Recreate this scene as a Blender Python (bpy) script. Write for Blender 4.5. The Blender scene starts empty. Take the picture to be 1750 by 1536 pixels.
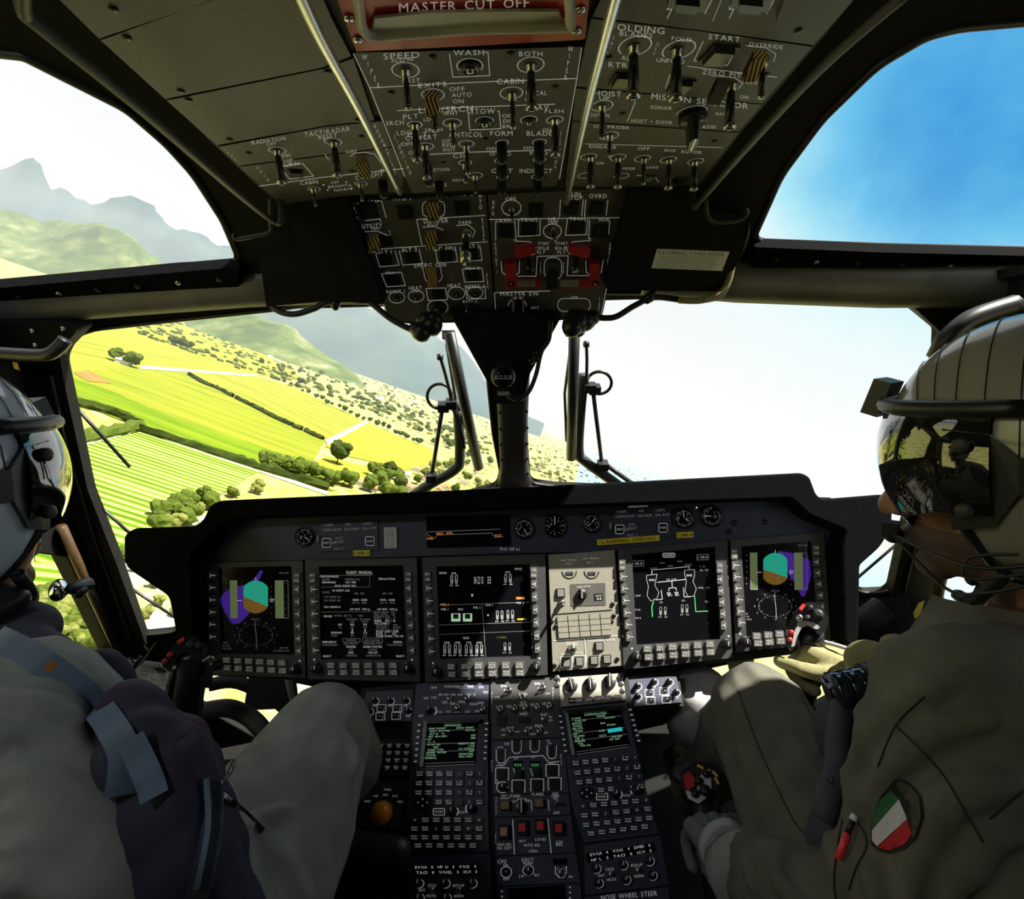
import bpy, bmesh, math, random
import numpy as np
from mathutils import Vector, Matrix, noise
random.seed(7)
S = bpy.context.scene
COL = S.collection
R = math.radians
# ------------------------------------------------------------------ camera, sky, sun, exposure
W, H, F = 1750, 1536, 900.0
CAM = Vector((0, 0, 1.30))
PITCH, ROLL = R(-8.0), R(3.0)
fwd = Vector((0, math.cos(PITCH), math.sin(PITCH)))
U0 = Vector((0, -math.sin(PITCH), math.cos(PITCH)))
R0 = Vector((1, 0, 0))
crt = R0 * math.cos(ROLL) - U0 * math.sin(ROLL)
cup = R0 * math.sin(ROLL) + U0 * math.cos(ROLL)
cam = bpy.data.cameras.new('camera'); camo = bpy.data.objects.new('camera', cam); COL.objects.link(camo)
cam.sensor_width = 36; cam.sensor_fit = 'HORIZONTAL'; cam.lens = F / W * 36
cam.clip_start = 0.02; cam.clip_end = 30000
camo.matrix_world = Matrix(((crt.x, cup.x, -fwd.x, CAM.x), (crt.y, cup.y, -fwd.y, CAM.y), (crt.z, cup.z, -fwd.z, CAM.z), (0, 0, 0, 1)))
S.camera = camo

def ray(px, py):
    return fwd + crt * ((px - W / 2) / F) + cup * ((H / 2 - py) / F)
def at(px, py, d):
    """the point seen at pixel px,py at depth d metres along the view axis"""
    return CAM + ray(px, py) * d
def toward(px, py): return ray(px, py).normalized()
# earth's up: the aircraft is banked, the horizon runs from (0,405) to (1000,750)
def hor(x): return 405 + 0.345 * x
UP = toward(1000, hor(1000)).cross(toward(0, hor(0))).normalized()
if UP.z < 0: UP = -UP
ALT = 120.0

w = bpy.data.worlds.new('sky'); S.world = w; w.use_nodes = True
nt = w.node_tree; nt.nodes.clear()
def N(nt, t, **k):
    n = nt.nodes.new(t)
    for a, b in k.items():
        if a.startswith('i_'):
            n.inputs[int(a[2:])].default_value = b
        else: setattr(n, a, b)
    return n
def L(nt, a, ai, b, bi): nt.links.new(a.outputs[ai], b.inputs[bi])
tc = N(nt, 'ShaderNodeTexCoord')
nrm = N(nt, 'ShaderNodeVectorMath', operation='NORMALIZE'); L(nt, tc, 'Generated', nrm, 0)
dblue = toward(1760, 130)
dt = N(nt, 'ShaderNodeVectorMath', operation='DOT_PRODUCT'); L(nt, nrm, 0, dt, 0); dt.inputs[1].default_value = dblue
nz = N(nt, 'ShaderNodeTexNoise'); nz.inputs['Scale'].default_value = 2.2; nz.inputs['Detail'].default_value = 6; nz.inputs['Roughness'].default_value = .55
L(nt, nrm, 0, nz, 'Vector')
ma = N(nt, 'ShaderNodeMath', operation='MULTIPLY_ADD'); L(nt, nz, 0, ma, 0); ma.inputs[1].default_value = 0.07; L(nt, dt, 'Value', ma, 2)
mb_ = N(nt, 'ShaderNodeMath', operation='SUBTRACT'); L(nt, ma, 0, mb_, 0); mb_.inputs[1].default_value = .035
rp = N(nt, 'ShaderNodeValToRGB'); L(nt, mb_, 0, rp, 0)
e = rp.color_ramp.elements
e[0].position = 0.885; e[0].color = (.90, .91, .93, 1)
e[1].position = 1.0; e[1].color = (.045, .30, .72, 1)
for p, c in ((.925, (.86, .95, .97, 1)), (.952, (.74, .94, .98, 1)), (.968, (.42, .82, .95, 1)), (.984, (.15, .56, .88, 1))):
    x = e.new(p); x.color = c
du = N(nt, 'ShaderNodeVectorMath', operation='DOT_PRODUCT'); L(nt, nrm, 0, du, 0); du.inputs[1].default_value = UP
rg = N(nt, 'ShaderNodeValToRGB'); L(nt, du, 'Value', rg, 0)
rg.color_ramp.elements[0].position = 0; rg.color_ramp.elements[0].color = (0, 0, 0, 1)
rg.color_ramp.elements[1].position = .02; rg.color_ramp.elements[1].color = (1, 1, 1, 1)
mx = N(nt, 'ShaderNodeMix', data_type='RGBA'); L(nt, rg, 0, mx, 0); mx.inputs[6].default_value = (.55, .6, .5, 1); L(nt, rp, 0, mx, 7)
bg = N(nt, 'ShaderNodeBackground'); L(nt, mx, 2, bg, 0); bg.inputs[1].default_value = 1.0
wo = N(nt, 'ShaderNodeOutputWorld'); L(nt, bg, 0, wo, 0)

SUN = Vector((.588, -.03, .809)).normalized()      # direction towards the sun
sl = bpy.data.lights.new('sun', 'SUN'); sl.energy = 15; sl.angle = R(.6); sl.color = (1, .95, .84)
so = bpy.data.objects.new('sun', sl); COL.objects.link(so); so.location = (3, 0, 8)
so.rotation_euler = SUN.to_track_quat('Z', 'Y').to_euler()
ll = bpy.data.lights.new('fill_lamp_light', 'AREA'); ll.shape = 'DISK'; ll.size = .16; ll.energy = 2.2; ll.color = (.93, .97, 1)  # added fill light for the suits, no such source in view
lo = bpy.data.objects.new('fill_lamp_light', ll); COL.objects.link(lo); lo.location = (-.80, -.30, 2.04)
lo.rotation_euler = (Vector((-.80, -.30, 2.04)) - Vector((.0, .55, 1.0))).to_track_quat('Z', 'Y').to_euler()
vs = S.view_settings
vs.view_transform = 'Standard'; vs.look = 'None'; vs.gamma = 1; vs.exposure = 0.0; vs.use_curve_mapping = False
S.cycles.transparent_max_bounces = 16
S.cycles.max_bounces = 8; S.cycles.volume_bounces = 0

# ------------------------------------------------------------------ materials
MATS = {}
def mat(name, col, rough=.6, metal=0, var=.12, vs_=60, bump=.0, bs=400, emit=0, spec=.5, coat=0):
    if name in MATS: return MATS[name]
    m = bpy.data.materials.new(name); m.use_nodes = True; nt = m.node_tree; b = nt.nodes['Principled BSDF']
    b.inputs['Roughness'].default_value = rough; b.inputs['Metallic'].default_value = metal
    b.inputs['Specular IOR Level'].default_value = spec; b.inputs['Coat Weight'].default_value = coat
    c = (*col, 1)
    t = N(nt, 'ShaderNodeTexCoord')
    if var > 0:
        z = N(nt, 'ShaderNodeTexNoise'); z.inputs['Scale'].default_value = vs_; z.inputs['Detail'].default_value = 3; L(nt, t, 'Object', z, 'Vector')
        q = N(nt, 'ShaderNodeValToRGB'); L(nt, z, 0, q, 0)
        q.color_ramp.elements[0].position = .3; q.color_ramp.elements[1].position = .7
        q.color_ramp.elements[0].color = tuple(x * (1 - var) for x in col) + (1,); q.color_ramp.elements[1].color = tuple(min(1, x * (1 + var)) for x in col) + (1,)
        L(nt, q, 0, b, 'Base Color')
    else: b.inputs['Base Color'].default_value = c
    if bump > 0:
        z2 = N(nt, 'ShaderNodeTexNoise'); z2.inputs['Scale'].default_value = bs; z2.inputs['Detail'].default_value = 2; L(nt, t, 'Object', z2, 'Vector')
        bp = N(nt, 'ShaderNodeBump'); bp.inputs['Strength'].default_value = bump; bp.inputs['Distance'].default_value = .002; L(nt, z2, 0, bp, 'Height'); L(nt, bp, 0, b, 'Normal')
    if emit:
        b.inputs['Emission Color'].default_value = c; b.inputs['Emission Strength'].default_value = emit
    MATS[name] = m; return m
def stripes(name, c1, c2, scale, rough=.5, axis='DIAGONAL'):
    m = bpy.data.materials.new(name); m.use_nodes = True; nt = m.node_tree; b = nt.nodes['Principled BSDF']
    b.inputs['Roughness'].default_value = rough
    t = N(nt, 'ShaderNodeTexCoord'); wv = N(nt, 'ShaderNodeTexWave', wave_type='BANDS', bands_direction=axis); wv.inputs['Scale'].default_value = scale
    L(nt, t, 'Object', wv, 'Vector'); q = N(nt, 'ShaderNodeValToRGB'); q.color_ramp.interpolation = 'CONSTANT'; L(nt, wv, 0, q, 0)
    q.color_ramp.elements[0].color = (*c1, 1); q.color_ramp.elements[1].position = .5; q.color_ramp.elements[1].color = (*c2, 1)
    L(nt, q, 0, b, 'Base Color'); MATS[name] = m; return m
M_frame = mat('black airframe paint', (.012, .0115, .0105), .75, var=.2, vs_=12, bump=.15, spec=.12)
M_frame2 = mat('dark grey airframe paint', (.035, .033, .03), .5, var=.15, vs_=10, bump=.12, spec=.4)
M_edge = mat('rubber seal', (.015, .015, .015), .45, var=.1)
M_panel = mat('black crinkle panel paint', (.14, .135, .125), .5, var=.08, vs_=200, bump=.15, bs=1800)
M_panelO = mat('dark grey crinkle panel paint', (.095, .088, .08), .55, var=.08, vs_=200, bump=.15, bs=1800)
M_panelB = mat('black panel paint tinted by skylight', (.05, .058, .095), .5, var=.08, vs_=200, bump=.12, bs=1800)  # bluish cast of the sky put into the panel colour
M_hood = mat('matt black hood leather', (.006, .006, .007), .9, var=.15, vs_=90, bump=.3, bs=900, spec=.03)
M_knob = mat('black knob plastic', (.012, .012, .013), .35, var=.1)
M_dark = mat('black void paint', (.006, .006, .006), .7, var=.1)
M_white = mat('backlit white lettering', (.85, .85, .82), .6, var=.0, emit=.16)
M_steel = mat('brushed steel', (.55, .54, .52), .28, 1, var=.08)
M_key = mat('key cap plastic', (.045, .047, .065), .4, var=.06)
M_keyw = mat('grey key cap plastic', (.30, .29, .27), .45, var=.06)
M_red = mat('red guard paint', (.45, .025, .02), .4, var=.1)
M_redb = mat('bright red button', (.85, .06, .06), .35, var=.05)
M_redp = mat('red enamel plate', (.42, .03, .02), .38, var=.12, vs_=40)
M_cream = mat('cream handle paint', (.42, .40, .33), .4, var=.15, vs_=30)
M_yellow = mat('yellow label tape', (.90, .70, .05), .5, var=.08)
M_black = mat('black print', (.01, .01, .01), .6, var=0)
M_screen = mat('dark display glass', (.006, .006, .008), .12, var=0, spec=.35)
M_lglow = mat('lit white symbology', (.75, .78, .75), .5, var=0, emit=.45)
M_ldim = mat('dim white symbology', (.5, .5, .5), .5, var=0, emit=.12)
M_green = mat('lit green symbology', (.1, .75, .2), .5, var=0, emit=.4)
M_lgrn = mat('lit pale green text', (.45, .85, .5), .5, var=0, emit=.5)
M_att = mat('lit teal sky of attitude display', (.01, .33, .22), .5, var=0, emit=.75)
M_brn = mat('lit brown ground of attitude display', (.16, .08, .01), .5, var=0, emit=.7)
M_olv = mat('lit olive tape of flight display', (.10, .14, .05), .5, var=0, emit=.7)
M_cyan = mat('lit cyan field', (.02, .6, .65), .5, var=0, emit=.6)
M_orange = mat('lit orange caption', (.9, .25, .05), .5, var=0, emit=.8)
M_violet_refl = mat('painted violet reflection', (.06, .015, .30), .5, var=0, emit=.55)  # glowing violet that paints the reflections on the outer displays
M_ball = mat('orange trackball', (.95, .33, .02), .2, var=.03)
M_paper = mat('white paper', (.75, .76, .78), .7, var=.05)
M_pline = mat('blue grey ink', (.25, .28, .35), .7, var=0)
M_hazard = stripes('black and yellow hazard stripes', (.62, .42, .13), (.02, .012, .01), 130)
M_hazardR = stripes('red and white hazard stripes', (.8, .06, .05), (.7, .65, .5), 120)
def glass(name, tint=(1, 1, 1), refl=.04, rough=0.0):
    m = bpy.data.materials.new(name); m.use_nodes = True; nt = m.node_tree; nt.nodes.clear()
    a = N(nt, 'ShaderNodeBsdfTransparent'); a.inputs[0].default_value = (*tint, 1)
    g = N(nt, 'ShaderNodeBsdfGlossy'); g.inputs['Roughness'].default_value = rough
    x = N(nt, 'ShaderNodeMixShader'); x.inputs[0].default_value = refl; L(nt, a, 0, x, 1); L(nt, g, 0, x, 2)
    o = N(nt, 'ShaderNodeOutputMaterial'); L(nt, x, 0, o, 0); MATS[name] = m; return m
M_glass = glass('windscreen acrylic', (.97, .985, .98), .012)
M_cover = glass('instrument cover glass', (.97, .97, .97), .03)

# ------------------------------------------------------------------ mesh helpers
WM = {}
class MB:
    def __init__(s): s.v = []; s.f = []; s.mi = []; s.sm = []; s.mats = []
    def add(s, vs, fs, m, smooth=False):
        if m not in s.mats: s.mats.append(m)
        k = s.mats.index(m); o = len(s.v)
        s.v.extend([tuple(v) for v in vs]); s.f.extend([tuple(i + o for i in f) for f in fs])
        s.mi.extend([k] * len(fs)); s.sm.extend([smooth] * len(fs)); return s
    def xf(s, M):
        s.v = [tuple(M @ Vector(v)) for v in s.v]; return s
    def merge(s, o, M=None):
        vs = o.v if M is None else [tuple(M @ Vector(v)) for v in o.v]
        off = len(s.v); s.v.extend(vs)
        for f, mi, sm in zip(o.f, o.mi, o.sm):
            m = o.mats[mi]
            if m not in s.mats: s.mats.append(m)
            s.f.append(tuple(i + off for i in f)); s.mi.append(s.mats.index(m)); s.sm.append(sm)
        return s
    def mesh(s, name, off=Vector()):
        me = bpy.data.meshes.new(name)
        ox, oy, oz = off
        me.from_pydata([(x - ox, y - oy, z - oz) for x, y, z in s.v], [], s.f)
        for m in s.mats: me.materials.append(m)
        me.polygons.foreach_set('material_index', s.mi); me.polygons.foreach_set('use_smooth', s.sm)
        me.update(); return me
    def center(s):
        a = np.array(s.v); lo, hi = a.min(0), a.max(0); return Vector(((lo[0] + hi[0]) / 2, (lo[1] + hi[1]) / 2, lo[2]))
    def build(s, name, parent=None, bevel=0):
        """vertices are world coordinates; part origins sit on their thing's origin"""
        if parent is None: c = s.center(); M = Matrix.Translation(c); me = s.mesh(name, c)
        else: M = Matrix.Translation(WM[parent].translation); me = s.mesh(name, M.translation)
        o = bpy.data.objects.new(name, me); COL.objects.link(o); WM[o] = M
        if parent is not None:
            o.parent = parent; o.matrix_basis = WM[parent].inverted() @ M
        else: o.matrix_basis = M
        if bevel:
            b = o.modifiers.new('bevel', 'BEVEL'); b.width = bevel; b.segments = 2; b.limit_method = 'ANGLE'
        return o
def tag(o, label=None, cat=None, group=None, kind=None):
    if label: o['label'] = label
    if cat: o['category'] = cat
    if group: o['group'] = group
    if kind: o['kind'] = kind
    return o
def thing(name, loc, label, cat, group=None):
    o = bpy.data.objects.new(name, None); COL.objects.link(o); o.empty_display_size = .05
    o.location = loc; WM[o] = Matrix.Translation(loc); return tag(o, label, cat, group)
def inst(name, me, M, parent=None):
    o = bpy.data.objects.new(name, me); COL.objects.link(o); WM[o] = M.copy()
    if parent is not None: o.parent = parent; o.matrix_basis = WM[parent].inverted() @ M
    else: o.matrix_basis = M
    return o
class Pl:
    """a real plane in the cockpit; pixel outlines are measured onto it"""
    def __init__(s, o, n):
        s.o = Vector(o); s.n = Vector(n).normalized()
        if s.n.dot(CAM - s.o) < 0: s.n = -s.n
    def P(s, px, py, off=0):
        r = ray(px, py); o = s.o + s.n * off
        return CAM + r * ((o - CAM).dot(s.n) / r.dot(s.n))
    def fr(s, px, py, off=0, ang=0):
        p = s.P(px, py, off); q = s.P(px + 1, py, off); u = (q - p); sc = u.length; u = u / sc
        v = s.n.cross(u)
        if ang: u, v = u * math.cos(ang) + v * math.sin(ang), v * math.cos(ang) - u * math.sin(ang)
        M = Matrix(((u.x, v.x, s.n.x, p.x), (u.y, v.y, s.n.y, p.y), (u.z, v.z, s.n.z, p.z), (0, 0, 0, 1)))
        return M, sc
def prism(mb, pl, pts, top, bot, m, side=None):
    t = [pl.P(x, y, top) for x, y in pts]; b = [p + pl.n * (bot - top) for p in t]; n = len(pts)
    # keep outward winding
    ar = sum(pts[i][0] * pts[(i + 1) % n][1] - pts[(i + 1) % n][0] * pts[i][1] for i in range(n))
    f = list(range(n)); sd = []
    if ar > 0: f = f[::-1]
    k = f
    for i in range(n):
        a, c = k[i], k[(i + 1) % n]; sd.append((a, a + n, c + n, c))
    mb.add(t + b, [tuple(f), tuple(i + n for i in f[::-1])], m); mb.add(t + b, sd, side or m); return mb
def flat(mb, pl, pts, off, m):
    t = [pl.P(x, y, off) for x, y in pts]; n = len(pts)
    ar = sum(pts[i][0] * pts[(i + 1) % n][1] - pts[(i + 1) % n][0] * pts[i][1] for i in range(n))
    f = tuple(range(n)) if ar < 0 else tuple(range(n))[::-1]
    mb.add(t, [f], m); return mb
def rot2(x, y, a):
    c, s = math.cos(a), math.sin(a); return (x * c - y * s, x * s + y * c)
def rect(cx, cy, w, h, ang=0):
    return [(cx + a, cy + b) for a, b in (rot2(x, y, -R(ang)) for x, y in ((-w / 2, -h / 2), (w / 2, -h / 2), (w / 2, h / 2), (-w / 2, h / 2)))]
def rrect(cx, cy, w, h, r, ang=0, n=4):
    o = []
    for (sx, sy, a0) in ((1, 1, 0), (-1, 1, 90), (-1, -1, 180), (1, -1, 270)):
        for i in range(n + 1):
            a = R(a0 + 90 * i / n); o.append((sx * (w / 2 - r) + r * math.cos(a), sy * (h / 2 - r) + r * math.sin(a)))
    return [(cx + a, cy + b) for a, b in (rot2(x, y, -R(ang)) for x, y in o)]
def rnd(pts, r, n=4):
    """round the corners of a polygon; r may be a list"""
    o = []; N_ = len(pts)
    for i in range(N_):
        p = Vector(pts[i]); a = Vector(pts[i - 1]) - p; b = Vector(pts[(i + 1) % N_]) - p
        rr = r[i] if isinstance(r, (list, tuple)) else r
        rr = min(rr, a.length * .45, b.length * .45)
        if rr <= 0: o.append(tuple(p)); continue
        s, e_ = p + a.normalized() * rr, p + b.normalized() * rr
        for k in range(n + 1):
            t = k / n; q = s * (1 - t) ** 2 + p * 2 * t * (1 - t) + e_ * t ** 2; o.append((q.x, q.y))
    return o
def line(mb, pl, x0, y0, x1, y1, w, off, m):
    d = Vector((x1 - x0, y1 - y0)); l = d.length or 1; nx, ny = -d.y / l * w / 2, d.x / l * w / 2
    flat(mb, pl, [(x0 + nx, y0 + ny), (x1 + nx, y1 + ny), (x1 - nx, y1 - ny), (x0 - nx, y0 - ny)], off, m)
def pline(mb, pl, pts, w, off, m, closed=False):
    for i in range(len(pts) - (0 if closed else 1)):
        a, b = pts[i], pts[(i + 1) % len(pts)]; line(mb, pl, *a, *b, w, off, m)
def ring(mb, pl, cx, cy, rx, ry, w, off, m, a0=0, a1=360, n=24):
    ps = []
    for i in range(n + 1):
        a = R(a0 + (a1 - a0) * i / n); ps.append((math.cos(a), -math.sin(a)))
    for i in range(n):
        (c0, s0), (c1, s1) = ps[i], ps[i + 1]
        flat(mb, pl, [(cx + c0 * rx, cy + s0 * ry), (cx + c1 * rx, cy + s1 * ry), (cx + c1 * (rx - w), cy + s1 * (ry - w)), (cx + c0 * (rx - w), cy + s0 * (ry - w))], off, m)
def tring(mb, pl, cx, cy, r, w, off, m, a0=0, a1=360, n=28):
    """a true circle on the plane, r in metres"""
    M, sc = pl.fr(cx, cy, off); vs = []; fs = []
    for i in range(n + 1):
        a = R(a0 + (a1 - a0) * i / n); c, s = math.cos(a), math.sin(a)
        vs += [M @ Vector((r * c, r * s, 0)), M @ Vector(((r - w) * c, (r - w) * s, 0))]
    for i in range(n): fs.append((2 * i, 2 * i + 2, 2 * i + 3, 2 * i + 1))
    mb.add(vs, fs, m)
# glyphs of the built-in font
_G = {}
def glyph(ch):
    if ch in _G: return _G[ch]
    cu = bpy.data.curves.new('g', 'FONT'); cu.body = ch; cu.size = 1; cu.resolution_u = 2
    ob = bpy.data.objects.new('g', cu); COL.objects.link(ob)
    dg = bpy.context.evaluated_depsgraph_get(); me = bpy.data.meshes.new_from_object(ob.evaluated_get(dg))
    vs = [(v.co.x, v.co.y) for v in me.vertices]; fs = [tuple(p.vertices) for p in me.polygons]
    bpy.data.objects.remove(ob); bpy.data.curves.remove(cu); bpy.data.meshes.remove(me)
    if vs:
        x0 = min(v[0] for v in vs); x1 = max(v[0] for v in vs); vs = [(v[0] - x0, v[1]) for v in vs]; wd = x1 - x0
    else: wd = .3
    _G[ch] = (vs, fs, wd); return _G[ch]
def layout(s, cap=None):
    cap = .729 if cap is None else cap
    V, Fc = [], []; x = 0
    for ch in s:
        vs, fs, wd = glyph(ch); o = len(V)
        V += [(x + a, b / cap) for a, b in vs]; Fc += [tuple(i + o for i in f) for f in fs]
        x += wd + .16
    return V, Fc, max(x - .16, .1)
_caph = max(b for a, b in glyph('H')[0])
def T(mb, pl, s, x, y, h, m=None, w=None, ang=0, off=.0005, stack=False):
    """lettering on a plane: centre x,y, cap height h and width w in photo pixels"""
    m = m or M_white
    if stack:
        n = len(s); dx, dy = (w or 0), h * 1.35
        for i, ch in enumerate(s): T(mb, pl, ch, x + dx * (i - (n - 1) / 2), y + dy * (i - (n - 1) / 2), h, m, None, ang, off)
        return
    V, Fc, wd = layout(s, _caph)
    kx = (w / wd) if w else h * .95
    W2 = kx * wd / 2; a = R(ang); c, sn = math.cos(a), math.sin(a); P = []
    for u, v in V:
        lx, ly = u * kx - W2, v * h - h / 2
        P.append(pl.P(x + lx * c - ly * sn, y - lx * sn - ly * c, off))
    mb.add(P, Fc, m)
def tube(mb, pts, r, m, n=10, caps=True, smooth=True):
    pts = [Vector(p) for p in pts]; k = len(pts); rr = r if isinstance(r, (list, tuple)) else [r] * k
    vs, fs = [], []; up = None
    for i, p in enumerate(pts):
        d = (pts[min(i + 1, k - 1)] - pts[max(i - 1, 0)]).normalized()
        if up is None:
            up = d.orthogonal().normalized()
        up = (up - d * up.dot(d)).normalized(); s_ = d.cross(up)
        for j in range(n):
            a = 2 * math.pi * j / n; vs.append(p + (up * math.cos(a) + s_ * math.sin(a)) * rr[i])
    for i in range(k - 1):
        for j in range(n):
            a, b = i * n + j, i * n + (j + 1) % n; fs.append((a, b, b + n, a + n))
    if caps: fs += [tuple(range(n))[::-1], tuple((k - 1) * n + j for j in range(n))]
    mb.add(vs, fs, m, smooth)
def spl(pts, n=6):
    """Catmull-Rom through points"""
    pts = [Vector(p) for p in pts]; o = []
    for i in range(len(pts) - 1):
        p0, p1, p2, p3 = pts[max(i - 1, 0)], pts[i], pts[i + 1], pts[min(i + 2, len(pts) - 1)]
        for k in range(n):
            t = k / n; o.append(.5 * ((2 * p1) + (p2 - p0) * t + (2 * p0 - 5 * p1 + 4 * p2 - p3) * t * t + (3 * p1 - p0 - 3 * p2 + p3) * t ** 3))
    o.append(pts[-1]); return o
def lathe(mb, M, prof, m, n=20, smooth=True, squash=1):
    """profile [(radius, height)] spun about the local z axis of M"""
    vs, fs = [], []
    for r, z in prof:
        for j in range(n):
            a = 2 * math.pi * j / n; vs.append(M @ Vector((r * math.cos(a), r * math.sin(a) * squash, z)))
    for i in range(len(prof) - 1):
        for j in range(n):
            a, b = i * n + j, i * n + (j + 1) % n; fs.append((a, b, b + n, a + n))
    fs += [tuple(range(n))[::-1], tuple((len(prof) - 1) * n + j for j in range(n))]
    mb.add(vs, fs, m, smooth)
def box(mb, M, sx, sy, sz, m, z0=None, taper=1):
    z0 = -sz / 2 if z0 is None else z0; vs = []
    for z, k in ((z0, 1), (z0 + sz, taper)):
        for x, y in ((-1, -1), (1, -1), (1, 1), (-1, 1)): vs.append(M @ Vector((x * sx / 2 * k, y * sy / 2 * k, z)))
    mb.add(vs, [(3, 2, 1, 0), (4, 5, 6, 7), (0, 1, 5, 4), (1, 2, 6, 5), (2, 3, 7, 6), (3, 0, 4, 7)], m)
def frameM(o, z, x=None):
    z = Vector(z).normalized(); x = Vector(x) if x is not None else z.orthogonal(); x = (x - z * x.dot(z)).normalized(); y = z.cross(x)
    return Matrix(((x.x, y.x, z.x, o[0]), (x.y, y.y, z.y, o[1]), (x.z, y.z, z.z, o[2]), (0, 0, 0, 1)))
def holed(name, pl, outer, holes, thick, m, bev=.004, back=0, parent=None):
    """a plate with openings, cut on the plane, extruded away from the viewer"""
    O = pl.P(875, 600); u = (pl.P(885, 600) - O).normalized(); v = pl.n.cross(u)
    cu = bpy.data.curves.new('c', 'CURVE'); cu.dimensions = '2D'; cu.fill_mode = 'BOTH'; cu.extrude = thick / 2; cu.bevel_depth = bev; cu.bevel_resolution = 1
    for poly in [outer] + holes:
        sp = cu.splines.new('POLY'); sp.points.add(len(poly) - 1); sp.use_cyclic_u = True
        for i, q in enumerate(poly):
            p = q if isinstance(q, Vector) else pl.P(*q)
            d = p - O; sp.points[i].co = (d.dot(u), d.dot(v), 0, 1)
    ob = bpy.data.objects.new('c', cu); COL.objects.link(ob); dg = bpy.context.evaluated_depsgraph_get()
    me = bpy.data.meshes.new_from_object(ob.evaluated_get(dg)); bpy.data.objects.remove(ob); bpy.data.curves.remove(cu)
    C_ = O - pl.n * (thick / 2 + back)
    M = Matrix(((u.x, v.x, pl.n.x, C_.x), (u.y, v.y, pl.n.y, C_.y), (u.z, v.z, pl.n.z, C_.z), (0, 0, 0, 1)))
    mb = MB(); mb.add([M @ q.co for q in me.vertices], [tuple(p.vertices) for p in me.polygons], m); bpy.data.meshes.remove(me)
    return mb.build(name, parent)
def struct(o): o['kind'] = 'structure'; return o
# ------------------------------------------------------------------ airframe shell
C = CAM
def rel(x, y, z): return C + Vector((x, y, z))
WS = Pl(rel(0, 1.2, .19), (0, -1, -.407))                 # windscreen plane
RF = Pl(rel(0, 1.15, .23), (0, -.65, -1))                 # roof glazing plane

def edgeline(a, b):
    A, B = WS.P(*a), WS.P(*b); d = (B - A) / (B.z - A.z); return A + d * (C.z + .15 - A.z), A + d * (0 - A.z)
EL, ER = edgeline((52, 612), (196, 1086)), edgeline((1662, 612), (1565, 1086))
# windscreen frame with two big panes and the chin windows
wl = rnd([(103, 612), (122, 577), (158, 563), (300, 547), (470, 529), (560, 516), (760, 518), (778, 546), (834, 648), (843, 740), (856, 808), (850, 832), (800, 846), (640, 858), (400, 890), (330, 960), (345, 1050), (323, 1063), (296, 1081), (244, 1086), (200, 960), (152, 838)], [14, 14, 20, 4, 4, 6, 4, 4, 4, 4, 8, 14, 4, 4, 4, 4, 4, 6, 10, 4, 4, 4])
wr = rnd([(902, 640), (925, 560), (960, 505), (1040, 500), (1300, 502), (1548, 514), (1606, 562), (1603, 640), (1570, 800), (1524, 1004), (1515, 1012), (1470, 1014), (1425, 978), (1420, 860), (1100, 838), (950, 832), (905, 826), (898, 740)], [4, 4, 6, 4, 4, 16, 6, 4, 4, 4, 6, 16, 4, 4, 4, 4, 14, 4])
cl1 = rnd([(336, 1162), (350, 1148), (480, 1160), (560, 1176), (560, 1240), (440, 1262), (330, 1200)], 6)
cl2 = rnd([(1120, 1160), (1260, 1130), (1430, 1070), (1430, 1190), (1360, 1226), (1180, 1230)], 6)
struct(holed('wall_front', WS, [Vector((-1.5, 1.196, C.z + .2)), Vector((1.5, 1.196, C.z + .2)), ER[0], ER[1], EL[1], EL[0]], [wl, wr, cl1, cl2], .02, M_frame))
gm = MB(); flat(gm, WS, [(90, 480), (850, 480), (850, 1240), (90, 1240)], -.03, M_glass); struct(gm.build('window_1'))
gm = MB(); flat(gm, WS, [(860, 480), (1640, 480), (1640, 1240), (860, 1240)], -.03, M_glass); struct(gm.build('window_2'))
# roof with two curved panes
rl = rnd([(-420, 520), (-420, 250), (-200, 80), (-60, 85), (0, 92), (38, 96), (215, 186), (283, 245), (330, 297), (380, 375), (406, 436), (402, 452), (300, 458), (0, 487)], [20, 20, 20, 10, 4, 10, 20, 20, 20, 10, 10, 12, 4, 4])
rr_ = rnd([(1291, 400), (1293, 408), (1304, 417), (1500, 424), (1750, 430), (2560, 470), (2560, -200), (2320, -200), (2140, 0), (1750, 38), (1640, 48), (1585, 62), (1500, 112), (1405, 205), (1335, 300)], [4, 8, 10, 4, 4, 4, 40, 40, 60, 20, 20, 20, 30, 20, 20])
struct(holed('ceiling', RF, [Vector((-1.5, 1.2, C.z + .1975)), Vector((1.5, 1.2, C.z + .1975)), Vector((1.5, -.95, C.z + 1.595)), Vector((-1.5, -.95, C.z + 1.595))], [rl, rr_], .012, M_frame, .003))
gm = MB(); flat(gm, RF, [(-640, -370), (430, -370), (430, 560), (-640, 560)], -.03, M_glass); struct(gm.build('window_3'))
gm = MB(); flat(gm, RF, [(1270, -230), (2580, -230), (2580, 490), (1270, 490)], -.03, M_glass); struct(gm.build('window_4'))
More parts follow.
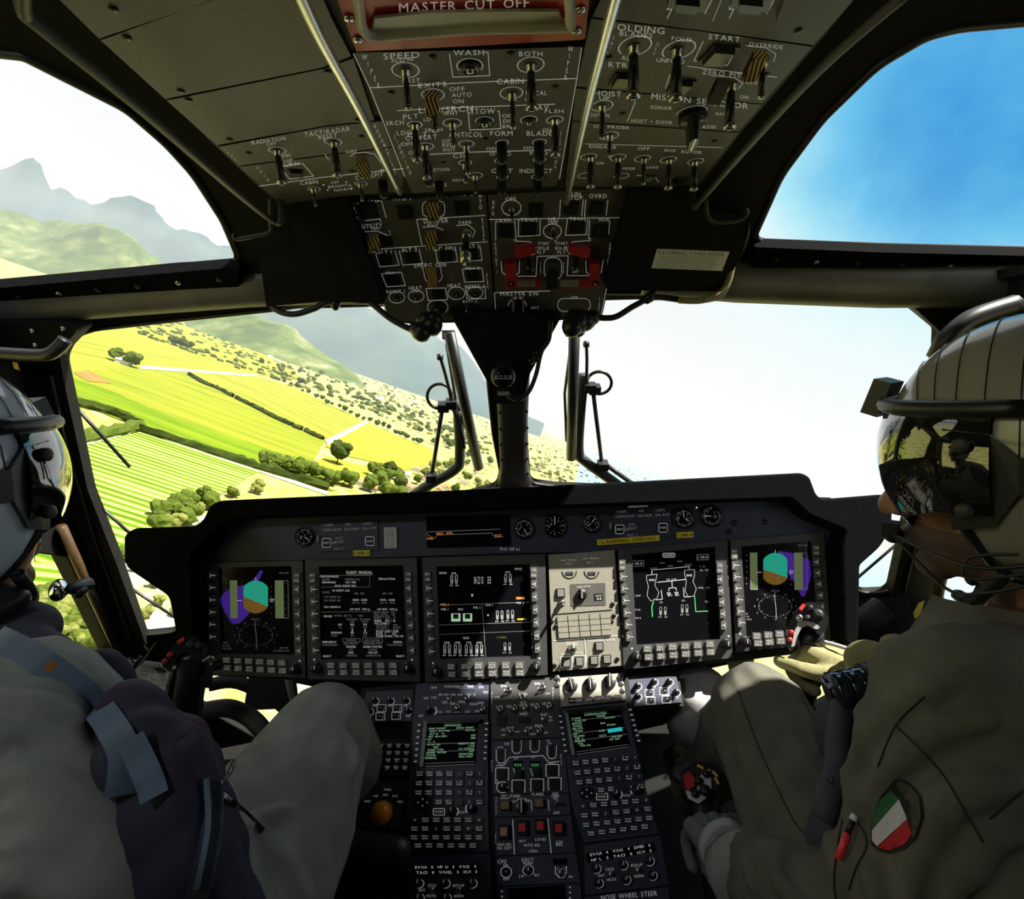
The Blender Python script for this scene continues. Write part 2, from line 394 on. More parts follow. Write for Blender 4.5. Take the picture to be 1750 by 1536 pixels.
# side walls with door windows, rear bulkhead, floor, rear roof
def sidewin(pl, A1, B1, sx):
    # the door window beside each pilot, outside the picture
    def at_(y, z): k = (z - A1.z) / (B1.z - A1.z); return Vector((A1.x + (B1.x - A1.x) * k, y, z))
    y1, y0 = (.98, -.75) if sx < 0 else (.80, -.75)
    return [at_(y0, C.z - .50), at_(y1, C.z - .50), at_(y1, C.z + .08), at_(y0, C.z + .08)]
def side(name, wname, a, b, sx, win, hole):
    A, B = WS.P(*a), WS.P(*b); d = B - A; n = d.cross(Vector((0, -1, 0)))
    pl = Pl(A, n); dn = d / abs(d.z)
    A1 = A - dn * (.16 - (A.z - C.z)); A1 = A + (A - B) / (A.z - B.z) * (C.z + .15 - A.z); B1 = B + (B - A) / (A.z - B.z) * (B.z - 0)
    back = Vector((0, -1, 0)); out = [A1, B1, Vector((B1.x, -.9, 0)), Vector((A1.x, -.9, A1.z))]
    struct(holed(name, pl, out, [[q for q in hole], sidewin(pl, A1, B1, sx)], .04, M_frame))
    gm = MB(); P = [pl.P(x, y, -.02) for x, y in win]; gm.add(P, [(0, 1, 2, 3)], M_glass); struct(gm.build(wname))
    mb = MB(); x0 = A1.x; x1 = sx * 1.32
    box(mb, Matrix.Translation(((x0 + x1) / 2, .15, C.z + .16)), abs(x1 - x0) + .05, 2.1, .02, M_frame)
    yb = -.9 if sx > 0 else -.02; q = [(1.2, C.z + .15), (yb, C.z + .15), (yb, C.z + .23 + (1.15 - yb) * .65 - .01), (1.17, C.z + .215)]; v = [(sx * 1.29, y, z) for y, z in q] + [(sx * 1.32, y, z) for y, z in q]  # left slab stops short: an unseen opening added to light the sleeve
    mb.add(v, [(0, 1, 2, 3), (7, 6, 5, 4), (0, 4, 5, 1), (1, 5, 6, 2), (2, 6, 7, 3), (3, 7, 4, 0)], M_frame)
    struct(mb.build(name)); return pl
SL = side('wall_left', 'window_5', (52, 612), (196, 1086), -1, [(-200, 900), (260, 900), (260, 1180), (-200, 1180)], [(-120, 1000), (0, 958), (62, 942), (115, 950), (192, 1112), (178, 1133), (150, 1120), (-120, 1040)])
SR = side('wall_right', 'window_6', (1662, 612), (1565, 1086), 1, [(1540, 900), (2000, 900), (2000, 1150), (1540, 1150)], [(1590, 990), (1640, 960), (1900, 960), (1900, 1085), (1640, 1072), (1590, 1060), (1576, 1040)])
def slab(name, lo, hi, m):
    mb = MB(); c = [(lo[i] + hi[i]) / 2 for i in range(3)]; box(mb, Matrix.Translation(c), hi[0] - lo[0], hi[1] - lo[1], hi[2] - lo[2], m); return struct(mb.build(name))
slab('floor', (-1.7, -.95, -.05), (1.7, 1.85, 0), M_frame)
WB = Pl((0, -.95, 1.3), (0, 1, 0))
struct(holed('wall_back', WB, [Vector((-1.6, -.95, 0)), Vector((1.6, -.95, 0)), Vector((1.6, -.95, 3)), Vector((-1.6, -.95, 3))], [], .04, M_frame))
# beam between the roof panes and the windscreen, posts
mb = MB()
def sect(mb, path, sec, m, smooth=True):
    """sweep a closed section [(a,b)] along path; a is sideways (world up-ish), b towards viewer"""
    n = len(sec); vs, fs = [], []
    for i, p in enumerate(path):
        p = Vector(p); d = (Vector(path[min(i + 1, len(path) - 1)]) - Vector(path[max(i - 1, 0)])).normalized()
        v = (CAM - p).normalized(); v = (v - d * v.dot(d)).normalized(); s_ = v.cross(d) * -1
        for a, b in sec: vs.append(p + s_ * a + v * b)
    for i in range(len(path) - 1):
        for j in range(n):
            a, b = i * n + j, i * n + (j + 1) % n; fs.append((a, a + n, b + n, b))
    fs += [tuple(range(n)), tuple((len(path) - 1) * n + j for j in range(n))[::-1]]
    mb.add(vs, fs, m, smooth)
rs = [(.045, 0), (.045, .02), (.03, .035), (.0, .045), (-.03, .035), (-.045, .02), (-.045, 0)]
bl = [WS.P(-320, 560, .01), WS.P(0, 520, .01), WS.P(210, 503, .01), WS.P(430, 487, .01), WS.P(640, 480, .01)]
M_beam = mat('beam paint lightened for sun', (.13, .125, .11), .45, var=.2, vs_=14)  # lighter grey puts sunlight that misses the beams into their paint
sect(mb, bl, rs, M_beam); o = struct(mb.build('trim_1'))
mb = MB(); br = [WS.P(1100, 466, .01), WS.P(1255, 480, .01), WS.P(1500, 490, .01), WS.P(1750, 488, .01), WS.P(2050, 500, .01)]
sect(mb, br, rs, M_beam); struct(mb.build('trim_2'))
# rubber-sealed lower flanges of the roof panes, with fasteners
def flange(name, pts, w):
    mb = MB(); top = pts; bot = [(x, y + w) for x, y in pts][::-1]
    prism(mb, RF, top + bot, .025, -.0, M_hood)
    for i in range(len(pts) - 1):
        for k in range(3):
            t = (k + .5) / 3; x = pts[i][0] * (1 - t) + pts[i + 1][0] * t; y = pts[i][1] * (1 - t) + pts[i + 1][1] * t + w * .5
            M, sc = RF.fr(x, y, .025); lathe(mb, M, [(.006, 0), (.006, .002), (.003, .004)], M_steel if k == 1 else M_edge, 10)
    struct(mb.build(name))
flange('trim_3', [(-300, 522), (0, 492), (200, 474), (408, 456)], 36)
flange('trim_4', [(1290, 422), (1500, 431), (1750, 437), (2050, 446)], 42)
# roof pane gaskets
for k, poly in ((5, rl), (6, rr_)):
    mb = MB(); tube(mb, [RF.P(x, y, .004) for x, y in poly + poly[:1]], .006, M_edge, 8, False); struct(mb.build('trim_%d' % k))
for k, poly in ((7, wl), (8, wr)):
    mb = MB(); tube(mb, [WS.P(x, y, .004) for x, y in poly + poly[:1]], .005, M_edge, 8, False); struct(mb.build('trim_%d' % k))
# centre post
mb = MB()
pp = [WS.P(872, 470, .03), WS.P(875, 640, .03), WS.P(876, 700, .03), WS.P(879, 800, .03), WS.P(881, 850, .03)]
hw = [.062, .042, .037, .037, .05]
vs, fs = [], []
secs = [(-1, -.02), (-1, .0), (-.86, .02), (-.55, .026), (.55, .026), (.86, .02), (1, .0), (1, -.02)]
for p, h_ in zip(pp, hw):
    for a, b in secs: vs.append(p + Vector((a * h_, 0, 0)) + WS.n * b)
n = len(secs)
for i in range(4):
    for j in range(n):
        a, b = i * n + j, i * n + (j + 1) % n; fs.append((a, a + n, b + n, b))
fs += [tuple(range(n)), tuple(4 * n + j for j in range(n))[::-1]]
mb.add(vs, fs, M_frame2, True)
for i in range(9):
    t = i / 8
    for sx in (-1, 1):
        p = pp[1].lerp(pp[4], t); M = frameM(p + Vector((sx * .033, 0, 0)) + WS.n * .02, WS.n); lathe(mb, M, [(.0035, 0), (.0035, .002), (.002, .003)], M_knob, 8)
o = struct(mb.build('trim_9'))
# the wedge of dark trim from the overhead console down to the centre post
mb = MB(); prism(mb, Pl(rel(0, 1.12, .1), (0, -1, -.3)), [(770, 535), (960, 540), (905, 640), (893, 690), (848, 690), (836, 648)], .02, -.05, M_frame); struct(mb.build('trim_10'))
# corner posts either side
def post(name, px_in, px_out, pl, d, m=M_frame):
    mb = MB(); prism(mb, pl, px_in + px_out[::-1], d, d - .022, m); return struct(mb.build(name))
post('trim_11', [(100, 600), (112, 665), (150, 838), (197, 958), (247, 1095), (262, 1135)], [(20, 560), (55, 665), (95, 838), (120, 958), (190, 1115), (208, 1150)], WS, .022)
post('trim_12', [(1604, 560), (1600, 640), (1573, 800), (1526, 1006), (1500, 1130)], [(1700, 560), (1672, 640), (1640, 800), (1592, 1006), (1545, 1130)], WS, .022)
mb = MB()
for sx, a in ((0, [(88, 640), (118, 780), (165, 930), (228, 1100)]), (1, [(1612, 640), (1597, 780), (1572, 900), (1545, 1010)])):
    tube(mb, [WS.P(x, y, .025) for x, y in a], .004, M_frame2, 8)
struct(mb.build('trim_13'))
# triangular gussets in the upper corners
mb = MB()
prism(mb, WS, rnd([(-60, 552), (120, 552), (132, 566), (92, 608), (40, 622), (-60, 612)], 8), .075, .02, M_frame)
for x, y in ((122 - 14, 562), (112, 588), (55, 566), (60, 590)):
    M, sc = WS.fr(x, y, .075); lathe(mb, M, [(.006, 0), (.006, .002), (.003, .004)], M_steel, 10)
struct(mb.build('trim_14'))
mb = MB(); prism(mb, WS, rnd([(1548, 512), (1800, 505), (1800, 640), (1640, 620), (1606, 566)], 8), .035, .02, M_frame); struct(mb.build('trim_15'))
# sill under the windscreen, visible either side of the centre post foot
mb = MB(); prism(mb, Pl(rel(0, 1.25, -.32), (0, -.35, 1)), [(560, 874), (800, 838), (860, 830), (905, 830), (1110, 838), (1420, 850), (1420, 900), (560, 900)], 0, -.04, M_frame2); struct(mb.build('trim_16'))
# brown painted door posts glimpsed behind the pilots
M_ochre = mat('ochre varnished post', (.06, .03, .008), .6, var=.3, vs_=30)
mb = MB()
tube(mb, [SL.P(105, 900, .02), SL.P(150, 1000, .02), SL.P(205, 1120, .02)], .012, M_ochre, 8)
tube(mb, [SR.P(1592, 1080, .03), SR.P(1606, 1000, .03), SR.P(1640, 850, .03)], .014, M_ochre, 8)
struct(mb.build('trim_17'))
# ------------------------------------------------------------------ the country below
G = Pl(CAM - UP * ALT, UP)
gx = (G.P(700, 900) - G.P(300, 760)).normalized(); gy = UP.cross(gx)
def gfr(o, ang=0):
    x = gx * math.cos(ang) + gy * math.sin(ang); y = UP.cross(x)
    return Matrix(((x.x, y.x, UP.x, o.x), (x.y, y.y, UP.y, o.y), (x.z, y.z, UP.z, o.z), (0, 0, 0, 1)))
def gmat(name, cols, scale, kind='noise', rough=.9, detail=6, dist=0):
    m = bpy.data.materials.new(name); m.use_nodes = True; nt = m.node_tree; b = nt.nodes['Principled BSDF']; b.inputs['Roughness'].default_value = rough; b.inputs['Specular IOR Level'].default_value = .1
    t = N(nt, 'ShaderNodeTexCoord')
    if kind == 'rows':
        z = N(nt, 'ShaderNodeTexWave', wave_type='BANDS', bands_direction='Y'); z.inputs['Scale'].default_value = scale; z.inputs['Distortion'].default_value = 1.2; z.inputs['Detail'].default_value = 3; z.inputs['Detail Scale'].default_value = .35
        L(nt, t, 'Object', z, 'Vector'); z2 = N(nt, 'ShaderNodeTexNoise'); z2.inputs['Scale'].default_value = .02; z2.inputs['Detail'].default_value = 8
        mp = N(nt, 'ShaderNodeMapping'); mp.inputs['Scale'].default_value = (.25, 2.5, 1); L(nt, t, 'Object', mp, 0); L(nt, mp, 0, z2, 'Vector')
        mm = N(nt, 'ShaderNodeMath', operation='MULTIPLY_ADD'); L(nt, z, 0, mm, 0); mm.inputs[1].default_value = .35; 
        m3 = N(nt, 'ShaderNodeMath', operation='MULTIPLY'); L(nt, z2, 0, m3, 0); m3.inputs[1].default_value = .75; L(nt, m3, 0, mm, 2); src = mm
    elif kind == 'cells':
        z = N(nt, 'ShaderNodeTexVoronoi'); z.inputs['Scale'].default_value = scale; L(nt, t, 'Object', z, 'Vector'); src = z
        z2 = N(nt, 'ShaderNodeTexNoise'); z2.inputs['Scale'].default_value = scale * 1.7; z2.inputs['Detail'].default_value = detail; z2.inputs['Roughness'].default_value = .7; L(nt, t, 'Object', z2, 'Vector')
        src = z2
    else:
        z = N(nt, 'ShaderNodeTexNoise'); z.inputs['Scale'].default_value = scale; z.inputs['Detail'].default_value = detail; z.inputs['Roughness'].default_value = .7; z.inputs['Distortion'].default_value = dist; L(nt, t, 'Object', z, 'Vector'); src = z
    q = N(nt, 'ShaderNodeValToRGB'); L(nt, src, 0, q, 0); k = len(cols)
    q.color_ramp.elements[0].position = .3; q.color_ramp.elements[0].color = (*cols[0], 1); q.color_ramp.elements[1].position = .7; q.color_ramp.elements[1].color = (*cols[-1], 1)
    for i in range(1, k - 1):
        x = q.color_ramp.elements.new(.3 + .4 * i / (k - 1)); x.color = (*cols[i], 1)
    L(nt, q, 0, b, 'Base Color'); MATS[name] = m; return m
MG_base = gmat('patchwork plain', [(0.037, 0.062, 0.010), (0.100, 0.131, 0.019), (0.237, 0.237, 0.062), (0.375, 0.344, 0.150), (0.112, 0.150, 0.025), (0.525, 0.500, 0.375)], .018, 'cells', detail=10)
MG_A = gmat('yellow green ripening crop', [(0.065, 0.100, 0.007), (0.140, 0.173, 0.008), (0.238, 0.247, 0.021)], .05, 'rows')
MG_B = gmat('yellow meadow crop', [(0.082, 0.105, 0.007), (0.168, 0.184, 0.008), (0.259, 0.257, 0.039)], .04, 'rows')
MG_C = gmat('bright yellow crop', [(0.140, 0.152, 0.007), (0.216, 0.215, 0.008), (0.313, 0.289, 0.039)], .035, 'rows')
MG_G = gmat('fresh green crop', [(0.025, 0.069, 0.003), (0.069, 0.138, 0.004), (0.175, 0.225, 0.006)], .06, 'rows')
MG_D = gmat('striped green crop', [(0.044, 0.106, 0.004), (0.106, 0.188, 0.005), (0.425, 0.475, 0.112)], .04, 'rows')
MG_E = gmat('pale stubble', [(.16, .17, .03), (.27, .25, .07), (.38, .35, .18)], .05)
MG_S = gmat('pale sand and scrub', [(.12, .14, .03), (.28, .28, .10), (.48, .45, .30), (.55, .53, .42)], .03)
MG_R = gmat('pale farm track', [(.45, .42, .22), (.55, .52, .36)], .1)
MG_sea = gmat('hazy sea', [(.12, .20, .26), (.17, .26, .31)], .002, rough=.4)
MG_br = gmat('brown ploughed patch', [(.17, .08, .02), (.28, .17, .05)], .1)
def gplate(name, pts, off, m, rowdir=None, cut=900):
    P = [G.P(x, y, off) for x, y in pts]
    c = sum(P, Vector()) / len(P); ang = 0
    if rowdir:
        d = G.P(*rowdir[1]) - G.P(*rowdir[0]); ang = math.atan2(d.dot(gy), d.dot(gx))
    M = gfr(c, ang); Mi = M.inverted(); loc = [Mi @ p for p in P]
    me = bpy.data.meshes.new(name); me.from_pydata([tuple(p) for p in loc], [], [tuple(range(len(loc)))]); me.materials.append(m)
    if me.polygons[0].normal.z < 0: me.flip_normals()
    return struct(inst(name, me, M))
# the plain itself: a great disc
c0 = CAM - UP * ALT; mb = MB(); n = 64
me = bpy.data.meshes.new('terrain'); me.from_pydata([(12000 * math.cos(2 * math.pi * i / n), 12000 * math.sin(2 * math.pi * i / n), 0) for i in range(n)], [], [tuple(range(n))]); me.materials.append(MG_base)
struct(inst('terrain', me, gfr(c0)))
struct(inst('sea', (lambda m_: m_)(bpy.data.meshes.new('sea')), Matrix.Identity(4)))
sea = bpy.data.objects['sea']
d1 = (toward(1010, hor(1010))); d2 = toward(2600, hor(2600))
ps = [c0 + UP * 1.0 + d1 * 1200, c0 + UP * 1.0 + toward(1000, hor(1000)) * 9500, c0 + UP * 1.0 + toward(1700, hor(1700)) * 9500, c0 + UP * 1.0 + d2 * 4000, c0 + UP * 1.0 + toward(1900, hor(1900)) * 500]
sea.data.from_pydata([tuple(p) for p in ps], [], [tuple(range(5))[::-1]]); sea.data.materials.append(MG_sea)
RD = ((240, 738), (440, 806))
gplate('field', [(60, 600), (130, 568), (330, 545), (450, 590), (520, 650), (430, 640), (314, 635), (240, 626), (90, 640)], .5, MG_B, ((150, 590), (500, 665)))
gplate('field', [(60, 640), (104, 637), (170, 632), (240, 626), (314, 635), (401, 681), (490, 726), (556, 752), (536, 786), (490, 777), (410, 751), (296, 713), (204, 674), (104, 637)], .6, MG_A, ((204, 674), (490, 777)))
gplate('field', [(60, 636), (104, 637), (204, 674), (296, 713), (410, 751), (490, 777), (536, 786), (560, 812), (520, 826), (433, 804), (236, 729), (136, 690), (60, 680)], .7, MG_G, ((204, 674), (490, 777)))
gplate('field', [(318, 632), (430, 640), (500, 660), (625, 720), (556, 752), (490, 722), (401, 677)], .8, MG_B, ((318, 632), (556, 750)))
gplate('field', [(556, 762), (625, 721), (738, 768), (742, 792), (690, 804), (640, 790), (590, 778)], .8, MG_C, ((625, 721), (738, 768)))
gplate('field', [(500, 800), (560, 780), (640, 800), (600, 832), (540, 826)], .6, MG_C, ((500, 800), (640, 826)))
gplate('field', [(60, 780), (133, 763), (236, 738), (247, 738), (442, 806), (402, 830), (330, 872), (262, 930), (205, 962), (140, 985), (60, 1000)], .9, MG_D, ((236, 738), (442, 806)))
gplate('field', [(60, 700), (115, 700), (200, 722), (212, 730), (140, 752), (60, 765)], .9, MG_E)
gplate('field', [(-250, 1000), (60, 960), (150, 975), (120, 985), (60, 1040), (-250, 1060)], 1.0, MG_D, ((0, 1000), (100, 1010)))
gplate('field', [(440, 806), (600, 850), (560, 880), (380, 920), (330, 890), (402, 830)], .7, MG_E)
gplate('scrubland', [(200, 960), (262, 930), (330, 890), (420, 860), (900, 850), (900, 1300), (100, 1300), (120, 1100), (140, 1000)], .5, MG_S)
gplate('ploughed_patch', [(126, 637), (150, 632), (168, 640), (190, 655), (150, 651)], 1.1, MG_br)
for a in ([(140, 755), (238, 731), (242, 735), (140, 762)], [(238, 731), (560, 840), (560, 846), (238, 736)], [(556, 752), (624, 718), (628, 723), (560, 760)],
          [(240, 624), (440, 640), (440, 643), (240, 630)], [(200, 948), (300, 905), (400, 852), (402, 858), (300, 914), (200, 958)]):
    gplate('farm_track', a, 1.3, MG_R)
# mountains: real relief standing beyond the plain
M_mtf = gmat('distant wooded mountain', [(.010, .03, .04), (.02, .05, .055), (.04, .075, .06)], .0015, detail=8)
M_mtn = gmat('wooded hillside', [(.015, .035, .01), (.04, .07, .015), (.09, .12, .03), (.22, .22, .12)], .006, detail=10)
def mountain(name, prof, D, depth, m, label, seed, rough=.25):
    nx, ny = 90, 26; vs, fs = [], []
    xs = [p[0] for p in prof]; ys = [p[1] for p in prof]
    for i in range(nx):
        px = xs[0] + (xs[-1] - xs[0]) * i / (nx - 1); top = float(np.interp(px, xs, ys)); hh = (hor(px) - top) * .945 / F
        d = toward(px, hor(px)); cosr = d.dot(fwd); s_ = 1 / cosr
        for j in range(ny):
            t = j / (ny - 1) * 2 - 1; dd = D * s_ + t * depth
            prof_t = max(0, 1 - abs(t) ** 1.3)
            q = Vector((px * .012 + seed, t * 2.5, seed)); nn = noise.fractal(q, 1.0, 2.0, 5)
            h_ = max(0, hh * D * s_ + ALT) * prof_t * (1 + rough * nn)
            p = c0 + d * dd + UP * (h_ - 3); vs.append(p)
    for i in range(nx - 1):
        for j in range(ny - 1):
            a = i * ny + j; fs.append((a, a + ny, a + ny + 1, a + 1))
    mb = MB(); cc = c0 + toward((xs[0] + xs[-1]) / 2, hor((xs[0] + xs[-1]) / 2)) * D
    M = gfr(cc); Mi = M.inverted(); mb.add([Mi @ v for v in vs], fs, m, True)
    o = inst(name, mb.mesh(name), M); tag(o, label, 'mountain'); return o
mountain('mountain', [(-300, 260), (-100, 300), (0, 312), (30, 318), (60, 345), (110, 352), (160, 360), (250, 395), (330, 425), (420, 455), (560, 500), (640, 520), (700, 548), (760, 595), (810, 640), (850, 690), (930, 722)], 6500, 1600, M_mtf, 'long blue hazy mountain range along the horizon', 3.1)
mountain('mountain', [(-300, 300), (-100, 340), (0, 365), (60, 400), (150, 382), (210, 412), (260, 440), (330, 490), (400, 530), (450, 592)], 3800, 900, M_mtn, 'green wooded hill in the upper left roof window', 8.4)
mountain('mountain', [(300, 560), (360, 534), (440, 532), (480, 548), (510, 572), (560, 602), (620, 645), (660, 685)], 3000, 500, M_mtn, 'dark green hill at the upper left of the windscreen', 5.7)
# haze over the far plain: a real scattering layer
hz = MB(); hm = bpy.data.materials.new('haze'); hm.use_nodes = True; nt = hm.node_tree; nt.nodes.clear()
vsn = N(nt, 'ShaderNodeVolumeScatter'); vsn.inputs['Color'].default_value = (.85, .93, 1, 1); vsn.inputs['Density'].default_value = .00007; vsn.inputs['Anisotropy'].default_value = .0
vo = N(nt, 'ShaderNodeOutputMaterial'); L(nt, vsn, 0, vo, 'Volume')
Mh = gfr(c0 + toward(500, hor(500)) * 6200 + UP * 350, 0)
dh = toward(500, hor(500)); dh = (dh - UP * dh.dot(UP)).normalized(); xh = dh.cross(UP)
Mh = Matrix(((xh.x, dh.x, UP.x, Mh.translation.x), (xh.y, dh.y, UP.y, Mh.translation.y), (xh.z, dh.z, UP.z, Mh.translation.z), (0, 0, 0, 1)))
box(hz, Matrix.Identity(4), 20000, 11200, 900, hm)
o = inst('haze', hz.mesh('haze'), Mh); tag(o, 'pale haze lying over the distant plain and mountains', 'haze', kind='stuff')

# trees
def icos(sub, r=1):
    bm = bmesh.new(); bmesh.ops.create_icosphere(bm, subdivisions=sub, radius=r); v = [tuple(x.co) for x in bm.verts]; f = [tuple(q.index for q in x.verts) for x in bm.faces]; bm.free(); return v, f
def leafm(name, c): return gmat(name, [tuple(x * .5 for x in c), c, tuple(min(1, x * 1.6) for x in c)], 1.1, detail=8)
M_lf = [leafm('dark olive foliage', (.030, .045, .006)), leafm('mid green foliage', (.06, .085, .010)), leafm('pale dusty green foliage', (.14, .15, .035))]
M_trunk = mat('tree bark', (.08, .06, .04), .9)
def treemesh(seed, m, hgt=1.0):
    rnd_ = random.Random(seed); mb = MB(); iv, f = icos(2)
    for k in range(9):
        a = rnd_.random() * 6.28; rr = rnd_.random() ** .5 * .33; z = .35 + rnd_.random() * .5; r_ = .16 + rnd_.random() * .14
        if k == 0: rr, z, r_ = 0, .55, .36
        o = Vector((rr * math.cos(a), rr * math.sin(a), z * hgt)); vs = []
        for v in iv:
            v = Vector(v); d = 1 + .35 * noise.noise(v * 2.6 + Vector((seed * 3.1 + k, 0, 0))) + .15 * noise.noise(v * 7 + Vector((k, seed, 0)))
            vs.append(o + Vector((v.x, v.y, v.z * .9)) * r_ * d)
        mb.add(vs, f, m, False)
    tube(mb, [(0, 0, 0), (0, 0, .4 * hgt)], [.035, .02], M_trunk, 6)
    return mb.mesh('tree')
TM = [[treemesh(s + 10 * k, M_lf[k]) for s in range(3)] for k in range(3)]
def tree(px, py, size, kind, label, group):
    p = G.P(px, py, 0); M = gfr(p, random.random() * 6.28) @ Matrix.Diagonal((size, size, size * random.uniform(.8, 1.15), 1))
    o = inst('tree', random.choice(TM[kind]), M); tag(o, label, 'tree', group); return o
ORD = 'first second third fourth fifth sixth seventh eighth ninth tenth eleventh twelfth thirteenth fourteenth fifteenth sixteenth seventeenth eighteenth nineteenth twentieth twenty-first twenty-second twenty-third twenty-fourth'.split()
def trow(pts, n, s0, s1, kind, label, group, jit=1.0):
    Ls = [math.dist(pts[i], pts[i + 1]) for i in range(len(pts) - 1)]; tot = sum(Ls)
    for k in range(n):
        t = (k + .5) / n * tot; i = 0
        while t > Ls[i]: t -= Ls[i]; i += 1
        a, b = pts[i], pts[i + 1]; u = t / Ls[i]
        tree(a[0] + (b[0] - a[0]) * u + random.uniform(-jit, jit), a[1] + (b[1] - a[1]) * u + random.uniform(-jit, jit), random.uniform(s0, s1), kind, label + ', ' + ORD[k] + ' from the left', group)
def tarea(poly, n, s0, s1, kinds, label, group):
    xs = [p[0] for p in poly]; ys = [p[1] for p in poly]; k = 0
    while k < n:
        x, y = random.uniform(min(xs), max(xs)), random.uniform(min(ys), max(ys)); c = False; j = len(poly) - 1
        for i in range(len(poly)):
            if (poly[i][1] > y) != (poly[j][1] > y) and x < (poly[j][0] - poly[i][0]) * (y - poly[i][1]) / (poly[j][1] - poly[i][1]) + poly[i][0]: c = not c
            j = i
        if c: tree(x, y, random.uniform(s0, s1), random.choice(kinds), label, group); k += 1
def hedge(pts, w_, h_, label, seed, m=None):
    """a clipped line of bushes as one body with a lumpy top"""
    P = [G.P(x, y, 0) for x, y in pts]; path = spl(P, max(4, int(sum((P[i + 1] - P[i]).length for i in range(len(P) - 1)) / (len(P) - 1) / 5))); sec = [(-1, 0), (-1.1, .45), (-.7, .9), (0, 1.05), (.7, .9), (1.1, .45), (1, 0)]
    vs, fs = [], []; n = len(sec)
    for i, p in enumerate(path):
        d = (path[min(i + 1, len(path) - 1)] - path[max(i - 1, 0)]).normalized(); s_ = UP.cross(d)
        for j, (a, b) in enumerate(sec):
            k = 1 + .5 * noise.noise(Vector((i * .6 + seed, j * .7, seed)))
            vs.append(p + s_ * (a * w_ / 2 * k) + UP * (b * h_ * k))
    for i in range(len(path) - 1):
        for j in range(n - 1):
            a = i * n + j; fs.append((a, a + 1, a + n + 1, a + n))
    mb = MB(); M = gfr(P[0]); Mi = M.inverted(); mb.add([Mi @ v for v in vs], fs, m or M_lf[0], False)
    o = inst('hedgerow', mb.mesh('hedgerow'), M); tag(o, label, 'hedge'); return o
hedge([(238, 738), (300, 757), (360, 777), (430, 800), (470, 812), (560, 838)], 7, 7, 'long dark hedge along the upper edge of the striped green field', 1)
hedge([(125, 692), (160, 700), (200, 712), (236, 729)], 8, 7, 'dark hedge above the small pale field at the left post', 2)
hedge([(110, 762), (150, 753), (200, 742), (238, 733)], 9, 8, 'olive hedge between the small pale field and striped green field', 3, M_lf[1])
hedge([(322, 641), (345, 655), (372, 666), (397, 679)], 5, 6, 'short dark hedge at the upper end of the middle field boundary', 4)
hedge([(403, 682), (440, 700), (470, 716), (498, 728)], 6, 6, 'dark hedge in the middle of the yellow field boundary', 5)
hedge([(500, 730), (515, 736)], 6, 6, 'smallest dark bush line between two hedges in the yellow fields', 6)
hedge([(521, 738), (535, 745), (551, 752)], 6, 6, 'short dark hedge at the lower end of the yellow field boundary', 7)
trow([(450, 800), (500, 808), (560, 826), (600, 832)], 14, 14, 20, 1, 'leafy olive tree in the belt below the yellow fields', 'trees in the belt below the yellow fields', 3)
trow([(470, 648), (520, 670), (560, 690), (620, 718), (660, 735), (720, 762)], 24, 9, 16, 0, 'small dark tree on the far edge of the yellow fields', 'trees on the far edge of the yellow fields', 2)
tree(575, 793, 27, 0, 'lone round dark tree standing in the yellow meadow', None)
tree(575, 765, 14, 0, 'small lone tree just above the round dark tree', None)
tree(224, 627, 26, 1, 'round green tree by the white farmhouse in the far field', None)
tree(196, 617, 22, 1, 'low green tree left of the white farmhouse', None)
tarea([(470, 625), (560, 645), (700, 700), (800, 745), (830, 790), (760, 770), (640, 705), (540, 668), (480, 650)], 84, 13, 22, [0, 1, 1], 'tree in the wood behind the yellow fields', 'wood behind the yellow fields')
trow([(290, 588), (300, 590), (312, 594), (322, 598)], 5, 22, 30, 0, 'dark round tree in the row beyond the farmhouse', 'row of five trees beyond the farmhouse', .5)
tarea([(600, 812), (650, 808), (700, 822), (690, 860), (600, 856)], 13, 14, 22, [1, 0], 'leafy tree around the red roofed barn', 'trees around the barn')
tarea([(700, 800), (838, 790), (838, 846), (700, 850)], 22, 10, 18, [1, 2], 'pale green tree among the houses by the wiper arm', 'trees among the houses')
tarea([(280, 868), (340, 850), (410, 838), (440, 842), (380, 875), (300, 905), (262, 920)], 20, 8, 15, [2, 1], 'bushy pale tree on the near bank beside the striped field', 'bushes on the near bank')
tarea([(190, 940), (330, 940), (335, 990), (250, 1000), (210, 985)], 11, 5, 9, [2, 1], 'pale bush on the sandy ground between the lower struts', 'bushes on the sandy ground')
tarea([(210, 1000), (330, 1010), (330, 1070), (250, 1080)], 6, 4, 6, [2], 'small pale bush at the bottom of the left windscreen', 'bushes at the foot of the left windscreen')
tarea([(60, 1030), (110, 1020), (160, 1030), (200, 1120), (60, 1120), (40, 1060)], 44, 6, 10, [1, 2], 'tree of the dense wood seen through the left door window', 'dense wood below the left door window')
tarea([(905, 690), (1000, 745), (1120, 800), (1130, 828), (905, 826)], 34, 10, 18, [1, 2, 2], 'small tree in the town right of the centre post', 'trees in the town right of the centre post')
tarea([(440, 600), (560, 620), (700, 660), (780, 700), (700, 690), (560, 645), (440, 620)], 16, 16, 26, [0, 1], 'tiny far tree on the hazy plain', 'far trees on the hazy plain')
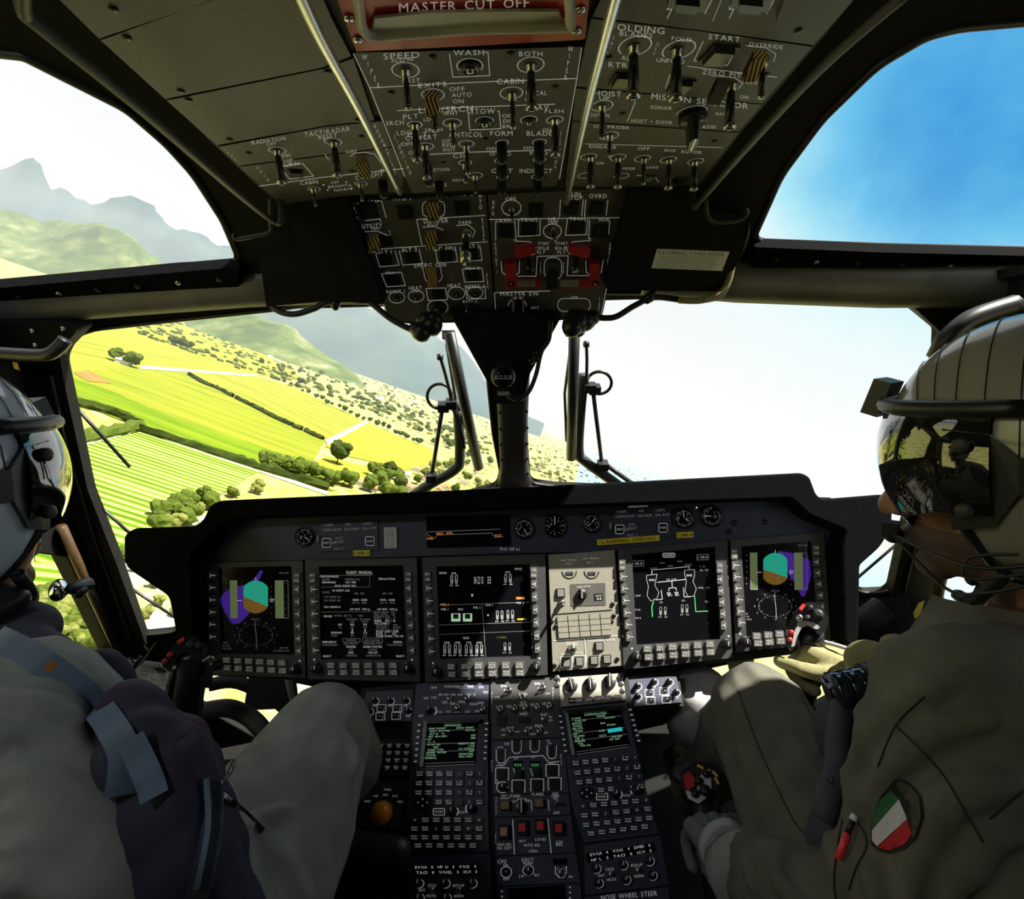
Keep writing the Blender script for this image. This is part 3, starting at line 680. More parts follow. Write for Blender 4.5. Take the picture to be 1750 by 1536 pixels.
# uncountable scrub and copses of the far plain
def scrub(name, n, region, s0, s1, mats, label, seed):
    rnd_ = random.Random(seed); v, f = icos(1); mb = MB(); M0 = None; n_ = 0
    while n_ < n:
        x = rnd_.uniform(region[0], region[1]); y = hor(x) + region[2] + (region[3] - region[2]) * rnd_.random() ** 1.6
        if y > region[4]: continue
        n_ += 1; p = G.P(x, y, 0)
        if M0 is None: M0 = gfr(p); Mi = M0.inverted()
        sz = rnd_.uniform(s0, s1); q = Mi @ p; m = rnd_.choice(mats)
        for b in range(rnd_.choice((1, 2, 3))):
            c = q + Vector((rnd_.uniform(-1, 1) * sz, rnd_.uniform(-1, 1) * sz, sz * .3)); mb.add([c + Vector((a[0] * sz * rnd_.uniform(.6, 1), a[1] * sz * rnd_.uniform(.6, 1), a[2] * sz * .6)) for a in v], f, m)
    o = inst(name, mb.mesh(name), M0); tag(o, label, 'scrub', kind='stuff')
scrub('scrub', 1100, (120, 840, 14, 85, 860), 4, 11, M_lf, 'scrub and copses peppered over the far plain left of the centre post', 11)
scrub('scrub', 500, (895, 1140, 10, 95, 834), 3, 7, M_lf, 'scrub and gardens of the town right of the centre post', 12)
# houses
M_wall = mat('white plaster', (.62, .60, .55), .8); M_roof = mat('terracotta tiles', (.42, .16, .08), .8, var=.2); M_roofg = mat('grey sheet roof', (.5, .48, .45), .7)
def house(px, py, a, b, h_, ang, label, group=None, roof=None, small=True):
    p = G.P(px, py, 0); M = gfr(p, ang); t = bpy.data.objects.new('house', None); COL.objects.link(t); t.matrix_basis = M; WM[t] = M; tag(t, label, 'house', group)
    w_ = MB(); box(w_, Matrix.Identity(4), a, b, h_, M_wall, 0); inst('wall', w_.mesh('wall'), M, t)
    r_ = MB(); r_.add([(-a / 2 - .6, -b / 2 - .6, h_), (a / 2 + .6, -b / 2 - .6, h_), (a / 2 + .6, b / 2 + .6, h_), (-a / 2 - .6, b / 2 + .6, h_), (-a / 2 - .6, 0, h_ + b * .3), (a / 2 + .6, 0, h_ + b * .3)],
           [(0, 1, 5, 4), (2, 3, 4, 5), (1, 2, 5), (3, 0, 4), (3, 2, 1, 0)], roof or M_roof); inst('roof', r_.mesh('roof'), M, t); return t
house(209, 622, 18, 10, 6, .3, 'white farmhouse between two round trees in the far field', roof=M_roofg)
house(628, 834, 26, 8, 4, -.25, 'long red roofed barn beside the leafy trees')
house(690, 815, 14, 9, 5, .4, 'white house near the left wiper arm', roof=M_roofg)
for k, (x, y) in enumerate([(712, 806), (730, 822), (760, 838), (792, 828), (815, 812), (800, 780), (820, 800), (770, 800), (748, 842), (700, 838)]):
    house(x, y, 12, 9, 5, k, 'small house among trees left of the centre post', 'houses left of the centre post')
for k in range(26):
    x = random.uniform(908, 1110); y = random.uniform(hor(x) + 18, min(hor(x) + 95, 828))
    house(x, y, 14, 10, 6, k * .7, 'small pale house in the town right of the centre post', 'houses right of the centre post', roof=random.choice([M_roof, M_roofg]))
for k in range(20):
    x = random.uniform(440, 820); y = hor(x) + random.uniform(22, 60)
    house(x, y, 22, 16, 8, k * .7, 'far pale building on the hazy plain behind the wood', 'far buildings on the plain', roof=random.choice([M_wall, M_roofg]))
# ------------------------------------------------------------------ control prototypes (metres, z out of the panel)
I4 = Matrix.Identity(4)
def mk(fn):
    b = MB(); fn(b); return b.mesh('shape')
def _toggle(L_, r, tip, bend=0):
    def f(b):
        lathe(b, I4, [(.0062, 0), (.0062, .0015), (.0048, .003), (.0048, .0055), (.003, .007)], M_steel, 14)
        pts = [(0, 0, .004), (0, bend * .4, L_ * .45), (0, bend, L_)]
        tube(b, pts, [r * .62, r * .8, r], M_knob, 12)
        d = (Vector(pts[2]) - Vector(pts[1])).normalized()
        if tip == 'ring': lathe(b, frameM(Vector(pts[2]), d), [(r, -.004), (r * 1.15, -.002), (r * 1.15, .001), (r * .9, .0015)], M_steel, 12); lathe(b, frameM(Vector(pts[2]) + d * .0016, d), [(r * .85, -.001), (r * .8, .0005)], M_knob, 12); lathe(b, frameM(Vector(pts[2]) + d * .002, d), [(r * .45, -.001), (r * .4, .0005)], M_steel, 10)
        elif tip == 'white': lathe(b, frameM(Vector(pts[2]), d), [(r, -.003), (r * .95, .001), (r * .5, .002)], M_steel, 12)
        elif tip == 'lock':
            for k in range(3): lathe(b, frameM(Vector(pts[2]) - d * (.004 * k), d), [(r * 1.15, -.001), (r * 1.15, .0008)], M_steel, 12)
    return f
P_tog = mk(_toggle(.034, .0038, 'white', -.003)); P_togS = mk(_toggle(.024, .003, 'white', -.003)); P_togL = mk(_toggle(.040, .0058, 'ring', -.004)); P_togC = mk(_toggle(.013, .0022, 'white', .003))
P_togK = mk(_toggle(.045, .0048, 'lock', -.004))
def _pusher(b):
    lathe(b, I4, [(.0085, 0), (.0085, .003), (.0065, .003), (.0055, .0015)], M_knob, 20); lathe(b, I4, [(.0035, .001), (.0035, .004), (.002, .0055)], M_steel, 14)
P_push = mk(_pusher)
def _knob(r, h, ptr=True):
    def f(b):
        lathe(b, I4, [(r * 1.15, 0), (r * 1.15, h * .18), (r, h * .22), (r * .88, h * .95), (r * .8, h)], M_knob, 24)
        for k in range(12):
            a = k * math.pi / 6; box(b, Matrix.Rotation(a, 4, 'Z') @ Matrix.Translation((r * .92, 0, h * .55)), r * .14, r * .16, h * .7, M_knob)
        if ptr: box(b, Matrix.Translation((0, r * .4, h * 1.005)), r * .12, r * .85, h * .04, M_white)
    return f
P_knob = mk(_knob(.0075, .016)); P_knobS = mk(_knob(.0045, .011)); P_knobM = mk(_knob(.011, .014))
def _slotknob(b):
    lathe(b, I4, [(.0075, 0), (.0072, .022), (.0066, .024)], M_knob, 20); lathe(b, Matrix.Translation((0, 0, .024)), [(.0045, 0), (.0042, .0008)], M_edge, 14)
    box(b, Matrix.Rotation(.6, 4, 'Z') @ Matrix.Translation((0, 0, .0252)), .0095, .0016, .0012, M_steel)
P_slot = mk(_slotknob)
def _bar(sz, h, L_):
    def f(b):
        lathe(b, I4, [(sz, 0), (sz, h * .25), (sz * .9, h * .3)], M_knob, 24)
        v = [(-.35, -1), (.35, -1), (.45, .5), (.18, 1.15), (-.18, 1.15), (-.45, .5)]; vs = [(x * sz, y * sz * L_, h * .2) for x, y in v] + [(x * sz * .7, y * sz * L_, h) for x, y in v]
        b.add(vs, [tuple(range(6))[::-1], tuple(range(6, 12))] + [(i, (i + 1) % 6, (i + 1) % 6 + 6, i + 6) for i in range(6)], M_knob)
        box(b, Matrix.Translation((0, sz * .15, h * 1.01)), sz * .1, sz * L_ * 1.9, h * .05, M_white)
    return f
P_bar = mk(_bar(.012, .013, 1)); P_barB = mk(_bar(.017, .035, 1))
def _screw(r, m):
    def f(b):
        lathe(b, I4, [(r, 0), (r, r * .35), (r * .75, r * .5)], m, 12); box(b, Matrix.Rotation(.7, 4, 'Z') @ Matrix.Translation((0, 0, r * .5)), r * 1.3, r * .25, r * .06, M_edge)
    return f
P_scr = mk(_screw(.0038, M_knob)); P_scrS = mk(_screw(.0048, M_steel)); P_scrT = mk(_screw(.0028, M_knob))
def _guard(m, w_=.016, h_=.017):
    def f(b):   # hinged cover box open towards the lever
        vs = [(-w_ / 2, .009, .002), (w_ / 2, .009, .002), (w_ / 2, .009, .010), (-w_ / 2, .009, .010), (-w_ / 2, -.008, .012), (w_ / 2, -.008, .012), (w_ / 2, -.010, .022), (-w_ / 2, -.010, .022)]
        b.add(vs, [(0, 1, 2, 3), (3, 2, 6, 7), (4, 5, 1, 0)][::1], m); b.add(vs, [(0, 3, 7, 4), (1, 5, 6, 2)], M_knob); b.add(vs, [(4, 7, 6, 5)], m)
    return f
P_gz = mk(_guard(M_hazard)); P_gr = mk(_guard(M_red)); P_gk = mk(_guard(M_panelO))
def _sqbtn(s_, m, h=.004):
    def f(b):
        box(b, I4, s_ * 1.25, s_ * 1.25, .0015, M_edge, 0); box(b, I4, s_, s_, h, m, 0, .93)
    return f
P_sq = mk(_sqbtn(.014, M_knob)); P_sqw = mk(_sqbtn(.0105, M_keyw, .003)); P_sqk = mk(_sqbtn(.010, M_key, .003))
def put(parent, name, me, pl, px, py, off=0, ang=0, sc=1, lab=None):
    M, _ = pl.fr(px, py, off, R(ang))
    if sc != 1: M = M @ Matrix.Scale(sc, 4)
    o = inst(name, me, M, parent)
    if lab: o['label'] = lab
    return o

# ------------------------------------------------------------------ overhead console
OH = Pl(rel(0, .6, .32), (0, 0, -1))
OLp = Pl(OH.P(835, 338), (0, -.77, -.64))
def unit(name, pl, pts, label, cat='control panel', m=None, th=.004, off=.003, group=None, edge=True):
    c = sum((pl.P(x, y) for x, y in pts), Vector()) / len(pts); t = thing(name, c, label, cat, group)
    mb = MB(); prism(mb, pl, pts, off, off - th, m or M_panelO, M_knob); return t, mb
def done(t, mb, name='faceplate'): return mb.build(name, t)
# housing behind the plates
t = thing('overhead_console', rel(0, .6, .33), 'large black overhead console housing between the two roof windows', 'overhead console')
mb = MB(); prism(mb, OH, [(-40, -120), (100, -6), (470, 346), (492, 350), (600, 334), (1075, 322), (1195, 322), (1266, 226), (1308, 178), (1394, 78), (1464, -6), (1600, -140)], -.0015, -.03, M_dark); mb.build('upper_housing', t)
mb = MB(); prism(mb, OLp, [(592, 330), (1078, 316), (1028, 545), (930, 548), (700, 553), (664, 548)], -.0015, -.03, M_dark); mb.build('lower_housing', t)
o_ = .0035
def lbls(mb, pl, lst, off=o_):
    for q in lst:
        s_, x, y, h = q[:4]; w_ = q[4] if len(q) > 4 else None; a = q[5] if len(q) > 5 else 0
        T(mb, pl, s_, x, y, h, None, w_, a, off)
# left blank panels
L_ed = [(102, 0), (170, 68), (283, 170), (372, 250), (408, 283), (475, 345)]
def blank(pts, label, scr):
    t, mb = unit('blank_panel', OH, pts, label); done(t, mb)
    for x, y in scr: put(t, 'screw', P_scr, OH, x, y, .003)
blank([(60, -40), (102, 0), (169, 66), (372, -2), (420, -40)], 'dark grey blank overhead panel, the one nearest the top left corner', [(194, 15)])
blank([(172, 69), (282, 169), (548, 116), (600, 96), (566, 30), (540, -30), (390, -10)], 'blank overhead panel between the upper two diagonal seams, left of the red plate', [(217, 64), (309, 155), (560, 122)])
blank([(285, 172), (371, 248), (560, 214), (640, 206), (604, 100), (552, 118)], 'blank overhead panel with a smooth brown-lit face above the radiation switches', [(322, 170), (392, 238), (612, 205)])
# radar/tactical panel
t, mb = unit('radar_switch_panel', OH, [(374, 251), (408, 283), (640, 254), (672, 250), (655, 207), (560, 216)], 'narrow overhead panel with the radiation and tactical radar switches')
lbls(mb, OH, [('RADIATION', 459, 240, 7, 58, 8), ('OFF', 464, 246, 5, 16, 8), ('ARMED', 487, 266, 5, 20, 6), ('TACT/RADAR', 559, 225, 8, 78, 8), ('RESET', 560, 233, 6, 32, 8), ('NORM', 600, 259, 5, 18, 6)])
T(mb, OH, 'RADAR', 649, 232, 6, None, 4, 0, o_, True); T(mb, OH, 'IFCC', 393, 264, 4, None, 6, 0, o_, True)
for x, y in ((474, 257), (569, 242)): tring(mb, OH, x, y, .0115, .0012, o_, M_white)
done(t, mb)
for x, y in ((425, 261), (618, 233)): put(t, 'screw', P_scr, OH, x, y, .003)
put(t, 'toggle_switch', P_togL, OH, 474, 258, .003, 8); put(t, 'toggle_switch', P_togL, OH, 571, 244, .003)
# chip burn / transmission panel
t, mb = unit('chip_burn_panel', OH, [(409, 285), (475, 345), (492, 348), (592, 334), (686, 328), (690, 300), (673, 252), (640, 256)], 'lowest left overhead panel with the chip burn button and cockpit light switches')
lbls(mb, OH, [('CHIP', 489, 275, 5, 22, 8), ('BURN', 495, 281, 6, 32, 8), ('CABIN', 528, 312, 6, 30, 6), ('COCKPIT', 631, 301, 7, 48, 8), ('NVG', 660, 290, 5, 20, 6), ('OFF', 572, 312, 4, 14, 6), ('BRIGHT', 578, 318, 4, 34, 6), ('NORM', 586, 324, 4, 30, 6)])
T(mb, OH, 'XMSN', 449, 297, 5, None, 6, 0, o_, True); T(mb, OH, 'CVR/LEAF', 667, 272, 5, None, 2.5, 0, o_, True)
pline(mb, OH, [(443, 318), (560, 302), (690, 288)], 1.3, o_, M_white)
pline(mb, OH, [(555, 263), (562, 274)], 1, o_, M_white); pline(mb, OH, [(575, 292), (582, 299)], 1, o_, M_white)
pline(mb, OH, [(478, 285), (517, 279), (536, 301), (495, 306)], 1.3, o_, M_white, True)
for x, y, r in ((537, 323, .010), (617, 314, .010)): tring(mb, OH, x, y, r, .001, o_, M_white)
pline(mb, OH, [(598, 268), (606, 262), (622, 260), (640, 263), (655, 283)], 1.2, o_, M_white)
for x, y in ((553, 316), (560, 325), (592, 311), (598, 317), (601, 322)): flat(mb, OH, rect(x, y, 3, 2), o_, M_white)
done(t, mb)
for x, y in ((479, 307), (601, 292)): put(t, 'screw', P_scr, OH, x, y, .003)
put(t, 'square_button', P_sq, OH, 507, 294, .003, -8, 1.25); put(t, 'toggle_switch', P_togS, OH, 536, 323, .003, 5); put(t, 'toggle_switch', P_togS, OH, 616, 314, .003, 5)
put(t, 'rotary_knob', P_slot, OH, 654, 310, .003); g = put(t, 'switch_guard', P_gz, OH, 620, 272, .003, 6, 1.0, 'yellow and black striped guard')
# red cut-off plate at the top
t, mb = unit('master_cut_off_plate', OH, [(562, -60), (580, 10), (609, 88), (800, 79), (992, 68), (1000, 66), (1006, 10), (1010, -60)], 'red enamel plate with the master cut off handle at the top of the overhead console', 'plate', M_redp, .006, .008)
T(mb, OH, 'MASTER CUT OFF', 793, 9, 15, None, 222, 2.2, .0095)
done(t, mb, 'plate')
hb = MB()
tube(hb, spl([OH.P(598, -45, .03), OH.P(612, 0, .022), OH.P(626, 58, .014), OH.P(690, 58, .012), OH.P(800, 50, .012), OH.P(960, 46, .014), OH.P(974, 36, .018), OH.P(972, -10, .026), OH.P(970, -45, .03)], 5), .0045, M_cream, 10)
hp = [(640, 32), (735, 22), (840, 20), (955, 20), (964, 44), (840, 46), (735, 52), (634, 60)]
prism(hb, OH, hp, .012, .0095, M_cream)
hb.build('handle', t)['label'] = 'cream painted pull handle'
for x, y in ((597, 30), (612, 67), (992, 15), (985, 52)): put(t, 'screw', P_scrS, OH, x, y, .008, 30)
# centre wiper / exits / lighting panel
t, mb = unit('wiper_and_lighting_panel', OH, [(605, 90), (690, 300), (705, 330), (950, 318), (955, 305), (996, 80), (800, 86)], 'centre overhead panel with wiper, wash, exits, nav and lighting switches')
lbls(mb, OH, [('SPEED', 686, 95, 10, 62, 3), ('SLOW', 688, 102, 7, 38, 3), ('FAST', 703, 138, 7, 30, 3), ('WASH', 801, 90, 9, 52, 1), ('BOTH', 907, 92, 8, 40, 0),
  ('EXITS', 739, 145, 8, 48, 4), ('OFF', 781, 152, 7, 26, 2), ('AUTO', 789, 162, 7, 34, 2), ('ON', 783, 173, 7, 18, 2), ('CABIN', 872, 139, 9, 46, 1), ('LOCAL', 917, 159, 7, 36, 0), ('ON', 906, 170, 7, 18, 0),
  ('LDG/SRCH', 762, 187, 10, 92, 2), ('NAV', 923, 184, 8, 30, 0), ('PLT', 702, 199, 8, 26, 4), ('WHT', 770, 194, 6, 26, 2), ('STOW', 825, 190, 9, 42, 1), ('OFF', 869, 198, 6, 22, 0), ('DIM', 871, 207, 6, 22, 0), ('BRT', 870, 216, 6, 22, 0), ('FLSH', 947, 190, 6, 32, 0),
  ('SRCH', 675, 210, 7, 30, 3), ('LDG', 734, 204, 6, 20, 3), ('SRCH', 741, 222, 6, 30, 3), ('LDG', 691, 227, 7, 26, 3), ('CPLT', 713, 230, 7, 34, 3), ('COVERT', 720, 235, 8, 54, 3), ('ANTICOL', 796, 230, 8, 58, 1), ('FORM', 857, 228, 8, 38, 0), ('BLADE', 922, 228, 8, 44, 0),
  ('OFF', 696, 246, 6, 22, 3), ('OFF', 765, 241, 6, 20, 2), ('RED', 766, 248, 6, 20, 2), ('WHT', 767, 256, 6, 22, 2), ('OFF', 841, 254, 5, 20, 0), ('OFF', 904, 253, 5, 20, 0), ('ON', 706, 261, 6, 16, 3), ('CT', 711, 270, 6, 16, 3), ('CSL', 786, 266, 7, 24, 2), ('OVHD', 855, 263, 6, 36, 0), ('FWD', 921, 262, 6, 30, 0),
  ('POSITION', 748, 290, 5, 40, 2), ('CHRT', 858, 292, 7, 36, 0), ('INDIRECT', 916, 292, 7, 56, 0), ('NVG', 785, 308, 5, 22, 0), ('STEADY', 940, 222, 5, 26, 0), ('LIGHTS', 748, 316, 6, 30, 2)])
T(mb, OH, 'WIPER', 635, 122, 9, None, 6, 0, o_, True); T(mb, OH, 'WIPER', 971, 108, 9, None, -2, 0, o_, True)
T(mb, OH, 'LIGHTING', 688, 264, 6.5, None, 3.6, 0, o_, True); T(mb, OH, 'LIGHTING', 954, 256, 6, None, -1.5, 0, o_, True)
for p in ([(632, 150), (800, 141), (986, 134)], [(678, 189), (800, 183), (948, 178)], [(735, 264), (800, 260), (958, 256)], [(604, 92), (632, 150), (692, 302)], [(994, 82), (986, 134), (956, 306)]): pline(mb, OH, p, 1.4, o_, M_white)
pline(mb, OH, [(768, 92), (774, 132), (837, 129), (834, 89), (828, 89)], 1.4, o_, M_white); pline(mb, OH, [(804, 192), (800, 192), (803, 222), (856, 220), (853, 190), (850, 190)], 1.4, o_, M_white)
for x, y, r in ((693, 120, .0175), (803, 113, .017), (907, 111, .0175), (740, 162, .016), (874, 159, .0165), (709, 213, .0115), (773, 210, .0145), (828, 207, .0145), (904, 205, .0135), (948, 205, .0135), (728, 250, .0135), (797, 246, .0135), (858, 244, .0115), (922, 243, .0125), (795, 278, .0125), (856, 275, .012), (922, 273, .012), (812, 300, .015), (858, 303, .012), (918, 302, .012)):
    tring(mb, OH, x, y, r * .82, .0012, o_, M_white)
done(t, mb)
for x, y in ((740, 97), (873, 91), (669, 158), (949, 148), (829, 237), (757, 278)): put(t, 'screw', P_scr, OH, x, y, .003)
for x, y, p in ((693, 122, P_tog), (907, 112, P_togL), (740, 166, P_tog), (875, 161, P_tog), (709, 214, P_togL), (773, 212, P_togS), (948, 206, P_togL), (797, 250, P_tog), (726, 250, P_togL), (812, 301, P_togS), (795, 281, P_togS)): put(t, 'toggle_switch', p, OH, x, y, .003, random.uniform(-4, 4))
for x, y in ((803, 113), (828, 207)): put(t, 'push_switch', P_push, OH, x, y, .003, 0, 1.3)
for x, y in ((857, 247), (921, 246), (857, 277), (921, 277), (730, 288), (857, 305), (918, 306), (750, 312)): put(t, 'rotary_knob', P_slot, OH, x, y, .003, random.uniform(0, 60))
put(t, 'push_switch', P_push, OH, 904, 206, .003)
put(t, 'switch_guard', P_gz, OH, 737, 158, .003, -3, .95, 'yellow and black striped guard')
# right: rotor brake / top right panel, with folding breakers
t, mb = unit('cover_switch_panel', OH, [(1046, -40), (1012, 29), (1200, 52), (1390, 77), (1464, -6), (1480, -40)], 'overhead panel at the top right with two framed covered selectors')
for x0 in (1146, 1252):
    pline(mb, OH, [(x0 + 4, -10), (x0 - 6, 16), (x0 + 2, 16), (x0 - 6, 32)], 1.6, o_, M_white); pline(mb, OH, [(x0 + 76, -10), (x0 + 58, 24)], 1.6, o_, M_white)
pline(mb, OH, [(1237, -10), (1218, 36)], 1, o_, M_white); pline(mb, OH, [(1388, -10), (1330, 36)], 1, o_, M_edge)
done(t, mb)
for x in (1170, 1278):
    b = MB(); prism(b, OH, [(x - 24, -12), (x + 46, -6), (x + 34, 22), (x - 30, 14)], .024, .003, M_knob); prism(b, OH, [(x - 14, 8), (x + 26, 12), (x + 20, 26), (x - 16, 22)], .03, .003, M_knob); b.build('selector_cover', t)
b = MB(); prism(b, OH, [(1345, -12), (1390, -6), (1360, 46), (1326, 38)], .009, .003, M_panelO); b.build('flap', t)
put(t, 'screw', P_scr, OH, 1364, 52, .003)
# folding panel
t, mb = unit('rotor_folding_panel', OH, [(1010, 32), (985, 148), (1150, 163), (1302, 177), (1388, 80), (1200, 54)], 'overhead panel lettered folding, with blade fold, start and zero pitch switches')
lbls(mb, OH, [('FOLDING', 1090, 49, 11, 92, -5), ('BLADES', 1087, 59, 8, 56, -5), ('FOLD', 1165, 67, 7, 34, -5), ('START', 1238, 65, 9, 54, -6), ('OVERRIDE', 1309, 78, 7, 58, -6), ('ALL', 1072, 99, 8, 20, -3), ('RTR', 1056, 111, 9, 32, -3), ('UNFOLD', 1146, 104, 7, 48, -4), ('ZERO PITCH', 1244, 127, 8, 88, -6), ('OFF', 1284, 141, 6, 20, -6), ('ON', 1272, 166, 6, 14, -4)])
T(mb, OH, 'TAIL', 1044, 78, 6, None, -3, 0, o_, True); T(mb, OH, 'OFF', 1121, 84, 6, None, -3, 0, o_, True)
pline(mb, OH, [(1202, 70), (1186, 104), (1243, 112), (1262, 79)], 1.4, o_, M_white); pline(mb, OH, [(1145, 127), (1137, 152)], 1.2, o_, M_white); pline(mb, OH, [(1174, 113), (1328, 132)], 1.2, o_, M_white)
pline(mb, OH, [(1085, 133), (1081, 146), (1040, 143)], 1.2, o_, M_white)
for x, y in ((1085, 79), (1160, 85)): tring(mb, OH, x, y, .0165, .0013, o_, M_white, -60, 230)
pline(mb, OH, [(1275, 78), (1310, 82), (1326, 92), (1322, 106)], 1.2, o_, M_white); pline(mb, OH, [(1215, 129), (1255, 133), (1270, 142), (1262, 152)], 1.2, o_, M_white)
done(t, mb)
for x, y in ((1040, 98), (1308, 127)): put(t, 'screw', P_scr, OH, x, y, .003)
put(t, 'toggle_switch', P_togL, OH, 1083, 80, .003, 0, 1.1); put(t, 'toggle_switch', P_togL, OH, 1157, 86, .003, 0, 1.1); put(t, 'toggle_switch', P_tog, OH, 1304, 104, .003); put(t, 'toggle_switch', P_togL, OH, 1250, 145, .003, 0, 1.1)
put(t, 'square_button', P_sq, OH, 1228, 91, .003, -6, 1.7, 'framed square start button'); put(t, 'square_button', P_sq, OH, 1064, 134, .003, -4, 1.4); put(t, 'square_button', P_sq, OH, 1164, 146, .003, -6, 1.4)
put(t, 'switch_guard', P_gz, OH, 1290, 92, .003, -6, 1.0, 'yellow and black striped guard'); put(t, 'switch_guard', P_gk, OH, 1228, 136, .003, -6, 1.0)
# hoist panel
t, mb = unit('hoist_and_mission_panel', OH, [(984, 151), (978, 206), (1262, 225), (1302, 179), (1150, 165)], 'overhead panel with the hoist switch and the big mission selector knob')
lbls(mb, OH, [('HOIST', 1039, 160, 9, 46, -2), ('UP', 1033, 168, 6, 18, -2), ('DOWN', 1024, 197, 6, 34, -2), ('MISSION SELECTOR', 1196, 173, 10, 166, -6), ('SONAR', 1130, 184, 6, 36, -3), ('NAVAL', 1238, 195, 5, 30, -3), ('HOIST + DOOR', 1114, 208, 6, 70, -3), ('ASW', 1212, 217, 6, 24, -3)])
pline(mb, OH, [(1092, 158), (1072, 208)], 1.3, o_, M_white); tring(mb, OH, 1029, 181, .0135, .0012, o_, M_white); tring(mb, OH, 1182, 193, .019, .0012, o_, M_white, -20, 200)
done(t, mb); put(t, 'screw', P_scr, OH, 1064, 194, .003)
put(t, 'toggle_switch', P_tog, OH, 1029, 182, .003); put(t, 'rotary_knob', P_barB, OH, 1184, 196, .003, 15, 1.05)
# lamps/lower right strip
t, mb = unit('winch_lamp_panel', OH, [(978, 208), (966, 318), (1190, 321), (1262, 227)], 'lowest right overhead panel with a row of five black toggle switches')
lbls(mb, OH, [('ICE PROBE', 1045, 217, 5, 60, -2), ('ENGAGE', 1030, 251, 5, 46, -2), ('OFF', 1100, 254, 5, 20, -2), ('AUX', 1145, 257, 5, 20, -2), ('ROTOR', 1182, 260, 5, 34, -2), ('ON', 1025, 279, 4, 12, 0), ('MODE', 1075, 288, 4, 20, 0), ('LOAD', 1115, 286, 4, 20, 0)])
pline(mb, OH, [(1000, 246), (1235, 252)], .8, o_, M_white); pline(mb, OH, [(1088, 300), (1118, 300), (1126, 312)], .9, o_, M_white)
for x, y in ((1042, 232), (1006, 268), (1056, 269), (1098, 271), (1142, 273), (1189, 276), (1000, 300), (1062, 301)): tring(mb, OH, x, y, .0125, .0011, o_, M_white)
done(t, mb); put(t, 'screw', P_scr, OH, 1221, 241, .003)
for x, y, p in ((1042, 232, P_togS), (1009, 270, P_togL), (1056, 271, P_togL), (1100, 272, P_tog), (1143, 274, P_togL), (1187, 277, P_togL)): put(t, 'toggle_switch', p, OH, x, y, .003, 0, 1.0)
put(t, 'square_button', P_sqw, OH, 1106, 303, .003, -3, 1.6); put(t, 'square_button', P_sq, OH, 1162, 306, .003, -3, 1.3)
# lower overhead: hydraulics and electrics
t, mb = unit('hydraulic_and_electric_panel', OLp, [(593, 338), (830, 330), (846, 545), (666, 550)], 'lower overhead panel on the left with hydraulics, damper and electric controls', m=M_panelO)
lo = lambda L_: lbls(mb, OLp, L_)
lo([('CTRD', 633, 343, 5, 28, 3), ('HYD 1', 687, 339, 7, 30, 3), ('SHUT OFF', 742, 334, 6, 48, 2), ('HYD 2', 793, 331, 7, 30, 2), ('UTILITY', 636, 386, 7, 34, 4), ('OFF', 642, 391, 4, 14, 4), ('DAMPER', 745, 377, 8, 42, 2), ('ROV', 740, 384, 5, 18, 2), ('PARK', 795, 380, 5, 22, 2), ('ALT 1', 657, 431, 7, 24, 4), ('ALT 3', 699, 427, 7, 26, 3), ('AC EPU', 760, 425, 7, 38, 2), ('ALT 2', 808, 421, 7, 22, 2), ('EMERG GEN', 735, 453, 7, 54, 2), ('TRU 1', 670, 467, 6, 22, 3), ('TRU 2', 807, 459, 6, 24, 2), ('HEAT', 710, 492, 6, 22, 2), ('HEAT', 776, 488, 6, 22, 2), ('RESET 2', 812, 489, 5, 34, 2), ('RESET 1', 676, 498, 5, 32, 3), ('BATT 2', 803, 515, 4, 24, 2), ('OFF', 711, 498, 4, 12, 2)])
T(mb, OLp, 'HYD', 821, 344, 7, None, .5, 0, o_, True); T(mb, OLp, 'HYD', 607, 365, 6, None, 3, 0, o_, True); T(mb, OLp, 'RTRBRK', 826, 392, 5, None, .5, 0, o_, True); T(mb, OLp, 'ELEC', 833, 480, 5, None, .5, 0, o_, True); T(mb, OLp, 'AUTO', 667, 403, 4, None, 1, 0, o_, True)
W_ = M_white
for p, c in (([(610, 348), (652, 343)], 0), ([(652, 343), (660, 372)], 0), ([(624, 377), (649, 374), (651, 380)], 0), ([(593, 338), (666, 550)], 0), ([(740, 373), (712, 375), (721, 418)], 0), ([(745, 373), (829, 368)], 0), ([(626, 427), (833, 413)], 0),
             ([(641, 430), (649, 456), (682, 453), (675, 428)], 0), ([(682, 428), (688, 453), (722, 450), (716, 425)], 0), ([(744, 426), (748, 449), (782, 447), (778, 423)], 0), ([(786, 422), (790, 445), (824, 445), (820, 420)], 0),
             ([(652, 468), (661, 490), (693, 488), (686, 465)], 1), ([(790, 460), (794, 482), (827, 481), (824, 458)], 1), ([(728, 493), (732, 514), (765, 512), (761, 492)], 1), ([(796, 492), (798, 511), (830, 510), (829, 490)], 1)): pline(mb, OLp, p, 1.1, o_, W_, bool(c))
pline(mb, OLp, rrect(741, 357, 38, 26, 8), 1.1, o_, W_, True); pline(mb, OLp, [(722, 457), (727, 478), (733, 482)], 1, o_, W_); pline(mb, OLp, [(752, 455), (756, 474), (750, 482)], 1, o_, W_)
pline(mb, OLp, [(624, 396), (645, 395), (662, 402), (664, 412)], 1.1, o_, W_); pline(mb, OLp, [(722, 388), (742, 387), (758, 393)], 1.1, o_, W_); pline(mb, OLp, [(780, 385), (800, 384), (812, 394), (808, 406)], 1.1, o_, W_)
for x, y, r in ((678, 508, 14), (711, 506, 14), (780, 501, 15), (812, 500, 14), (748, 525, 18), (798, 530, 13)): ring(mb, OLp, x, y, r, r * .75, 1, o_, M_white)
done(t, mb)
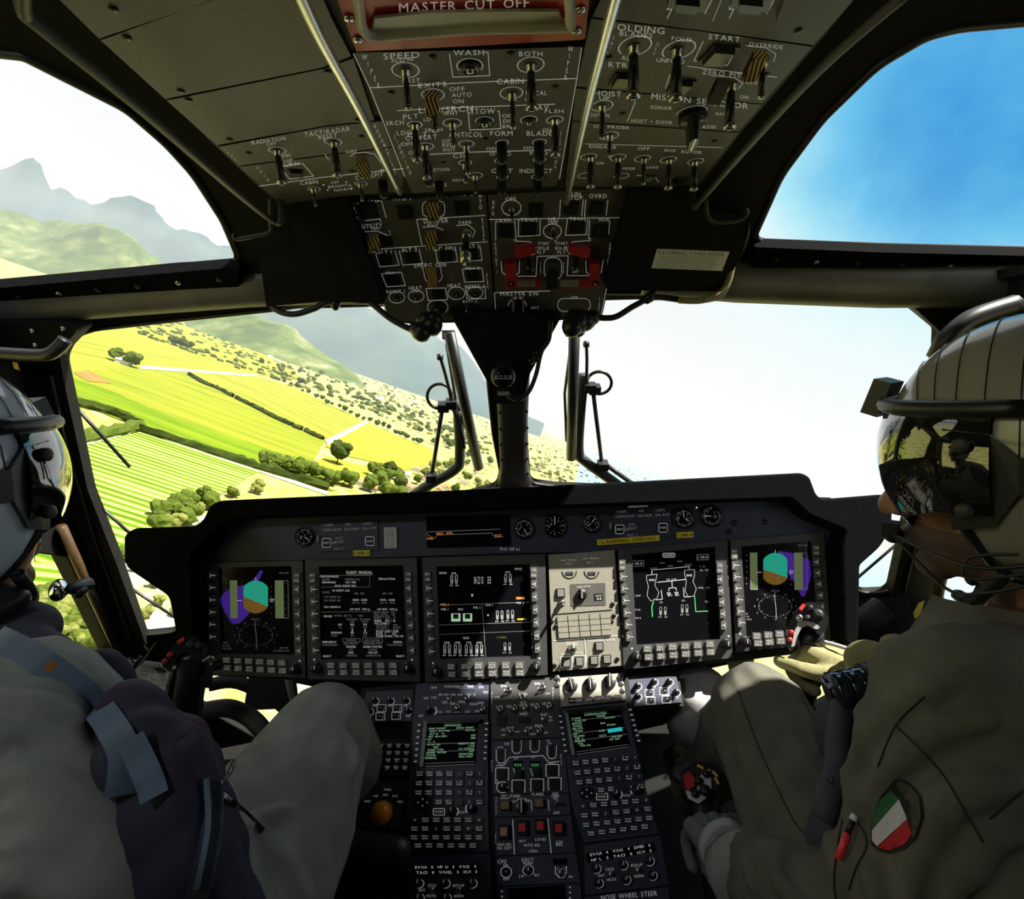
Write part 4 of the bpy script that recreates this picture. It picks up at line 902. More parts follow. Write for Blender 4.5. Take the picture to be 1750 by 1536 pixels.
for x, y, w_ in ((630, 358, 1.7), (659, 443, 1.4), (703, 440, 1.4), (763, 437, 1.4), (806, 434, 1.4), (673, 478, 1.4), (808, 470, 1.4), (748, 503, 1.3), (692, 362, 1.5), (790, 355, 1.5), (663, 411, 1)): put(t, 'square_button', P_sq, OLp, x, y, .003, 3, w_)
for x, y in ((741, 352), (641, 408), (738, 402)): put(t, 'switch_guard', P_gz, OLp, x, y, .003, 2, 1.35, 'yellow and black striped guard')
b = MB(); M, _ = OLp.fr(738, 474, .012); box(b, M, .02, .045, .004, M_hazard); b.build('switch_guard', t)['label'] = 'long yellow and black striped guard'
put(t, 'toggle_switch', P_togK, OLp, 797, 400, .003, 0, 1.9); put(t, 'toggle_switch', P_tog, OLp, 741, 362, .003, 0, 1.1); put(t, 'toggle_switch', P_tog, OLp, 645, 415, .003, 0, .9); put(t, 'toggle_switch', P_tog, OLp, 743, 408, .003, 0, .9)
for x, y, p in ((678, 508, P_knobS), (711, 507, P_knobS), (780, 502, P_knobS), (812, 501, P_knobS), (748, 526, P_barB), (798, 528, P_barB)): put(t, 'rotary_knob', p, OLp, x, y, .003)
# lower overhead: engines
t, mb = unit('engine_control_panel', OLp, [(833, 330), (1072, 322), (1026, 541), (850, 545)], 'lower overhead panel on the right with APU and engine controls and red guards', m=M_panelO)
lo = lambda L_: lbls(mb, OLp, L_)
lo([('OFF', 873, 340, 6, 18, 0), ('RUN', 981, 332, 7, 22, 0), ('STOP', 982, 338, 7, 28, 0), ('OVRD', 1022, 335, 7, 30, 0), ('CRANK', 864, 377, 6, 34, 0), ('TRNG', 904, 376, 7, 28, 0), ('NR/', 946, 375, 7, 18, 0), ('OFF', 945, 381, 6, 16, 0), ('TRNG', 987, 375, 7, 28, 0), ('NOR', 1033, 375, 6, 18, 0), ('START', 929, 416, 5, 20, 0), ('IDLE', 929, 424, 5, 18, 0), ('FLT', 925, 431, 5, 14, 0), ('START', 960, 416, 5, 20, 0), ('IDLE', 958, 424, 5, 18, 0), ('FLT', 960, 431, 5, 14, 0), ('MASTER SW', 888, 502, 7, 66, 0), ('OFF', 886, 509, 4, 14, 0), ('OFF', 981, 508, 4, 12, 0), ('AFT', 914, 526, 4, 14, 0)])
T(mb, OLp, 'APU', 843, 355, 7, None, -.3, 0, o_, True); T(mb, OLp, 'ENGINE 1', 848, 441, 5, None, .4, 0, o_, True); T(mb, OLp, 'ENGINE 2', 1040, 442, 5, None, -.8, 0, o_, True)
T(mb, OLp, 'TEST', 924, 458, 4, None, 0, 0, o_, True); T(mb, OLp, 'TEST', 963, 458, 4, None, 0, 0, o_, True); T(mb, OLp, 'LIGHT', 1024, 520, 4, None, -.4, 0, o_, True)
for p, c in (([(836, 375), (1060, 372)], 0), ([(1071, 326), (1027, 540)], 0), ([(958, 341), (956, 370)], 0), ([(997, 341), (994, 370)], 0), ([(1001, 341), (999, 370)], 0), ([(1039, 341), (1036, 368)], 0), ([(847, 379), (847, 411)], 0), ([(880, 378), (882, 410), (878, 410)], 0), ([(890, 376), (886, 376), (886, 404), (923, 402), (923, 375)], 0), ([(970, 374), (966, 402), (1002, 401), (1005, 374)], 0), ([(1008, 376), (1006, 408), (1010, 408)], 0), ([(1042, 377), (1040, 400)], 0),
             ([(885, 472), (916, 472), (918, 438), (971, 437), (969, 471), (1006, 471)], 0), ([(846, 500), (940, 497)], 0), ([(880, 412), (905, 413), (917, 423), (914, 434), (907, 436)], 0), ([(1010, 411), (980, 413), (967, 423), (972, 433), (980, 435)], 0), ([(856, 446), (858, 465), (864, 470)], 0), ([(888, 446), (887, 466), (882, 470)], 0), ([(1001, 446), (1002, 465), (1007, 469)], 0), ([(1031, 444), (1028, 464), (1022, 470)], 0), ([(845, 500), (848, 545)], 0)): pline(mb, OLp, p, 1.1, o_, W_, bool(c))
for x, y, rx, ry in ((874, 355, 17, 14), (944, 395, 16, 13)): ring(mb, OLp, x, y, rx, ry, 1.2, o_, M_white)
pline(mb, OLp, rrect(945, 459, 30, 38, 12), 1.1, o_, W_, True); pline(mb, OLp, rrect(981, 521, 56, 22, 10), 1, o_, W_, True); ring(mb, OLp, 884, 523, 16, 14, 1, o_, M_white, 0, 180)
for x in (893, 991): flat(mb, OLp, rect(x, 484, 60, 17, 1), .004, M_redp); flat(mb, OLp, rect(x + 6 * (1 if x < 900 else -3), 484, 32, 12, 1), .0045, M_keyw)
done(t, mb)
for x, y, w_ in ((976, 355, 1.5), (1019, 355, 1.5), (864, 394, 1.5), (904, 390, 1.5), (986, 388, 1.5), (1024, 394, 1.5), (916, 358, 1.5)): put(t, 'square_button', P_sq, OLp, x, y, .003, 0, w_)
put(t, 'toggle_switch', P_tog, OLp, 874, 357, .003, 0, 1.1); put(t, 'toggle_switch', P_togL, OLp, 945, 392, .003, 0, .9)
for x, sx in ((900, 1), (988, -1)):
    b = MB(); prism(b, OLp, rnd([(x - 22 * sx, 424), (x + 16 * sx, 422), (x + 18 * sx, 432), (x + 2 * sx, 438), (x - 18 * sx, 442)], 4), .022, .006, M_red); b.build('switch_guard', t)['label'] = 'red flip guard'
    b = MB(); tube(b, [OLp.P(x + 4 * sx, 440, .006), OLp.P(x + 6 * sx, 455, .03), OLp.P(x + 6 * sx, 462, .04)], [.005, .007, .008], M_knob, 12); b.build('engine_lever', t)
for x in (873, 1017):
    b = MB(); prism(b, OLp, rect(x, 470, 18, 38, 0), .03, .022, M_red); prism(b, OLp, rect(x, 455, 14, 12, 0), .022, .003, M_red); b.build('switch_guard', t)['label'] = 'long red guard with a hole'
    put(t, 'push_switch', P_push, OLp, x, 484, .03, 0, .7)
b = MB(); M, _ = OLp.fr(943, 470, .02); box(b, M, .022, .045, .03, M_knob); b.build('engine_lever', t)
b = MB()
for dx in (-8, 0, 8): M, _ = OLp.fr(885 + dx, 524, .018); box(b, M, .004, .04, .03, M_keyw if dx else M_knob)
b.build('master_switch', t)
# wiring and lamp lumps under the console nose
def cable(pts, r, m, label, cat='cable', name='cable', group=None):
    mb = MB(); tube(mb, spl(pts, 8), r, m, 8); o = mb.build(name); return tag(o, label, cat, group)
WD = Pl(rel(0, 1.08, .1), (0, -1, 0))
w_ = lambda x, y, o=0: WD.P(x, y, o)
M_cab = mat('black cable sheath', (.012, .012, .012), .5)
M_cabt = mat('taped olive cable', (.25, .22, .10), .6, var=.35, vs_=200)
cable([w_(457, 505), w_(470, 528), w_(500, 537), w_(535, 528), w_(560, 516), w_(600, 512), w_(630, 516), w_(668, 545), w_(700, 562), w_(712, 565)], .006, M_cab, 'black cable sagging under the beam left of the overhead console')
cable([w_(1268, 350), w_(1278, 375), w_(1270, 420), w_(1250, 455), w_(1242, 490), w_(1225, 508), w_(1180, 514), w_(1120, 508), w_(1085, 522), w_(1050, 542), w_(1015, 542)], .006, M_cab, 'black cable looping under the external load hook placard')
cable([w_(1262, 420, .01), w_(1252, 452, .012), w_(1245, 480, .012), w_(1232, 500, .012), w_(1200, 513, .012), w_(1160, 513, .01)], .0065, M_cabt, 'olive taped cable beside the external load hook placard')
cable([w_(941, 548), w_(938, 580), w_(925, 602), w_(916, 640), w_(903, 670), w_(885, 683), w_(868, 675)], .0045, M_cab, 'thin black cable hanging from the console to the compass')
def lump(name, pl, blobs, m, label, cat, seed=1):
    mb = MB()
    for (x, y, o, r) in blobs:
        v, f = icos(2); c = pl.P(x, y, o); mb.add([c + Vector(q) * r * (1 + .12 * noise.noise(Vector(q) * 3 + Vector((seed, 0, 0)))) for q in v], f, m, True)
    o = mb.build(name); return tag(o, label, cat)
lump('map_light', WD, [(725, 560, .0, .020), (720, 568, .01, .020), (738, 556, 0, .022), (712, 562, 0, .016), (742, 545, 0, .018), (728, 548, 0, .02)], M_knob, 'black swivel lamp under the left corner of the overhead console', 'lamp')
lump('map_light', WD, [(985, 550, .0, .028), (978, 558, .01, .022), (1000, 548, 0, .022), (1012, 543, 0, .016), (990, 566, 0, .012)], M_knob, 'black swivel lamp under the right corner of the overhead console', 'lamp', 4)
lump('wire_clamp', WD, [(573, 520, .0, .010), (573, 525, .0, .007)], M_knob, 'small black clamp on the cable under the left beam', 'clamp')
lump('wire_clamp', WD, [(1110, 508, .0, .011), (1106, 512, .0, .009), (1115, 502, 0, .008)], M_knob, 'small black clamp on the cable below the placard', 'clamp')
lump('cable_junction', WD, [(915, 612, .0, .009), (908, 616, .0, .008), (920, 614, 0, .006), (914, 603, 0, .004)], M_knob, 'small black bracket on the hanging cable right of the compass', 'bracket')
# compass on the centre post
t = thing('standby_compass', WD.P(862, 640), 'black magnetic compass hanging on the centre post', 'compass')
CP = Pl(WD.P(862, 640, .0), (0, -1, 0)); b = MB()
M, _ = CP.fr(862, 630, -.01); box(b, M, .03, .03, .03, M_knob); b.build('bracket', t)
b = MB(); M, _ = CP.fr(860, 643, .0); lathe(b, M, [(.018, -.03), (.024, -.01), (.0245, .008), (.020, .014)], M_knob, 28); b.build('body', t)
b = MB(); M, _ = CP.fr(860, 643, .0145); lathe(b, M, [(.018, -.001), (.016, .002), (.008, .004)], M_screen, 28)
for i, s_ in enumerate(('24', '27', '30', '33')): T(b, CP, s_, 848 + 8 * i, 643, 3.2, M_ldim, 5, 0, .0195)
pline(b, CP, [(845, 647), (876, 647)], .7, .0195, M_ldim); b.build('card_window', t)
b = MB(); M, _ = CP.fr(860, 662, .0); box(b, M, .02, .022, .02, M_knob); box(b, Matrix.Translation(Vector((0, 0, -.012))) @ M, .024, .008, .022, M_keyw); b.build('lamp_housing', t)
# white placard and black side trims beside the console
PLq = Pl(rel(0, 1.05, .2), (0, -.85, -.5))
t = MB(); prism(t, PLq, [(495, 348), (592, 338), (655, 520), (560, 514), (455, 524), (440, 410), (478, 395)], 0, -.05, M_frame); struct(t.build('trim_18'))
t = MB(); prism(t, PLq, [(1076, 322), (1190, 322), (1180, 350), (1275, 372), (1270, 430), (1235, 498), (1038, 496)], 0, -.05, M_frame); struct(t.build('trim_19'))
t = thing('load_hook_placard', PLq.P(1177, 444, .001), 'white placard lettered external load hook beside the overhead console', 'placard'); b = MB(); flat(b, PLq, [(1123, 425), (1247, 430), (1234, 463), (1113, 458)], .001, M_paper)
T(b, PLq, 'EXTERNAL LOAD HOOK', 1182, 433, 6, M_black, 112, -2, .0015)
for k, s_ in enumerate(('THIS HELICOPTER IS NOT EQUIPPED FOR ROTATION', 'COMBINATION CARGO IS APPROVED FOR EXTERNAL', 'ONLY PERMIT TO CARRY LOAD OPERATIONS', 'MAX AUTHORIZED LOAD ON HOOK IS LIMITED', 'NO CREW ON BOARD WITH LOAD ATTACHED', 'REFER TO RFM EXTERNAL LOAD OPERATION')): T(b, PLq, s_, 1178 - k * 1.6, 439.5 + k * 3.6, 1.9, M_black, 104 - (k % 3) * 6, -2, .0015)
b.build('sheet', t)
# handrails
def rail(pts, r, m, label):
    mb = MB(); tube(mb, spl(pts, 6), r, m, 10); o = mb.build('handrail'); return tag(o, label, 'handrail')
rail([OH.P(500, -40, .04), OH.P(548, 66, .04), OH.P(620, 200, .04), OH.P(683, 328, .04)], .005, M_steel, 'long polished rail down the left side of the overhead console')
rail([OH.P(1062, -40, .04), OH.P(1030, 80, .04), OH.P(1000, 200, .04), OH.P(968, 346, .04)], .005, M_steel, 'long polished rail down the right side of the overhead console')
rail([OH.P(38, -20, .05), OH.P(42, 22, .05), OH.P(70, 48, .05), OH.P(250, 195, .05), OH.P(400, 325, .05), OH.P(466, 377, .05), OH.P(480, 376, .05), OH.P(480, 345, .01)], .005, M_frame2, 'dark curved grab rail between the left roof window and the console')
rail([OH.P(1560, -20, .05), OH.P(1400, 120, .05), OH.P(1270, 260, .05), OH.P(1196, 345, .05), OH.P(1187, 352, .05), OH.P(1184, 320, .01)], .0045, M_frame2, 'dark grab rail between the console and the right roof window')
for pts, lab in (([(400, 400), (404, 408), (440, 402), (462, 396), (463, 380), (462, 340)], 'thin bent wire bracket by the left roof window'), ([(1206, 340), (1210, 372), (1230, 380), (1262, 376), (1276, 366), (1274, 356)], 'bent grey strap bracket by the right roof window')):
    mb = MB(); tube(mb, spl([PLq.P(x, y, .03) for x, y in pts], 5), .004, M_frame2, 8); tag(mb.build('wire_bracket'), lab, 'bracket')
# ------------------------------------------------------------------ main instrument panel
MP = Pl(rel(0, .95, -.33), (0, -.951, .309))
HP = Pl(MP.P(875, 900, .05), (0, -.98, .2))
t = thing('instrument_panel', MP.P(875, 1150), 'wide black instrument panel with its stepped matt hood across the cockpit', 'instrument panel')
body = rnd([(352, 958), (335, 900), (376, 880), (400, 872), (880, 850), (1340, 826), (1375, 866), (1440, 880), (1436, 960), (1432, 1085), (1405, 1112), (1240, 1132), (1060, 1150), (735, 1168), (500, 1162), (356, 1154)], 5)
mb = MB(); prism(mb, MP, body, -.001, -.16, M_dark); mb.build('housing', t)
# hood: top sheet and rim following the stepped outline
hood = rnd([(250, 960), (249, 916), (262, 907), (360, 904), (376, 893), (388, 868), (402, 862), (880, 841), (1345, 817), (1356, 822), (1366, 850), (1378, 860), (1478, 852), (1490, 862), (1488, 902), (1470, 932), (1436, 962), (1433, 1085), (1418, 1090), (1414, 940), (1420, 905), (1360, 880), (1330, 852), (880, 868), (420, 884), (392, 905), (350, 945), (357, 1120), (342, 1120), (330, 1050), (322, 1012), (262, 972)],
    [8, 10, 8, 10, 8, 12, 8, 4, 8, 8, 10, 6, 12, 6, 12, 10, 6, 4, 4, 6, 8, 6, 8, 4, 6, 8, 8, 2, 2, 4, 10, 10])
holed_o = holed('hood', MP, hood, [], .17, M_hood, .004, -.048, t)
# cream strip painted as the sunlit part of the glareshield rim
b = MB(); tube(b, [MP.P(x, y, .045) for x, y in ((880, 842), (1100, 830), (1290, 820), (1343, 817))], .0035, M_cream, 8); b.build('sunlit_edge_paint', t)['label'] = 'pale strip painting sunlight along the glareshield edge'
b = MB()
for x, y in ((435, 866), (460, 872), (500, 870), (734, 862), (760, 868), (712, 872), (870, 858), (986, 858), (1006, 852), (1046, 850), (1186, 842), (1150, 852), (1190, 868)):
    M, _ = MP.fr(x, y, .047); lathe(b, M, [(.002, 0), (.0018, .001)], M_steel, 8)
b.build('hood_studs', t)['kind'] = 'stuff'
# the sub panel carrying the standby instruments
b = MB(); prism(b, MP, [(420, 886), (880, 868), (1330, 852), (1420, 905), (1416, 935), (880, 945), (360, 962), (392, 905)], .004, -.002, M_panelB, M_dark)
T(b, MP, 'VLO: 145 kt', 871, 938, 5, M_white, 34, -1, .0045)
flat(b, MP, rect(1090, 863, 34, 7, 3), .0045, M_ldim)
for x, y in ((1255, 893), (1246, 908), (1306, 892)): M, _ = MP.fr(x, y, .004); lathe(b, M, [(.005, 0), (.005, .002)], M_knob, 12)
b.build('sub_panel', t)
def gauge(x, y, r, label, marks, hands, red=False):
    t = thing('round_gauge', MP.P(x, y, .004), label, 'gauge'); M, sc = MP.fr(x, y, .004); R_ = r * sc
    b = MB(); lathe(b, M, [(R_ * 1.18, 0), (R_ * 1.2, .004), (R_ * 1.05, .006), (R_ * 1.0, .003), (R_ * .2, .003)], M_knob, 32); b.build('bezel', t)
    b = MB(); lathe(b, M, [(R_ * 1.0, .0005), (R_ * .98, .0033)], M_screen, 32)
    for k in range(marks):
        a = k * 2 * math.pi / marks; m = M @ Matrix.Rotation(a, 4, 'Z') @ Matrix.Translation((R_ * .84, 0, .0038)); q = k % 3 == 0
        box(b, m, R_ * (.2 if q else .1), R_ * .05, .0002, M_red if red and 2 < k < 6 else M_white)
    for k, s_ in enumerate(('4', '3', '2', '1')):
        a = R(50 + k * 70); T(b, MP, s_, x + math.cos(a) * r * .58, y - math.sin(a) * r * .58, r * .2, M_white, None, 0, .0078)
    b.build('dial', t)
    b = MB()
    for a, L_ in hands: box(b, M @ Matrix.Rotation(R(a), 4, 'Z') @ Matrix.Translation((0, L_ * R_ * .42, .0046)), R_ * .07, R_ * L_ * .9, .0003, M_white)
    lathe(b, M, [(R_ * .1, .004), (R_ * .1, .0055)], M_knob, 10); b.build('needle', t); return t
gauge(521, 917, 14, 'small round gauge at the left end of the panel top strip', 20, [(-120, .8)])
gauge(895, 903, 15, 'round airspeed gauge just right of the warning caption bar', 24, [(-150, .9)])
t2 = gauge(948, 898, 17, 'round standby attitude gauge, middle of the three central ones', 12, [(0, .9)])
gauge(1010, 894, 14, 'round altimeter gauge left of the right hand radio readout', 20, [(-40, .8), (130, .7)])
gauge(1168, 886, 15, 'round clock above the small yellow number label on the right', 24, [(5, .9), (-120, .7)])
gauge(1215, 882, 16, 'round gauge with red arc, rightmost on the panel top strip', 24, [(90, .9)], True)
def readout(x0, y0, sl, label):
    t = thing('radio_readout', MP.P(x0 + 48, y0 + 30, .004), label, 'radio readout'); f = lambda a, b: (x0 + a, y0 + b + a * sl)
    b = MB(); prism(b, MP, [f(0, 0), f(100, 0), f(102, 50), f(2, 50)], .007, .003, M_panelB, M_knob)
    for s_, a, c_, h_, w_ in (('VUHF1', 16, 5, 4, 16), ('HF', 50, 5, 4, 8), ('VUHF2', 82, 5, 4, 16), ('LSTNING 118.700', 22, 13, 4, 32), ('121.500', 56, 13, 4, 24), ('136.475', 86, 13, 4, 24), ('IDENT', 20, 36, 4, 20), ('ATC', 34, 28, 4, 12), ('LEGAT', 34, 34, 4, 18), ('TEST 2', 34, 46, 3.5, 18)):
        X, Y = f(a, c_); T(b, MP, s_, X, Y, h_, M_ldim, w_, -sl * 57, .0075)
    for a in (13, 87): X, Y = f(a, 35); pline(b, MP, rrect(X, Y, 15, 15, 3), 1, .0075, M_white, True); T(b, MP, 'IDENT' if a < 50 else 'KNOB', X, Y, 3.5, M_white, 10, 0, .0115)
    b.build('faceplate', t)
    for a in (13, 87): X, Y = f(a, 35); b = MB(); prism(b, MP, rrect(X, Y, 12, 12, 2), .011, .007, M_knob); b.build('push_button', t)
    X, Y = f(-2, 28); b = MB(); prism(b, MP, rect(X, Y, 3, 12), .012, .004, M_keyw); b.build('lever', t)
readout(545, 893, -.04, 'dark radio readout unit on the left of the panel top strip')
readout(1046, 870, -.04, 'dark radio readout unit above the landing checks label')
t = thing('warning_caption_unit', MP.P(800, 915, .004), 'black warning caption unit with small lit orange words', 'warning display'); b = MB()
prism(b, MP, rrect(800, 908, 142, 52, 3, 1.6), .008, .003, M_screen, M_knob)
pline(b, MP, [(728, 909), (855, 904)], .8, .0085, M_ldim); pline(b, MP, [(728, 912), (742, 920), (748, 914), (840, 911), (846, 918), (860, 917)], .8, .0085, M_ldim)
for s_, x, y, w_ in (('HSI', 735, 920, 10), ('MISC', 752, 912, 12), ('HYD', 768, 911, 10), ('ACS', 851, 915, 11)): T(b, MP, s_, x, y, 4, M_orange, w_, 0, .0085)
b.build('display', t)
def label_(x, y, w_, h_, ang, s_, label, m=M_yellow, off=.0075):
    b = MB(); prism(b, MP, rect(x, y, w_, h_, ang), off, off - .003, m); T(b, MP, s_, x, y, h_ * .5, M_black, w_ * .85, ang, off + .0006); o = b.build('tape_label'); return tag(o, label, 'label')
label_(1074, 923, 107, 10, 4.2, 'LANDING CHECKS', 'long yellow tape label lettered landing checks')
label_(1171, 914, 29, 10, 3, 'I 188.4', 'short yellow number label under the right clock')
label_(618, 945, 29, 10, 1, 'I 188.4', 'short yellow number label above the flight manual display')
t = thing('correction_card', MP.P(667, 919, .006), 'small white correction card fixed in the panel top strip', 'card'); b = MB(); prism(b, MP, rect(667, 919, 21, 36, 1), .009, .004, M_paper)
for k in range(7): T(b, MP, ('DEV.', 'FOR', 'STEER', '090 180', '270 360', 'DATE', 'OK')[k], 667, 905 + k * 4.8, 2.6, M_black, 15, 0, .0095)
b.build('sheet', t)

# multi-function displays
M_bez = mat('charcoal bezel paint', (.075, .074, .075), .5, var=.08, vs_=200, bump=.12, bs=1800)
def mfd(q, scr, left, right, keysT, keysB, knobs, label, draw, sunny=False):
    """q outer corners TL TR BR BL, scr screen corners, key centres in photo pixels"""
    c = (MP.P(*q[0]) + MP.P(*q[2])) / 2; t = thing('multifunction_display', c, label, 'display')
    mb = MB(); o = .012
    # bezel as four bars round the screen
    for i in range(4):
        j = (i + 1) % 4; prism(mb, MP, [q[i], q[j], scr[j], scr[i]], o, -.001, M_bez, M_knob)
    for (x, y) in left:
        line(mb, MP, x + 3, y, x + 8, y, 1.0, o + .0045, M_white)
    mb.build('bezel', t)
    s_ = MB(); flat(s_, MP, scr, .006, M_screen); draw(s_); s_.build('screen', t)
    kb = MB()
    def key(x, y, w_, h_, star, mname='line_key', dirn=1):
        b = MB(); prism(b, MP, rrect(x, y, w_, h_, 1.5), o + .004, o, M_keyw if False else M_panel)
        if star == 1:
            for a in (0, 130, 230): line(b, MP, x, y, x + dirn * 4.2 * math.cos(R(a)), y - 4.2 * math.sin(R(a)), 1.1, o + .0045, M_white)
        elif star: T(b, MP, star, x, y, 3.6, M_white, w_ * .7, 0, o + .0045)
        b.build(mname, t)
    for k, (x, y) in enumerate(left): key(x, y, 10, 15, 1, 'line_key', 1)
    for k, (x, y) in enumerate(right): key(x, y, 10, 15, 1, 'line_key', -1)
    if left: x, y = left[0]; [key(x - .5, y - d, 11, 9, n_) for d, n_ in ((24, 'BRT'), (15, '+DIM'))] if y - 30 > q[0][1] else None
    if right: x, y = right[0]; [key(x - .5, y - d, 11, 9, n_) for d, n_ in ((24, 'CTRS'), (15, 'MSG'))] if y - 30 > q[1][1] else None
    nm = ['PFD', 'NAV', 'ENG', 'HYD', 'ELEC', 'FUEL', 'SYS', 'MISC', 'WPT', 'MAP', 'RDR', 'CHK']
    for r_, row in enumerate((keysT, keysB)):
        for k, (x, y) in enumerate(row):
            b = MB(); prism(b, MP, rrect(x, y, 15, 11, 1.5), o + .004, o, M_panel); T(b, MP, nm[(k + 6 * r_) % 12], x, y - 2.2, 3.4, M_white, 10, 0, o + .0045); T(b, MP, ('SEL', 'SET', 'AUX', 'ROT', 'ACK', 'PAGE')[k], x, y + 2.2, 3.2, M_white, 11, 0, o + .0045); b.build('function_key', t)
    for x, y in knobs:
        put(t, 'rotary_knob', P_knob, MP, x, y, o, 0, 1.05)
        b = MB(); ring(b, MP, x, y, 9, 9, 2, o + .0004, M_white, 35, 145, 10); flat(b, MP, rect(x + (6 if x > (q[0][0] + q[1][0]) / 2 else -6), y - 13, 3, 3), o + .0004, M_white); b.build('knob_marking', t)
    return t
SO = .0064
def pfd(quad, mir=1, tilt=25, lx=None, violet=None):
    (ax, ay), k = quad
    def d(b):
        X = lambda x, y: (ax + x * k, ay + y * k)
        if violet: flat(b, MP, rnd(violet, 5), SO - .0002, M_violet_refl)  # reflection on the glass, painted as a glowing patch
        # attitude ball, clipped octagon
        n = 40; pts = []
        for i in range(n):
            a = 2 * math.pi * i / n; x, y = 26 * math.cos(a), 28 * math.sin(a); pts.append((max(-21, min(21, x)), y))
        tl = math.tan(R(tilt)); sky = []; gnd = []
        for i, p in enumerate(pts):
            q = pts[(i + 1) % n]; f0, f1 = p[1] - (8 + p[0] * tl * .9), q[1] - (8 + q[0] * tl * .9)
            (sky if f0 <= 0 else gnd).append(p)
            if f0 * f1 < 0: u = f0 / (f0 - f1); m_ = (p[0] + (q[0] - p[0]) * u, p[1] + (q[1] - p[1]) * u); sky.append(m_); gnd.append(m_)
        flat(b, MP, [X(*p) for p in sky], SO, M_att); flat(b, MP, [X(*p) for p in gnd], SO, M_brn)
        for i, (x, y, w_) in enumerate(((0, -14, 8), (1, -7, 6), (3, 0, 9), (4, 15, 8), (5, 20, 6), (0, 6, 14))): line(b, MP, *X(x - w_ / 2, y - 1), *X(x + w_ / 2, y + w_ * .2), .7, SO + .0003, M_ldim)
        line(b, MP, *X(-33, 6), *X(-24, 6), 1, SO, M_lglow); line(b, MP, *X(24, 4), *X(32, 4), 1, SO, M_lglow); line(b, MP, *X(24, 7), *X(31, 7), .9, SO, M_lglow); line(b, MP, *X(0, -33), *X(0, -28), 1, SO, M_lglow)
        for x0, x1 in ((-44, -32), (33, 47)):
            flat(b, MP, [X(x0, -28), X(x1, -28), X(x1 + 1, 36), X(x0 + 1, 36)], SO, M_olv); pline(b, MP, [X(x0, -28), X(x1, -28), X(x1 + 1, 36), X(x0 + 1, 36)], .7, SO + .0003, M_ldim, True)
            for j in range(5): T(b, MP, str(9 - j), *X((x0 + x1) / 2, -22 + j * 12), 3, M_ldim, None, 0, SO + .0003)
        pline(b, MP, [X(47, -28), X(55, -28), X(56, 36), X(48, 36)], .7, SO, M_ldim)
        for j in range(6): T(b, MP, str(j), *X(51, -24 + j * 11), 2.6, M_ldim, None, 0, SO); flat(b, MP, rect(*X(27, -18 + j * 9), 1.4, 1.4), SO, M_ldim); flat(b, MP, rect(*X(-50, -24 + j * 10), 1.4, 1.4), SO, M_ldim)
        # compass rose
        for i in range(36):
            a = R(i * 10); r0, r1 = 1, .94 if i % 3 else .88
            line(b, MP, *X(30 * math.cos(a), 65 + 19 * math.sin(a)), *X(30 * r1 * math.cos(a), 65 + 19 * r1 * math.sin(a)), .7, SO, M_ldim)
            if i % 3 == 0: T(b, MP, str(i), *X(36 * math.cos(a), 65 + 23 * math.sin(a)), 3, M_ldim, None, 0, SO)
        pline(b, MP, [X(-2, 44), X(1, 66), X(2, 88)], .8, SO, M_ldim); T(b, MP, 'HDG 262', *X(0, 38), 2.6, M_ldim, 14, 0, SO)
        for s_, x, y, w_ in (('GS 110', -52, 83, 12), ('WND 250/18', -50, 88, 16), ('BRG 086', 48, 87, 14), ('TAS 115', 36, 92, 12), ('RALT 390', 50, 92, 15), ('QNH 1018', 48, -41, 16), ('VOR1', -52, 78, 8)): T(b, MP, s_, *X(x, y), 2.6, M_ldim, w_, 0, SO)
    return d
mfd([(352, 962), (517, 958), (522, 1158), (357, 1152)], [(373, 970), (498, 967), (503, 1119), (377, 1116)], [(361, 1003 + k * 21 - 20) for k in range(6)], [(507 + k * .6, 1007 + k * 21) for k in range(6)],
    [(387 + k * 18.8, 1128 + k * .9) for k in range(6)], [(388 + k * 18.9, 1141 + k * 1) for k in range(6)], [(370, 1136), (506, 1142)], 'leftmost display showing the teal and brown attitude ball and compass', pfd(((437, 1020), 1.0), violet=[(376, 1026), (382, 1012), (398, 1004), (426, 997), (438, 984), (445, 974), (450, 976), (442, 992), (440, 1020), (425, 1050), (408, 1066), (396, 1066), (382, 1042)]))
